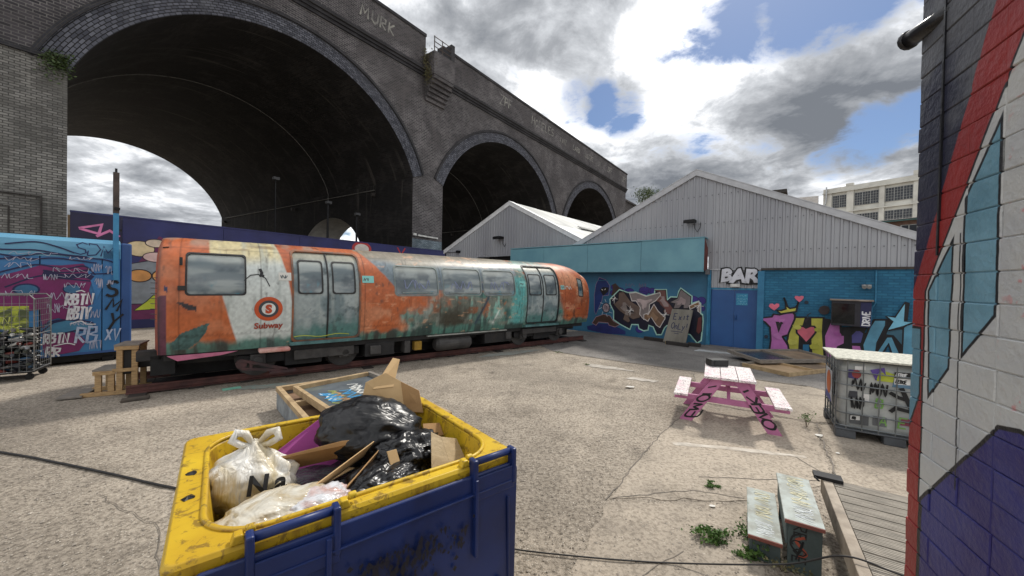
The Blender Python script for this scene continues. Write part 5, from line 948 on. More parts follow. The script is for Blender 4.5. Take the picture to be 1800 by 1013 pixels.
def pane_cols(s, z, seed):
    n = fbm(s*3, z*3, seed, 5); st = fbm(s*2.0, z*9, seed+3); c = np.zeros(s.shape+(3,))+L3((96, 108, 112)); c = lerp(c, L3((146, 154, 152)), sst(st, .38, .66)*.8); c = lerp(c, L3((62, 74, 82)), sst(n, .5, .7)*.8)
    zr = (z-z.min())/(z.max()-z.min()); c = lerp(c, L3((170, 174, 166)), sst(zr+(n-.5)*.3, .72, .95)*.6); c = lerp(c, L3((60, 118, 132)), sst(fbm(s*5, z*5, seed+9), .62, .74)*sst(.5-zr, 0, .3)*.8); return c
def patch(a, b, z0, z1, off, nx, nz, cf, mt, parent, nm):
    sx = np.linspace(a, b, nx); sz = np.linspace(z0, z1, nz); A, B = np.meshgrid(sx, sz, indexing='ij'); cc = cf(A, B).reshape(-1, 3)
    mb = MB(); mb.add([surf(p, q, off) for p in sx for q in sz], [(i*nz+j, i*nz+j+1, (i+1)*nz+j+1, (i+1)*nz+j) for i in range(nx-1) for j in range(nz-1)], None, cc.tolist()); return mb.build(nm, mt, parent, smooth=True)
glm = colmat('grimy_glass', rough=.16, bump=.03, bscale=6, spec=.9, rnoise=.2)
for k, (a, b, z0, z1, r) in enumerate(HOLES):
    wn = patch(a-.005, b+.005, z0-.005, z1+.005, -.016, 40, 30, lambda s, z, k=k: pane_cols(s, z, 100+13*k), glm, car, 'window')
    ring_on(a-.016, b+.016, z0-.016, z1+.016, r, .027, .006, rub if k in (0, 4) else ali, wn, 'window_frame')
    if 0 < k < 4:
        mb = MB(); q = [surf(a+.18+t*(b-a-.3), z0+.07, .0) for t in np.linspace(0, 1, 8)]; mb.tube(q, .014, 6); mb.build('window_rail', ali, wn)
        mb = MB(); scribble(mb, a+.25, z0+.15, .7, .26, .018, surf, -.010, 12); mb.build('scratched_tag', mat('faded_lilac', (132, 140, 170), (110, 120, 150)), wn)
def door_cols(s, z):
    n = fbm(s*3.1, z*3.1, 201, 5); st = fbm(s*12, z*1.2, 205); c = np.zeros(s.shape+(3,))+L3((152, 162, 162)); c = lerp(c, L3((110, 126, 130)), sst(n, .42, .66)); c = lerp(c, L3((160, 168, 164)), sst(st, .6, .78)*.6); c = lerp(c, L3((150, 146, 128)), sst(z, 2.42, 2.6)*.8)
    c = lerp(c, L3((64, 118, 112)), sst(1.3-z+(n-.5)*.6, .0, .4)*.75); c = lerp(c, L3((52, 60, 62)), sst(fbm(s*9, z*9, 215), .66, .78)*.5); return c*(.78+.44*fbm(s*22, z*22, 219)[..., None])
for k, (a, b, z0, z1) in enumerate(DOORS):
    d = patch(a, b, z0, z1, -.028, 34, 90, door_cols, trm, car, 'sliding_door')
    q = .09; wz0, wz1 = (1.80, 2.50) if k < 2 else (1.74, 2.40)
    wn = patch(a+q, b-q, wz0, wz1, -.022, 20, 24, lambda s, z, k=k: pane_cols(s, z, 300+13*k), glm, d, 'door_window'); ring_on(a+q-.012, b-q+.012, wz0-.012, wz1+.012, .06, .03, -.012, rub, d, 'window_seal')
for (a, b, z0, z1, r) in ((2.10, 3.40, .80, 2.70, .10), (8.45, 9.82, .84, 2.66, .10)):
    ring_on(a-.03, b+.03, z0-.01, z1+.02, r, .035, .012, mat('door_frame_paint', (150, 92, 56), (90, 82, 78), dirt=.4) if a < 5 else rub, car, 'door_frame')
    m_ = (a+b)/2; mb = MB(); 
    for z in np.linspace(z0, z1-.06, 24): pass
    q = [surf(m_, z, -.014) for z in np.linspace(z0+.02, z1-.03, 26)]; mb.tube(q, .016, 6); mb.build('door_edge_seal', rub, car)
    mb = MB(); st_ = [surf(a-.05, .79, .03), surf(b+.05, .79, .03)]; mb.bar((a-.05, CY-1.10, .765), (b+.05, CY-1.10, .765), .09, .06); mb.build('door_sill', mat('sill_teal', (86, 128, 128), (60, 88, 90), dirt=.4), car)
mb = MB(); mb.tube([surf(s_, .90+.02*math.sin(s_*9), .005) for s_ in np.linspace(2.12, 3.2, 12)], .008, 5); mb.build('yellow_paint_run', paint((190, 196, 60)), car)
# roundel and lettering on the white panel
def disc(cx, cz, r0, r1, c, off, nm, n=40):
    mb = MB(); mb.add([surf(cx+r0*math.cos(6.28319*k/n), cz+r0*math.sin(6.28319*k/n), off) for k in range(n)]+[surf(cx+r1*math.cos(6.28319*k/n), cz+r1*math.sin(6.28319*k/n), off) for k in range(n)], [(k, (k+1) % n, (k+1) % n+n, k+n) for k in range(n)]); return mb.build(nm, paint(c), car)
disc(1.675, 1.50, .165, .235, (204, 84, 36), .007, 'roundel_ring'); disc(1.675, 1.50, .115, .166, (62, 66, 72), .008, 'roundel_ring'); disc(1.675, 1.50, .0, .116, (228, 230, 226), .009, 'roundel_disc')
font_on('S', 1.675, 1.425, .215, (196, 74, 36), surf, .013, car, 'roundel_letter', .014)
font_on('Subway', 1.675, 1.12, .155, (160, 62, 42), surf, .012, car, 'car_lettering', .005, .06)
for (a, b, z0, z1, c) in ((1.84, 2.06, 2.06, 2.22, (206, 204, 196)), (3.46, 3.72, 2.04, 2.2, (130, 196, 190)), (8.12, 8.36, 2.0, 2.16, (126, 196, 190)), (9.92, 10.1, 1.92, 2.06, (140, 190, 184))):
    pl = patch(a, b, z0, z1, .010, 6, 6, lambda s, z, c=c: np.zeros(s.shape+(3,))+L3(c), trm, car, 'notice_plate'); mb = MB(); scribble(mb, a+.03, z0+.04, .12, .07, .014, surf, .014, 7); mb.build('notice_print', paint((90, 100, 104)), pl)
# painted arc and small figure over the white panel
mb = MB(); stroke(mb, [(1.28, 2.05), (1.38, 2.15), (1.5, 2.17), (1.62, 2.1), (1.69, 1.94)], .016, surf, .009); stroke(mb, [(1.53, 2.28), (1.56, 2.2), (1.54, 2.13)], .05, surf, .0105); stroke(mb, [(1.52, 2.14), (1.60, 2.15)], .04, surf, .0115); mb.build('painted_squiggle', paint((26, 26, 30)), car)
mb = MB(); scribble(mb, 10.14, 1.92, .3, .12, .022, surf, .012, 6); mb.build('white_tag', paint((226, 222, 214)), car)
mb = MB(); stroke(mb, [(10.2, 1.30), (11.0, 1.27)], .04, surf, .010); mb.build('red_white_stripe', paint((190, 70, 60)), car)
# underframe
und = mat('underframe_black', (34, 33, 34), (22, 22, 23), rough=.7, dirt=.3, dirtc=(70, 60, 52), bump=.3); ugrey = mat('underframe_grey', (74, 72, 70), (52, 50, 50), rough=.65, dirt=.4, dirtc=(40, 36, 34))
mb = MB(); mb.box(.15, 11.3, -.32, 1.54, .60, .715); mb.box(.15, 11.3, .1, .2, .45, .6); mb.box(.15, 11.3, 1.0, 1.1, .45, .6); mb.build('solebar', und, car)
mb = MB(); mb.box(.2, 11.2, .32, .9, .2, .598); mb.box(-.02, .3, -.3, 1.5, .36, .70); mb.build('dark_fill_and_buffer', mat('fill_black', (16, 16, 17), (12, 12, 13), rough=.8), car)  # added dark mass blocks light under the floor; end box is the buffer beam
for sc in (2.35, 9.35):
    mb = MB(); mb.box(sc-1.15, sc+1.15, -.22, -.12, .38, .56); mb.box(sc-.35, sc+.35, -.25, -.1, .28, .6); mb.box(sc-1.2, sc+1.2, 1.3, 1.4, .38, .56); mb.box(sc-.2, sc+.2, -.2, 1.4, .3, .5); bo = mb.build('bogie', und, car, bev=.012)
    for dx in (-.82, .82):
        mb = MB(); mb.tube([(sc+dx, -.06, .45), (sc+dx, .06, .45)], .34, 24); mb.tube([(sc+dx, .06, .45), (sc+dx, .09, .45)], .37, 24); mb.tube([(sc+dx, 1.16, .45), (sc+dx, 1.28, .45)], .34, 24); mb.tube([(sc+dx, 0, .45), (sc+dx, 1.2, .45)], .06, 10); mb.build('wheelset', ugrey, bo)
        mb = MB(); mb.box(sc+dx-.13, sc+dx+.13, -.3, -.2, .34, .58); mb.tube([(sc+dx, -.36, .45), (sc+dx, -.3, .45)], .09, 14); mb.build('axlebox', ugrey, bo, bev=.015)
for (a, b, y0, y1, z0, z1, mt, nm) in ((2.15, 3.35, -.36, -.24, .40, .60, ugrey, 'equipment_box'), (3.6, 4.3, -.34, .2, .30, .62, und, 'equipment_box'), (4.55, 4.7, -.38, -.1, .30, .60, ugrey, 'equipment_box'), (4.82, 5.02, -.36, -.2, .34, .56, mat('yellow_box', (176, 140, 40), (130, 100, 34)), 'equipment_box'), (3.7, 3.95, -.42, -.3, .36, .56, ugrey, 'junction_box'), (7.0, 8.0, -.34, .2, .32, .6, und, 'equipment_box'), (7.75, 7.95, -.4, -.3, .4, .62, ugrey, 'junction_box'), (8.4, 9.9, -.40, -.27, .5, .66, ugrey, 'equipment_box')):
    mb = MB(); mb.box(a, b, y0, y1, z0, z1); mb.build(nm, mt, car, bev=.012)
mb = MB(); mb.tube([(5.45, -.2, .42), (5.52, -.2, .42), (6.5, -.2, .42), (6.57, -.2, .42)], [.12, .19, .19, .12], 20); mb.build('air_reservoir', ugrey, car)
mb = MB(); mb.box(5.15, 7.75, -.42, -.30, .668, .70); mb.build('running_board', mat('pale_plate', (170, 172, 166), (120, 124, 120), dirt=.3), car)
mb = MB(); mb.box(1.52, 2.05, -.62, -.36, .64, .72); mb.build('cab_step', mat('faded_step', (206, 176, 166), (186, 120, 112), dirt=.3), car, bev=.03, bseg=3)
mb = MB(); mb.prism([(.2, .70), (1.2, .70), (.95, .645), (.34, .60)], -.43, -.40); mb.build('torn_skirt', mat('pink_paint', (196, 120, 146), (170, 90, 120), dirt=.3, dirtc=(100, 60, 80)), car)
sh_m = mat('shoe_beam', (74, 46, 46), (44, 36, 38), dirt=.4); mb = MB(); mb.bar((1.25, -.5, .52), (2.0, -.55, .27), .05, .05); mb.bar((1.25, -.5, .36), (2.0, -.55, .25), .05, .05); mb.tube([(1.25, -.52, .45), (1.25, -.44, .45)], .09, 14); mb.bar((1.7, -.55, .24), (2.15, -.55, .24), .12, .04); mb.bar((1.4, -.5, .47), (1.4, -.5, .34), .06, .05); mb.build('collector_shoe', sh_m, car)
mb = MB(); mb.box(-.28, .12, .3, .92, .42, .64); mb.box(-.42, -.28, .2, .45, .34, .78); mb.box(-.42, -.28, .77, 1.02, .34, .78); mb.tube([(-.5, .61, .56), (-.1, .61, .56)], .07, 10); mb.box(-.2, .14, -.3, -.1, .62, .8); mb.build('coupler', und, car, bev=.015)
mb = MB()
for k in range(9): mb.tube([(-.02, CY-.9, 1.35+.09*k), (.075, CY-1.02, 1.35+.09*k)], .006, 5)
mb.build('end_grille', ugrey, car)
mb = MB(); mb.tube([surf(s_, 2.62, .012) for s_ in (.12, .2)], .01, 5); mb.box(.36, .40, CY-1.13, CY-1.07, 2.30, 2.44); mb.box(.34, .46, CY-1.19, CY-1.14, 1.86, 1.94); mb.build('door_catch', rub, car)
gp = thing('glass_fragment', 'pale green broken plate on the ground by the near rail', 'plate', (-5.25, 6.95, .004), R_(45)); mb = MB(); mb.box(-.14, .14, -.07, .07, 0, .012); mb.build('plate', mat('pale_green_plate', (140, 196, 172), (110, 170, 150)), gp)

# ================================================================== WASTE BIN
BROT = R_(38.5)
wbin = thing('waste_bin', 'large yellow and blue four wheeled waste bin with its lid hung open in front', 'bin', (-.873, 1.997, 0), BROT)
def rr3(hx, hy, r, z, n=6, cx=0, cy=0):
    o = []
    for sx, sy, t0 in ((1, 1, 0), (-1, 1, 90), (-1, -1, 180), (1, -1, 270)):
        for k in range(n+1): t = R_(t0+90*k/n); o.append((cx+sx*(hx-r)+r*math.cos(t), cy+sy*(hy-r)+r*math.sin(t), z))
    return o
m_, T, b = base('yellow_bin_plastic'); v = T.n('ShaderNodeTexCoord').outputs['Object']; nx, ny, nzz = T.sep(T.n('ShaderNodeNewGeometry').outputs['Normal'])
cc = T.mix(T.ramp(T.noise(v, 3, 5), .3, .7), lin((210, 176, 40)), lin((188, 150, 30))); d1 = T.ramp(T.noise(v, 16, 6, .7, .6), .54, .62); cc = T.mix(T.math('MULTIPLY', d1, .7), cc, lin((104, 78, 40)))
d2 = T.ramp(T.noise(T.vmath('MULTIPLY', v, (9, 9, 1.6)), 1.0, 6, .65), .5, .66); sd = T.ramp(T.math('ABSOLUTE', nzz), .7, .3); cc = T.mix(T.math('MULTIPLY', T.math('MULTIPLY', d2, sd), .75), cc, lin((120, 84, 34)))
d3 = T.ramp(T.noise(T.vmath('MULTIPLY', v, (5, 30, 10)), 1.0, 5, .6), .6, .68); cc = T.mix(T.math('MULTIPLY', d3, .45), cc, lin((70, 56, 40))); T.l(cc, b.inputs['Base Color']); b.inputs['Roughness'].default_value = .42; T.l(T.bump(T.noise(v, 40, 4), .15, .004), b.inputs['Normal']); yel = m_
bblue = mat('blue_lid', (26, 48, 106), (18, 34, 80), rough=.42, scale=2.5, dirt=.35, dirtc=(14, 16, 34), bump=.1, bscale=30, spec=.5)
mb = MB(); cx_i = .012
mb.loft([rr3(.52, .42, .06, .16, 10), rr3(.55, .46, .06, .3, 10), rr3(.62, .535, .05, 1.08, 10), rr3(.69, .585, .04, 1.10, 10), rr3(.695, .59, .04, 1.19, 10), rr3(.685, .58, .04, 1.205, 10), rr3(.615, .53, .2, 1.205, 10, cx=cx_i), rr3(.600, .515, .2, 1.19, 10, cx=cx_i), rr3(.50, .42, .12, .30, 10, cx=0.02)], cap0=True, cap1=True); mb.build('tub', yel, wbin, smooth=False, bev=.004)
q = rr3(.608, .523, .2, 1.207, 10, cx=cx_i); mb = MB(); mb.tube(q+[q[0]], .011, 8, cap=False); mb.build('rim_lip', yel, wbin, smooth=True)
for x in (-.5, .5):
    for y in (-.4, .4): mb = MB(); mb.tube([(x, y-.025, .09), (x, y+.025, .09)], .09, 16); mb.box(x-.03, x+.03, y-.035, y+.035, .1, .17); mb.build('castor', blk, wbin)
# lid hanging down the front
lid = MB(); yo = -.615
lid.add([(-.655, yo, 1.14), (-.6, yo, 1.165), (.655, yo, 1.165), (.69, yo, 1.13), (.665, yo-.02, .22), (-.63, yo-.02, .22)]+[(-.655, yo+.022, 1.14), (-.6, yo+.022, 1.165), (.655, yo+.022, 1.165), (.69, yo+.022, 1.13), (.665, yo, .22), (-.63, yo, .22)], [(0, 5, 4, 3, 2, 1), (6, 7, 8, 9, 10, 11)]+[(i, (i+1) % 6, (i+1) % 6+6, i+6) for i in range(6)]); lidp = lid.build('lid', bblue, wbin, bev=.012, bseg=3)
mb = MB()
mb.bar((-.62, yo-.008, 1.08), (.64, yo-.008, 1.08), .02, .008)
for x, z0, z1 in ((-.23, .3, 1.14), (.42, .78, 1.15)): mb.bar((x, yo-.014, z0), (x, yo-.012, z1), .018, .03, (0, 1, 0))
q = [(.56, yo-.02, .62), (.53, yo-.02, .45), (.47, yo-.025, .32), (.44, yo-.025, .23)]; mb.tube(q, .012, 6); mb.tube([(.62, yo-.01, 1.0), (.63, yo-.014, .5), (.62, yo-.02, .24)], .008, 6); mb.build('lid_rib', bblue, lidp, bev=.004)
for x0, x1, z in ((-.46, -.19, 1.09), (.43, .66, 1.10)): mb = MB(); mb.box(x0, x1, yo-.012, yo-.003, z-.06, z+.055); mb.build('hinge_plate', bblue, lidp, bev=.006)
for x0, x1 in ((-.47, -.20), (.42, .655)):
    mb = MB(); mb.tube([(x0, -.60, 1.222), (x1, -.60, 1.222)], .017, 12); h = mb.build('hinge_bar', bblue, wbin, smooth=True)
    for x in (x0-.0, x1): mb = MB(); mb.box(x-.013, x+.013, -.632, -.575, 1.06, 1.242); mb.build('hinge_strap', bblue, h, bev=.008)
for x in (-.50, -.165, .385): mb = MB(); mb.prism([(x-.024, 1.206), (x+.024, 1.206), (x+.012, 1.238), (x-.012, 1.238)], -.59, -.55); mb.tube([(x+.02, -.56, 1.235), (x+.05, -.56, 1.235)], .016, 8); mb.build('lid_bracket', yel, wbin, bev=.005)
for y in (.10, -.14):
    mb = MB(); ri = [(-.648+random.uniform(.6, 1)*.024*math.cos(t*.524), y+random.uniform(.5, 1)*.034*math.sin(t*.524), 1.2065) for t in range(12)]; mb.add(ri+[(-.648, y, 1.214)], [(i, (i+1) % 12, 12) for i in range(12)]); mb.build('tar_spot', mat('tar', (24, 22, 22), rough=.3, bump=.5), wbin)
sc_m = mat('black_scuff', (14, 15, 26), (18, 20, 40), rough=.35, scale=10, bump=.2); mb = MB()
for _ in range(260):
    x = random.gauss(-.02, .2); z = .99-abs(random.gauss(0, .11)); s_ = random.uniform(.004, .016)
    if -.22 < x < .5 and abs(x+.225) > .03: mb.add([(x-s_*random.uniform(.5, 1), yo-.0205-.0*z, z), (x, yo-.0208, z-s_*random.uniform(.5, 2.6)), (x+s_*random.uniform(.5, 1), yo-.0205, z), (x, yo-.0205, z+s_)], [(0, 1, 2, 3)])
sco = mb.build('scuffed_stain', sc_m, lidp); kind(sco, 'stuff')
# ---- rubbish in the bin: local bin coordinates to world
BM = Matrix.Translation((-.873, 1.997, 0)) @ Matrix.Rotation(BROT, 4, 'Z')
def bw(x, y, z): return tuple(BM @ Vector((x, y, z)))
def bag_mesh(rx, ry, rz, seed, crease=.10, sub=5, tie=None, flat=.25):
    bm = bmesh.new(); bmesh.ops.create_icosphere(bm, subdivisions=sub, radius=1.0); V = np.array([v.co[:] for v in bm.verts]); F_ = [tuple(v.index for v in f.verts) for f in bm.faces]; bm.free()
    az = np.arctan2(V[:, 1], V[:, 0]); elv = V[:, 2]; ph = rng.uniform(0, 6, 3)
    u = V[:, 0]*2.2+seed; v = V[:, 1]*2.2+V[:, 2]*1.7
    rid = 1-np.abs(2*fbm(u*1.3+V[:, 2], v*1.3, seed, 4)-1); lump = fbm(u*.7, v*.7+V[:, 2], seed+5, 3)-.5
    rad = 1+crease*(rid-.6)*1.3+lump*.38+crease*.4*(1-np.abs(2*fbm(u*3.1, v*3.1+elv*2, seed+11, 3)-1)-.6)
    P_ = V*rad[:, None]
    if tie is not None:                                    # gather the top into a neck with radial pleats
        t = sst(elv, tie, 1.0); pl = 1+.10*np.sin(az*11+ph[0]+1.2*np.sin(az*3))*sst(elv, -.3, .75)*(1-.5*t); k = 1-.86*t**1.15; P_[:, 0] *= k*pl; P_[:, 1] *= k*pl; P_[:, 2] += .25*t
    P_[:, 2] = np.where(P_[:, 2] < -flat*2.4, -flat*2.4+(P_[:, 2]+flat*2.4)*.25, P_[:, 2])
    P_ *= np.array([rx, ry, rz]); mb = MB(); mb.add(P_.tolist(), F_); return mb
def plastic(name, c, c2, rough, st=(3, 14, 14), bst=.5, cs=5):
    """thin film: long creases along the bag, a few sharp crumples"""
    m_, T, b = base(name); v = T.n('ShaderNodeTexCoord').outputs['Object']; n = T.noise(v, cs, 4, .55, .6)
    T.l(T.mix(T.ramp(n, .38, .62), lin(c), lin(c2)), b.inputs['Base Color']); b.inputs['Roughness'].default_value = rough; b.inputs['Specular IOR Level'].default_value = .5
    f1 = T.math('ABSOLUTE', T.math('SUBTRACT', T.noise(T.vmath('MULTIPLY', v, st), 1.0, 3, .5, .8), .5)); f2 = T.math('ABSOLUTE', T.math('SUBTRACT', T.noise(v, 7, 2, .5, .5), .5))
    T.l(T.bump(T.math('ADD', T.math('MULTIPLY', f1, 1.6), f2), bst, .05), b.inputs['Normal']); return m_
blackbag = plastic('black_bag', (20, 20, 23), (12, 12, 14), .33, (2, 7, 7), .42); whitebag = plastic('white_bag', (226, 224, 218), (196, 180, 142), .3, (16, 16, 2.5), .45, 4); clearbag = plastic('clear_bag', (206, 202, 190), (176, 160, 130), .22, (6, 9, 12), .55, 7)
crumpled = plastic('black_film', (18, 18, 21), (12, 12, 14), .3, (6, 6, 7), .45)
def bag(name, label, loc, rot, rx, ry, rz, seed, mt, crease=.1, tie=None, flat=.25, cat='rubbish bag'):
    t = thing(name, label, cat, bw(*loc)); t.rotation_euler = rot
    bag_mesh(rx, ry, rz, seed, crease, 5, tie, flat).build('bag', mt, t, smooth=True); return t
bag('black_bin_bag', 'big full black bin bag on top of the rubbish in the bin', (.20, .22, 1.17), (R_(14), R_(10), BROT+R_(-22)), .30, .225, .185, 3, blackbag, .10, None, .3)
k_ = bag('black_bin_bag', 'crumpled black sack below the big black bag', (.31, -.04, 1.08), (0, 0, BROT), .2, .16, .12, 17, crumpled, .3)
bag('black_bin_bag', 'crumpled black sack at the front between cardboard and paper', (.10, -.22, 1.02), (0, 0, BROT+.5), .26, .16, .11, 29, crumpled, .34)
bag('black_bin_bag', 'flattened black sack between the white bag and the front rim', (-.2, -.1, .95), (0, 0, BROT+.9), .24, .2, .09, 31, crumpled, .34)
cb = bag('carrier_bag', 'white carrier bag with knotted handles and black print in the bin', (-.42, .14, 1.075), (R_(-6), R_(4), BROT+R_(-14)), .20, .15, .165, 41, whitebag, .07, .35, .3, cat='carrier bag')
mb = MB()
for sx in (-1, 1): mb.tube([(sx*.015, 0, .19), (sx*.05, .01, .235), (sx*.085, 0, .245), (sx*.10, -.01, .21), (sx*.06, -.01, .185), (sx*.02, 0, .175)], [.012, .02, .022, .02, .016, .012], 8)
mb.tube([(0, 0, .15), (0, 0, .2)], [.03, .018], 8); mb.build('knotted_handles', whitebag, cb, smooth=True)
def on_bag(x, z, o): 
    y = -.15*math.sqrt(max(.05, 1-(x/.215)**2))*(1 if z < .03 else 1-(z-.03)*4.0)-.012-o; return (x, y, z)
font_on('N.a', .085, .0, .11, (18, 18, 20), on_bag, .012, cb, 'bag_print', .004, 0)
bag('clear_rubbish_bag', 'translucent food waste bag sagging at the front left of the bin', (-.36, -.26, 1.065), (0, 0, BROT+.1), .24, .17, .095, 53, clearbag, .16, cat='rubbish bag')
bag('white_rubbish_bag', 'small white bag with pinkish smears behind the left hinge bar', (-.21, -.30, 1.085), (0, 0, BROT+.4), .15, .11, .07, 59, plastic('smeared_bag', (206, 208, 212), (188, 150, 140), .24, (7, 9, 9), .5, 6), .2)
bag('grey_rubbish_bag', 'grey plastic wrapping filling the floor of the bin', (.0, .15, .86), (0, 0, BROT), .5, .4, .13, 61, plastic('grey_wrap', (96, 98, 100), (44, 44, 48), .2), .3, cat='rubbish bag')
card = mat('cardboard', (176, 138, 92), (156, 120, 78), rough=.85, scale=5, bump=.15, bscale=40, dirt=.25, dirtc=(120, 92, 62)); cardl = mat('pale_cardboard', (204, 172, 126), (188, 156, 112), rough=.85, bump=.1)
def slab(name, label, pts, th, mt, cat='cardboard', extra=None):
    """folded sheet: list of quads in bin coordinates, given thickness"""
    t = thing(name, label, cat, (0, 0, 0))
    for k, q in enumerate(pts):
        P4 = [Vector(bw(*p)) for p in q]; n = (P4[1]-P4[0]).cross(P4[2]-P4[0]).normalized()*th
        mb = MB(); m_ = len(P4); mb.add(P4+[p+n for p in P4], [tuple(range(m_))[::-1], tuple(range(m_, 2*m_))]+[(i, (i+1) % m_, (i+1) % m_+m_, i+m_) for i in range(m_)]); o = mb.build('panel' if k == 0 else 'flap', mt if k % 2 == 0 else (extra or mt), t, bev=.0015)
        o.data.transform(Matrix.Translation((0, 0, 0)))
    c0 = sum((Vector(bw(*p)) for p in pts[0]), Vector())/len(pts[0]); t.location = c0
    for ch_ in t.children: ch_.data.transform(Matrix.Translation(-c0))
    return t
slab('cardboard_sheet', 'folded brown cardboard lying in a V beside the white carrier bag', [[(-.34, .20, 1.07), (.02, .13, 1.09), (.13, .08, 1.11), (.14, .02, 1.20), (-.02, .05, 1.215), (-.36, .10, 1.185)], [(.14, .05, 1.12), (.13, -.02, 1.20), (-.28, -.27, 1.14), (-.32, -.18, 1.04)], [(.17, -.0, 1.10), (.14, -.07, 1.165), (-.15, -.34, 1.11), (-.18, -.26, 1.03)], [(-.30, -.08, 1.02), (.05, .05, 1.04), (.02, .10, 1.03), (-.34, .0, 1.00)]], .006, card, extra=cardl)
slab('magenta_board', 'magenta faced board standing against the back of the bin', [[(-.42, .40, .92), (.14, .34, .94), (.12, .42, 1.24), (-.02, .46, 1.24), (-.30, .46, 1.06)]], .008, mat('magenta_face', (184, 82, 162), (168, 70, 148), rough=.6), 'board')
slab('cardboard_strip', 'pale corrugated cardboard strip standing up by the crumpled black bag', [[(.17, -.25, 1.03), (.225, -.24, 1.03), (.20, -.17, 1.19), (.145, -.18, 1.195)]], .008, cardl)
slab('brown_paper', 'creased sheet of brown packing paper at the right front of the bin', [[(.32, -.36, 1.02), (.47, -.30, 1.05), (.46, -.19, 1.20), (.40, -.18, 1.24)], [(.47, -.30, 1.05), (.60, -.26, 1.03), (.58, -.16, 1.15), (.46, -.19, 1.20)]], .003, mat('packing_paper', (196, 176, 142), (176, 154, 120), bump=.5, bscale=14, bd=.02, rough=.8), 'paper', None)
slab('cardboard_flap', 'torn cardboard box flaps sticking up behind the big black bag', [[(.20, .52, 1.16), (.50, .44, 1.16), (.50, .52, 1.36), (.40, .56, 1.43), (.26, .56, 1.38)], [(.50, .44, 1.16), (.60, .34, 1.16), (.60, .42, 1.30), (.50, .52, 1.36)], [(.30, .53, 1.33), (.44, .51, 1.33), (.53, .62, 1.50), (.49, .66, 1.51)]], .006, cardl, extra=card)
slab('cardboard_offcut', 'small brown cardboard offcut right of the big black bag', [[(.46, .02, 1.10), (.60, .04, 1.10), (.60, .10, 1.16), (.48, .10, 1.18)]], .005, card)

# ================================================================== timber framed panels behind the bin
fw = mat('frame_timber', (184, 160, 122), (150, 126, 94), scale=7, grain=(1, 1, 1), bump=.3, dirt=.3, dirtc=(120, 96, 70)); scen = mat('grey_scenery_paint', (150, 156, 158), (112, 116, 120), dirt=.4, dirtc=(70, 70, 72))
fr = thing('scenery_frame', 'large shallow timber framed panel lying on the ground behind the bin', 'panel', (-2.27, 5.43, 0), R_(-48))
Lx, Ly, h = 1.38, .78, .36
for (x0, x1, y0, y1) in ((-Lx, Lx, -Ly, -Ly+.07), (-Lx, Lx, Ly-.07, Ly), (-Lx, -Lx+.07, -Ly+.072, Ly-.072), (Lx-.07, Lx, -Ly+.072, Ly-.072), (-.4, -.33, -Ly+.072, Ly-.072)):
    mb = MB(); mb.box(x0, x1, y0, y1, h-.075, h); mb.build('frame_member', fw, fr, bev=.004)
for (x0, x1, y0, y1) in ((-Lx+.01, Lx-.01, -Ly+.012, -Ly+.03), (-Lx+.01, Lx-.01, Ly-.03, Ly-.012), (-Lx+.012, -Lx+.03, -Ly+.032, Ly-.032), (Lx-.03, Lx-.012, -Ly+.032, Ly-.032)): mb = MB(); mb.box(x0, x1, y0, y1, .01, h-.077); mb.build('side_board', scen, fr)
mb = MB(); mb.box(-Lx+.035, Lx-.035, -Ly+.035, Ly-.035, h-.15, h-.13); mb.build('backing_board', mat('brown_board', (132, 104, 80), (112, 88, 68), scale=2), fr)
f2 = thing('framed_painting', 'smaller timber framed board with abstract grey painting on top of the large frame', 'panel', (-2.42, 5.66, .365), R_(-45)); f2.rotation_euler = (R_(2), R_(-1), R_(-45))
for (x0, x1, y0, y1) in ((-.74, .74, -.62, -.56), (-.74, .74, .56, .62), (-.74, -.68, -.558, .558), (.68, .74, -.558, .558)): mb = MB(); mb.box(x0, x1, y0, y1, 0, .10); mb.build('frame_member', fw if y0 < 0 else greyw, f2, bev=.004)
mb = MB(); mb.box(-.678, .678, -.558, .558, .02, .035); mb.build('canvas', mat('dark_canvas', (84, 92, 98), (60, 66, 72), scale=3, dirt=.4, dirtc=(120, 124, 80)), f2)
c2f = lambda a, b, o: (a, b, .036+o)
for c, n in (((214, 216, 212), 5), ((60, 150, 204), 3), ((150, 160, 90), 3), ((190, 150, 110), 1)):
    mb = MB(); 
    for _ in range(n): x, y = random.uniform(-.55, .1), random.uniform(-.45, .25); scribble(mb, x, y, random.uniform(.25, .6), random.uniform(.1, .22), .03, c2f, .001+random.random()*.004, 8)
    mb.build('paint_stroke', paint(c), f2)
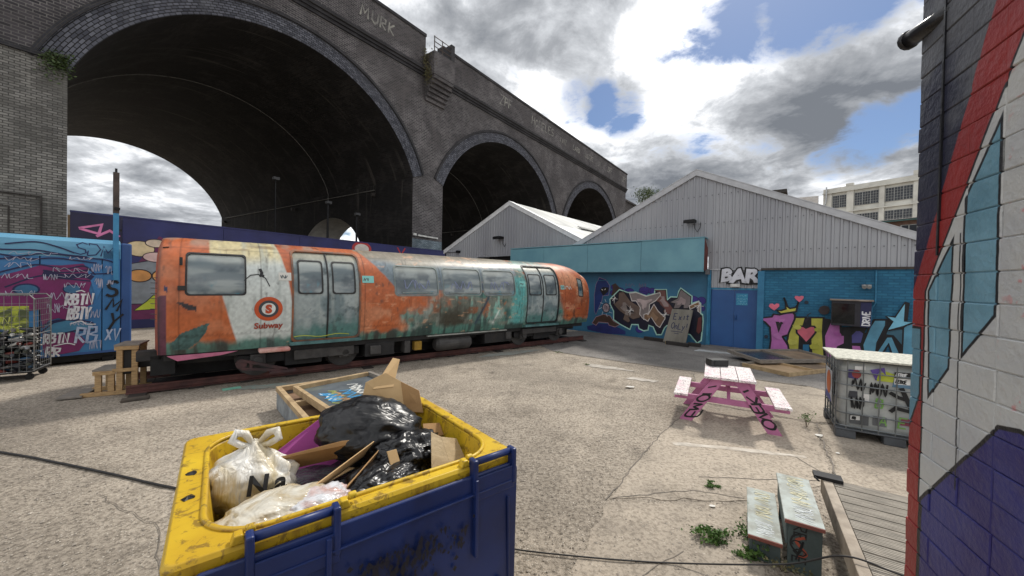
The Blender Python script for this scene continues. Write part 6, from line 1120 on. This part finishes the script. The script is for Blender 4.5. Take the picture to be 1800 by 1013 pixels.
# frames on the ground by the bar
for lab, loc, rz, lx, ly, z, tilt, pale in (('empty timber frame lying on the concrete in front of the mural', (7.45, 9.75, 0), R_(22), 1.15, .62, 0, 0, True), ('dark glazed frame propped on the empty frame in front of the bar door', (7.75, 10.6, .12), R_(8), 1.2, .62, 0, R_(3), False)):
    t = thing('window_sash', lab, 'window sash', loc, rz); t.rotation_euler = (tilt, 0, rz)
    for (x0, x1, y0, y1) in ((-lx, lx, -ly, -ly+.06), (-lx, lx, ly-.06, ly), (-lx, -lx+.06, -ly+.062, ly-.062), (lx-.06, lx, -ly+.062, ly-.062), (-.1, -.04, -ly+.062, ly-.062)): mb = MB(); mb.box(x0, x1, y0, y1, .004, .10); mb.build('frame_member', greyw if pale is False or y0 > 0 else fw, t, bev=.004)
    mb = MB(); mb.box(-lx+.062, -.1, -ly+.062, ly-.062, .03, .045); mb.build('infill_panel', mat('pale_ply', (188, 160, 126), (160, 134, 104), scale=2) if pale else mat('dark_slate_panel', (58, 66, 78), (44, 50, 60), rough=.3), t)
    mb = MB(); mb.box(-.04, lx-.062, -ly+.062, ly-.062, .03, .045); mb.build('infill_panel', mat('worn_ply', (150, 130, 108), (118, 102, 86), scale=2, dirt=.4), t)

# ================================================================== PICNIC TABLE
TA = math.atan2(.92, .5)
pt = thing('picnic_table', 'pink picnic table with white scribbled top and black graffiti on its legs', 'table', (3.50, 5.92, 0), TA)     # local x along the planks, away from the camera; y to the left
pink = mat('pink_table_paint', (188, 116, 156), (168, 98, 138), rough=.55, scale=4, dirt=.3, dirtc=(120, 70, 90), bump=.2); tw_m, T, b = base('scribbled_white'); v = T.n('ShaderNodeTexCoord').outputs['Object']
sc = T.math('ABSOLUTE', T.math('SUBTRACT', T.noise(v, 14, 3, .5, 1.5), .5)); cc = T.mix(T.ramp(sc, .012, .03), lin((126, 110, 118)), lin((226, 218, 216))); cc = T.mix(T.math('MULTIPLY', T.ramp(T.noise(v, 6, 5), .5, .7), .5), cc, lin((214, 150, 176))); T.l(cc, b.inputs['Base Color']); b.inputs['Roughness'].default_value = .6
LH = .53
for k in range(3): mb = MB(); y = -.335+.226*k; mb.box(-LH, LH, y, y+.218, .712, .748); mb.build('top_plank', tw_m, pt, bev=.005)
for y in (-.75, .55): mb = MB(); mb.box(-LH-.06, LH+.06, y, y+.2, .415, .45); mb.build('bench_plank', tw_m, pt, bev=.005)
gfn = None
for x in (-LH+.10, LH-.10):
    sgn = -1 if x < 0 else 1
    for sy in (-1, 1):
        mb = MB(); hw_ = .088; x0, x1 = x-.022, x+.022; yb, yt = sy*.58, sy*.14; poly4 = [(yb-hw_, .004), (yb+hw_, .004), (yt+hw_, .705), (yt-hw_, .705)]
        mb.add([(x0, y, z) for y, z in poly4]+[(x1, y, z) for y, z in poly4], [(0, 1, 2, 3), (7, 6, 5, 4)]+[(i, i+4, (i+1) % 4+4, (i+1) % 4) for i in range(4)]); lg = mb.build('leg', pink, pt, bev=.004)
        if sgn < 0:
            def lfn(a, c, o, yb=yb, yt=yt, x0=x0):      # a across the leg, c up it
                t_ = c/.705; return (x0-.001-o, yb+(yt-yb)*t_-a, c)
            mb = MB(); letters(mb, 'EMOI' if sy > 0 else 'OVEK', -.06, .06, .135, .026, lambda a, c, o, f=lfn: f(c-.125, .13+a*1.05, o), .001, slant=.15, asp=.9, gap=.4, jit=.16, smooth=True)
            stroke(mb, [(-.05, .56), (.04, .6)], .022, lfn, .002); mb.build('graffiti', paint((22, 20, 24)), lg)
    mb = MB(); mb.box(x+.024*sgn*-1-.02, x+.024*sgn*-1+.02, -.75, .75, .33, .414); mb.build('seat_bearer', pink, pt, bev=.004)
    mb = MB(); mb.box(x+.024*sgn*-1-.02, x+.024*sgn*-1+.02, -.33, .33, .62, .71); mb.build('top_bearer', pink, pt, bev=.004)
mb = MB(); mb.bar((-LH+.14, 0, .37), (0, 0, .70), .045, .07); mb.bar((LH-.14, 0, .37), (0, 0, .70), .045, .07); mb.build('brace', pink, pt)
bxo = thing('black_box', 'small black projector like box standing on the picnic table', 'box', (3.56, 6.36, .75), TA-R_(60)); mb = MB(); mb.box(-.15, .15, -.09, .09, 0, .115); mb.build('case', mat('black_case', (34, 34, 36), (24, 24, 26), rough=.5), bxo, bev=.01); mb = MB(); mb.tube([(-.06, -.088, .06), (-.06, -.10, .06)], .035, 14); mb.build('socket', rub, bxo)

# ================================================================== IBC tank in its cage
ib = thing('caged_tank', 'white plastic tank in a steel cage on a pallet, covered in stickers and tags', 'tank', (5.45, 5.36, 0), math.atan2(-.33, .52))
hx_, hy_ = .6, .5
tank = mat('tank_plastic', (182, 184, 180), (146, 150, 149), rough=.4, scale=3, dirt=.35, dirtc=(120, 118, 112), bump=.1); mb = MB(); mb.loft([rr3(hx_-.06, hy_-.06, .08, .15), rr3(hx_-.04, hy_-.04, .09, .22), rr3(hx_-.04, hy_-.04, .09, 1.0), rr3(hx_-.08, hy_-.08, .09, 1.08)], cap0=True, cap1=True); mb.build('tank', tank, ib, smooth=False)
zc = mat('cage_zinc', (128, 132, 134), (96, 100, 102), metal=.75, rough=.4)
for z in (.18, .36, .56, .76, .95, 1.10): mb = MB(); q = rr3(hx_, hy_, .09, z); mb.tube(q+[q[0]], .009, 6, cap=False); mb.build('cage_bar', zc, ib)
for k in range(7): x = -hx_+.1+(2*hx_-.2)*k/6; mb = MB(); mb.tube([(x, -hy_, .14), (x, -hy_, 1.1)], .008, 6); mb.build('cage_upright', zc, ib); mb = MB(); mb.tube([(x, hy_, .14), (x, hy_, 1.1)], .011, 6); mb.build('cage_upright', zc, ib)
for k in range(5): y = -hy_+.1+(2*hy_-.2)*k/4; mb = MB(); mb.tube([(-hx_, y, .14), (-hx_, y, 1.1)], .011, 6); mb.build('cage_upright', zc, ib)
pg_ = mat('pallet_plastic', (84, 88, 92), (64, 66, 70), rough=.6); 
for sx in (-1, 0, 1):
    for sy in (-1, 1): mb = MB(); mb.box(sx*.5-.11, sx*.5+.11, sy*.42-.08, sy*.42+.08, .004, .12); mb.build('pallet_foot', pg_, ib, bev=.015)
mb = MB(); mb.box(-.61, .61, -.51, .51, .12, .145); mb.build('pallet_deck', pg_, ib, bev=.008)
mb = MB(); mb.box(-.64, .62, -.54, .54, 1.115, 1.14); mb.build('lid_board', tw_m if 0 else mat('speckled_board', (216, 214, 200), (150, 150, 138), scale=22, bump=.2), ib, bev=.004)
tf = lambda a, z, o: (a, -hy_+.032-o, z); tl = lambda a, z, o: (-hx_+.032-o, -a, z)
for a, z0, w_, h_, c in ((-.46, .22, .2, .14, (96, 98, 100)), (-.22, .24, .14, .13, (110, 112, 114))): mb = MB(); poly(mb, [(a, z0), (a+w_, z0), (a+w_, z0+h_), (a, z0+h_)], tf, .003); mb.build('label_plate', paint(c), ib)
def sticker(x, z, w_, h_, c, txt, tc_, size, fn=tf):
    mb = MB(); poly(mb, [(x, z), (x+w_, z+.01), (x+w_, z+h_+.01), (x, z+h_)], fn, .005); s_ = mb.build('sticker', paint(c), ib)
    if txt: mb = MB(); letters(mb, txt, x+.012, z+h_*.22, size, .011, fn, .007, asp=.5, gap=.45, jit=.03); mb.build('sticker_print', paint(tc_), s_)
sticker(-.02, .93, .19, .075, (24, 24, 26), 'NEBOE', (236, 236, 236), .045); sticker(-.02, .84, .19, .08, (232, 232, 230), 'NEBOE', (22, 22, 24), .045); sticker(-.45, .27, .1, .06, (236, 236, 232), 'ITB', (30, 30, 32), .036); sticker(-.42, .98, .11, .05, (230, 230, 228), '', (30, 30, 34), .03)
shape('painted_patch', [(-.19, .86), (-.03, .86), (-.02, .97), (-.10, 1.0), (-.19, .95)], (180, 190, 60), ib, tf, .004); shape('painted_patch', [(-.04, .80), (.2, .80), (.22, .92), (-.02, .90)], (96, 130, 156), ib, tf, .0045); shape('painted_patch', ell(-.4, .92, .05, .06, 12), (150, 60, 60), ib, tf, .004); shape('painted_patch', [(-.26, 1.0), (-.2, .86), (-.16, 1.02), (-.1, .94), (-.12, 1.05)], (96, 74, 150), ib, tf, .0055)
mb = MB(); stroke(mb, [(-.06, .72), (.02, .67), (.12, .64)], .045, tf, .006); stroke(mb, [(.05, .80), (.14, .56), (.2, .42)], .05, tf, .0065); stroke(mb, [(-.05, .46), (.0, .52), (.12, .50), (.2, .48)], .045, tf, .007); stroke(mb, [(.2, .74), (.3, .66), (.40, .62)], .045, tf, .0062); stroke(mb, [(.22, .58), (.26, .48), (.36, .44), (.42, .5)], .03, tf, .0068); scribble(mb, -.45, .68, .15, .2, .016, tf, .006); scribble(mb, -.25, .64, .16, .2, .02, tf, .006); scribble(mb, -.45, .42, .13, .2, .018, tf, .006); scribble(mb, .28, .86, .18, .18, .02, tf, .006); mb.build('painted_tag', paint((24, 24, 26)), ib)
for (x, z, w_, h_, c) in ((-.5, .86, .12, .12, (70, 60, 120)), (.22, .98, .1, .07, (226, 224, 216)), (.24, .80, .16, .05, (206, 200, 60)), (-.34, .56, .08, .1, (226, 224, 220)), (.05, .3, .14, .1, (150, 70, 90)), (.3, .56, .14, .12, (90, 96, 104)), (-.48, .58, .1, .1, (60, 62, 68))): mb = MB(); poly(mb, [(x, z), (x+w_, z+random.uniform(-.02, .02)), (x+w_*.95, z+h_), (x+.01, z+h_*.95)], tf, .0035+random.random()*.001); mb.build('sticker', paint(c), ib)
mb = MB(); letters(mb, 'B', -.2, .48, .12, .018, tf, .006); letters(mb, 'A', -.16, .26, .12, .018, tf, .006); letters(mb, 'E', .03, .26, .13, .018, tf, .006); letters(mb, 'H', .28, .26, .13, .018, tf, .006); mb.build('painted_tag', paint((126, 176, 90)), ib)
mb = MB(); poly(mb, [(-.28, .42), (.22, .42), (.22, .88), (-.28, .90)], lambda a, z, o: (-hx_-.02-o, -a, z), 0); bn = mb.build('banner', paint((196, 200, 204)), ib); mb = MB(); poly(mb, ell(-.02, .68, .16, .18, 20), lambda a, z, o: (-hx_-.02-o, -a, z), .003); mb.build('banner_print', paint((206, 110, 60)), bn); mb = MB(); poly(mb, [(-.28, .42), (.22, .42), (.1, .5), (-.2, .53)], lambda a, z, o: (-hx_-.02-o, -a, z), .003); mb.build('banner_print', paint((84, 88, 160)), bn)

# ================================================================== STEPS AND DECK
st = thing('wooden_steps', 'two grey green wooden steps with chalk scribbles up to the deck', 'steps', (2.33, 3.02, 0), math.atan2(.85, .53))     # local x along the treads, y to the left
tm_, T, b = base('scribbled_tread'); v = T.n('ShaderNodeTexCoord').outputs['Object']; sc = T.math('ABSOLUTE', T.math('SUBTRACT', T.noise(v, 11, 1, .5, .8), .5)); cc = T.mix(T.ramp(T.noise(v, 7, 5, .6), .35, .65), lin((172, 180, 176)), lin((142, 144, 136))); cc = T.mix(T.math('MULTIPLY', T.ramp(T.noise(v, 18, 5, .7), .55, .7), .5), cc, lin((186, 190, 180))); T.l(cc, b.inputs['Base Color']); b.inputs['Roughness'].default_value = .7
tm2 = mat('step_side_paint', (74, 88, 88), (60, 72, 72), rough=.65, dirt=.3); edge = mat('red_brown_edge', (128, 74, 62), (104, 58, 50))
for (y0, y1, z) in ((.08, .30, .20), (-.16, .075, .40)):
    mb = MB(); mb.box(-.40, .40, y0, y1, z-.025, z); tr2 = mb.build('tread', tm_, st, bev=.003); mb = MB(); mb.box(-.412, -.401, y0+.002, y1-.002, z-.026, z-.001); mb.build('tread_nosing', edge, tr2)
    for q_ in range(3):
        mb = MB(); scribble(mb, -.36+.25*q_, y0+.03, .22, .15, .007, lambda a, c, o, z=z: (a, c, z+.001+o), .0005+.0004*q_, 9); scribble(mb, -.33+.25*q_, y0+.05, .16, .12, .006, lambda a, c, o, z=z: (a, c, z+.001+o), .0025+.0004*q_, 7); mb.build('chalk_scribble', paint((222, 216, 180) if q_ else (214, 220, 222)), tr2)
    mb = MB(); mb.box(-.37, .37, y1-.03 if z < .3 else .082-.03, y1-.012 if z < .3 else .064, .004 if z < .3 else .2, z-.027); mb.build('riser', tm2, st)
for (x0, x1, y0, y1, z1) in ((-.37, -.35, .09, .268, .173), (-.37, -.35, -.15, .05, .373), (.35, .37, -.15, .05, .373), (.35, .37, .09, .268, .173)): mb = MB(); mb.box(x0, x1, y0, y1, .004, z1); mb.build('side_board', tm2, st)
mb = MB(); sfn = lambda a, z, o: (-.371-o, -a, z)
letters(mb, 'RECOE', -.34, -.03, .07, .009, lambda a, c, o: sfn(.01+c, -a+.02, o), .001, slant=0, jit=.1); stroke(mb, spline([(.03, .3), (-.02, .27), (-.03, .2), (.02, .16), (.04, .25), (0, .1)], 4), .012, sfn, .002); mb.build('painted_tag', paint((26, 28, 30)), st); mb = MB(); stroke(mb, spline([(.05, .28), (.0, .24), (.06, .16), (.0, .12)], 4), .02, sfn, .0015); mb.build('painted_tag', paint((150, 70, 50)), st)
dk = thing('timber_deck', 'weathered ridged timber deck at the foot of the painted wall', 'deck', (2.10, 2.18, 0), math.atan2(.84, .54))       # local x along its edge, y to the left
plank = mat('deck_board', (166, 158, 146), (132, 126, 116), scale=5, grain=(6, 1, 1), bump=.3, dirt=.25, dirtc=(96, 90, 82))
def grooved(x0, x1, y0, y1, z0, z1, n=6):
    mb = MB(); pr = []; w_ = (x1-x0)/n
    for k in range(n): a = x0+w_*k; pr += [(a, z1), (a+w_*.55, z1), (a+w_*.62, z1-.005), (a+w_*.93, z1-.005)]
    pr += [(x1, z1), (x1, z0), (x0, z0)]; n_ = len(pr)
    mb.add([(x, y0, z) for x, z in pr]+[(x, y1, z) for x, z in pr], [tuple(range(n_)), tuple(range(2*n_-1, n_-1, -1))]+[(i, i+n_, (i+1) % n_+n_, (i+1) % n_) for i in range(n_)]); return mb
for k in range(15): x = -.62+.134*k; grooved(x, x+.119, -2.6, -.075, .365, .395).build('deck_board', plank, dk)
mb = MB(); mb.box(-.62, 1.4, -.07, 0, .25, .40); mb.build('edge_beam', mat('edge_timber', (176, 164, 148), (140, 128, 114), scale=6, dirt=.4, bump=.4), dk, bev=.006)
for x in (-.4, .5, 1.3): mb = MB(); mb.box(x, x+.08, -.16, -.08, .004, .36); mb.box(x+.002, x+.078, -2.5, -.16, .24, .362); mb.build('joist', slp, dk)
mb = MB(); mb.box(1.30, 1.42, -.14, .06, .402, .43); mb.tube([(1.33, .02, .40), (1.28, .06, .42), (1.25, .03, .405)], .008, 6); mb.build('hinge_bracket', blk, dk)

# ================================================================== PAINTED WALL at the right
ww = thing('painted_brick_wall', 'thickly painted brick wall end with red, white, blue and purple mural close by', 'wall', (1.22, 1.12, 0), R_(-114.4))      # local x towards the camera, y into the wall
m_, T, b = base('wall_mural'); tcn = T.n('ShaderNodeTexCoord'); tcn.object = ww; v = tcn.outputs['Object']; nz = T.noise(v, 14, 4, .6); nb_ = T.noise(T.vmath('ADD', v, (3, 1, 8)), 5, 6, .6); a_, y_, z_ = T.sep(v)
a_ = T.math('ADD', a_, T.math('MULTIPLY', T.math('SUBTRACT', nz, .5), .006)); z_ = T.math('ADD', z_, T.math('MULTIPLY', T.math('SUBTRACT', T.noise(v, 12, 3), .5), .006))
def half(p, q):        # signed distance, negative on the left of p->q
    d = Vector((q[0]-p[0], q[1]-p[1])).normalized(); n = (d.y, -d.x)
    return T.math('ADD', T.math('ADD', T.math('MULTIPLY', a_, n[0]), T.math('MULTIPLY', z_, n[1])), -(p[0]*n[0]+p[1]*n[1]))
def convex(pg):
    ar = sum(pg[i][0]*pg[(i+1) % len(pg)][1]-pg[(i+1) % len(pg)][0]*pg[i][1] for i in range(len(pg))); pg = pg if ar > 0 else pg[::-1]
    r = None
    for i in range(len(pg)): h_ = half(pg[i], pg[(i+1) % len(pg)]); r = h_ if r is None else T.math('MAXIMUM', r, h_)
    return r
ins = lambda d, e=.0015: T.ramp(d, e, -e)
WHITE = lin((196, 197, 195)); RED = lin((156, 50, 48)); LB = lin((98, 142, 162)); PUR = lin((56, 58, 124)); NAV = lin((40, 42, 62)); BLK = lin((26, 27, 32))
cc = T.mix(T.ramp(nb_, .4, .65), WHITE, lin((186, 188, 190)))
cc = T.mix(T.math('MULTIPLY', T.ramp(T.noise(v, 30, 4), .6, .7), T.ramp(a_, .3, .42)), cc, lin((206, 130, 130)))
def put(d, fill, ow=.007, oc=BLK):
    global cc
    if ow: cc = T.mix(ins(T.math('SUBTRACT', d, ow)), cc, oc)
    cc = T.mix(ins(d), cc, fill)
put(convex([(.06, .0), (.9, 0), (.9, 1.5), (.48, 1.80), (.40, 1.81), (.345, 1.80), (.075, 1.50)]), T.mix(T.ramp(nb_, .35, .65), PUR, lin((48, 42, 104))), .010)
for pg in ([(.317, 2.48), (.216, 2.332), (.221, 1.95), (.318, 2.05)], [(.169, 2.224), (.080, 2.10), (.094, 1.815), (.166, 1.90)]): put(convex(pg), T.mix(T.ramp(nb_, .4, .62), LB, lin((120, 164, 184))), .008)
put(convex([(.198, 2.25), (.203, 2.25), (.214, 1.60), (.209, 1.60)]), BLK, 0)
dr_ = T.math('MAXIMUM', T.math('ADD', T.math('MULTIPLY', T.math('SUBTRACT', z_, 2.124), .57), .071), .058)     # right edge of the red band
dl_ = T.math('MAXIMUM', T.math('ADD', T.math('MULTIPLY', T.math('SUBTRACT', z_, 2.121), .432), .010), -.5)
put(T.math('SUBTRACT', a_, dr_), T.mix(T.ramp(nb_, .3, .7), RED, lin((140, 40, 42))), .008)
navm = T.mix(T.ramp(T.noise(v, 3, 5), .4, .6), NAV, lin((92, 94, 100))); navm = T.mix(T.ramp(z_, 2.45, 2.2), navm, lin((36, 30, 64))); cc = T.mix(ins(T.math('SUBTRACT', a_, dl_)), cc, navm)
put(convex([(-.3, 1.98), (.041, 1.99), (.046, 1.80), (.0, 1.70), (-.3, 1.70)]), LB, .007)
drip = T.noise(T.vmath('MULTIPLY', v, (26, 26, 2.2)), 1.0, 3); cc = T.mix(T.math('MULTIPLY', T.ramp(drip, .66, .72), T.math('MULTIPLY', T.ramp(z_, 1.78, 1.7), .8)), cc, lin((34, 28, 84)))
T.l(cc, b.inputs['Base Color']); b.inputs['Roughness'].default_value = .46; b.inputs['Specular IOR Level'].default_value = .45
T.l(T.bump(T.math('ADD', T.noise(v, 60, 5, .6), T.math('MULTIPLY', T.noise(v, 18, 4), 1.2)), .7, .005), b.inputs['Normal'])
def brick_mesh(L, H, seed, nx=8, nz=4, dep=.03):
    """flat painted brick face, slightly uneven, with a tight rounded arris and returns"""
    us = [0, .0022/L]+[i/nx for i in range(1, nx)]+[1-.0022/L, 1]; ws = [0, .0022/H]+[j/nz for j in range(1, nz)]+[1-.0022/H, 1]; mb = MB(); vs = []; nx, nz = len(us)-1, len(ws)-1
    for i, u in enumerate(us):
        for j, w_ in enumerate(ws):
            rnd = .0022 if (i in (0, nx) or j in (0, nz)) else 0
            n_ = float(fbm(np.array([u*L*24+seed*7.1]), np.array([w_*H*24+seed*3.3]), seed)[0]); vs.append((u*L, rnd-.0016*n_, w_*H))
    n1 = nz+1; fs = [(i*n1+j, (i+1)*n1+j, (i+1)*n1+j+1, i*n1+j+1) for i in range(nx) for j in range(nz)]; mb.add(vs, fs)
    rim = [i*n1 for i in range(nx+1)]+[nx*n1+j for j in range(1, nz+1)]+[i*n1+nz for i in range(nx-1, -1, -1)]+[j for j in range(nz-1, 0, -1)]
    o = len(mb.v); mb.add([(vs[k][0], dep, vs[k][2]) for k in rim], []); m2 = len(rim)
    mb.f += [(rim[k], o+k, o+(k+1) % m2, rim[(k+1) % m2]) for k in range(m2)]; return mb
strech = [brick_mesh(.2155, .0712, k) for k in range(4)]; heads = [brick_mesh(.1095, .0712, k+9, 6, 5) for k in range(4)]
SB = [q.build('brick', m_, ww) for q in strech]; HB = [q.build('brick', m_, ww) for q in heads]; used = set()
def lay_brick(pool, x, y, z, rz=0.0):
    k = random.randrange(4); o = pool[k]
    if id(o) in used: o = o.copy(); col.objects.link(o)
    else: used.add(id(o))
    o.parent = ww; o.location = (x+random.uniform(-.003, .003), y+random.uniform(-.0012, .0012), z); o.rotation_euler = (random.uniform(-.006, .006), 0, rz+random.uniform(-.004, .004))
zb = .9; row = 0
while zb < 3.35:
    if row % 2 == 0: seq = [('h', 0)]+[('s', .112+.218*k) for k in range(4)]
    else: seq = [('s', 0)]+[('h', .218)]+[('s', .33+.218*k) for k in range(3)]
    for t_, x in seq: lay_brick(SB if t_ == 's' else HB, x, -.0022, zb)
    zb += .0735; row += 1
for o in list(SB)+list(HB):
    if id(o) not in used: bpy.data.objects.remove(o)
mb = MB(); mb.box(.003, 1.2, .0005, .32, 0, 3.4); mb.box(1.2, 3.2, .003, .32, 0, 3.4); mb.build('mortar_core', m_, ww)
mb = MB(); q = [(.12, .02, 2.868), (.0, -.008, 2.878), (-.035, -.016, 2.881)]; mb.tube(q, [.024, .024, .024], 14); mb.tube([(-.033, -.0155, 2.881), (-.044, -.018, 2.882)], .028, 14); mb.build('pipe_stub', mat('black_thick_paint', (30, 30, 34), (20, 20, 24), rough=.3, bump=.6, bscale=25), ww, smooth=True)

mb = MB(); mb.bar((.112, -.004, 2.2), (.112, -.004, 3.3), .007, .006, (0, 1, 0)); mb.build('vertical_crack', mat('black_thick_paint', (0, 0, 0)), ww)
# ================================================================== cable, weeds, litter
cbm = mat('black_cable', (34, 32, 32), (24, 23, 23), rough=.6)
def cable(label, pts, r=.009):
    q = spline(pts, 10); mb = MB(); c0 = Vector(pts[0]); mb.tube([tuple(Vector(p)-c0) for p in q], r, 7); o = mb.build('power_cable', cbm, None, smooth=True); o.location = c0; tag(o, label, 'cable')
cable('black cable lying across the concrete at the left of the bin', [(-8.5, 4.75, .016), (-5.93, 4.28, .016), (-5.01, 4.07, .016), (-4.11, 3.84, .016), (-3.38, 3.64, .016), (-2.4, 3.42, .016), (-1.4, 3.2, .016), (-.5, 3.0, .016)], .012)
cable('black cable running from the bin over the edge of the deck', [(-.1, 2.93, .016), (.13, 2.86, .016), (.8, 2.78, .02), (1.34, 2.74, .03), (1.9, 2.5, .22), (2.13, 2.32, .415), (2.35, 2.18, .41), (2.7, 1.9, .41)], .006)
for (x, y, n, sx, sy, sz, lab) in ((2.02, 3.05, 620, .10, .2, .14, 'bushy green weeds growing against the lower wooden step'), (1.72, 3.04, 620, .17, .07, .08, 'low patch of green weeds left of the wooden steps'), (1.9, 2.84, 380, .12, .06, .07, 'green weed tuft in front of the low patch by the steps'), (2.15, 3.85, 140, .07, .05, .05, 'tiny weed tuft in the slab joint beyond the steps'), (4.52, 5.60, 110, .10, .12, .22, 'straggly weed in the crack right of the picnic table'), (4.35, 6.35, 80, .1, .08, .14, 'pale leafy weed behind the right bench of the picnic table'), (4.6, 7.2, 60, .06, .06, .08, 'small weed tuft between picnic table and tank'), (3.9, 8.1, 70, .09, .05, .05, 'moss tuft on the crack behind the picnic table'), (1.45, 11.2, 60, .14, .06, .05, 'weed tuft on the crack near the far rail end'), (2.0, 9.6, 60, .1, .05, .04, 'flat weed tuft in the middle of the yard'), (2.05, 2.72, 160, .12, .12, .09, 'dry grassy weeds at the front of the step side')):
    plant('weed', lab, (x, y, .004), n, sx, sy, sz, .007, .02, lf_weed if n != 160 else lf_dry, stems=5, group='weeds in the yard')
lit = mat('litter_white', (222, 220, 214), (190, 186, 178)); 
for k, (x, y, s_, lab) in enumerate(((1.95, 3.5, .03, 'white scrap of litter by the lower step'), (4.42, 5.25, .05, 'white crumpled litter by the weed right of the table'), (4.2, 4.7, .03, 'small white scrap on the slab in front of the tank'), (2.45, 7.55, .10, 'pale flattened scrap left of the picnic table'), (-.4, 8.6, .06, 'dark scrap lying in the middle of the yard'))):
    mb = MB(); n = 7; mb.add([(s_*random.uniform(.6, 1.2)*math.cos(t*.9), s_*random.uniform(.5, 1)*math.sin(t*.9), .004+s_*random.uniform(.02, .3)) for t in range(n)]+[(0, 0, s_*.35)], [(i, (i+1) % n, n) for i in range(n)]); o = mb.build('litter', lit if k < 4 else crk, None); o.location = (x, y, .008); tag(o, lab, 'litter')
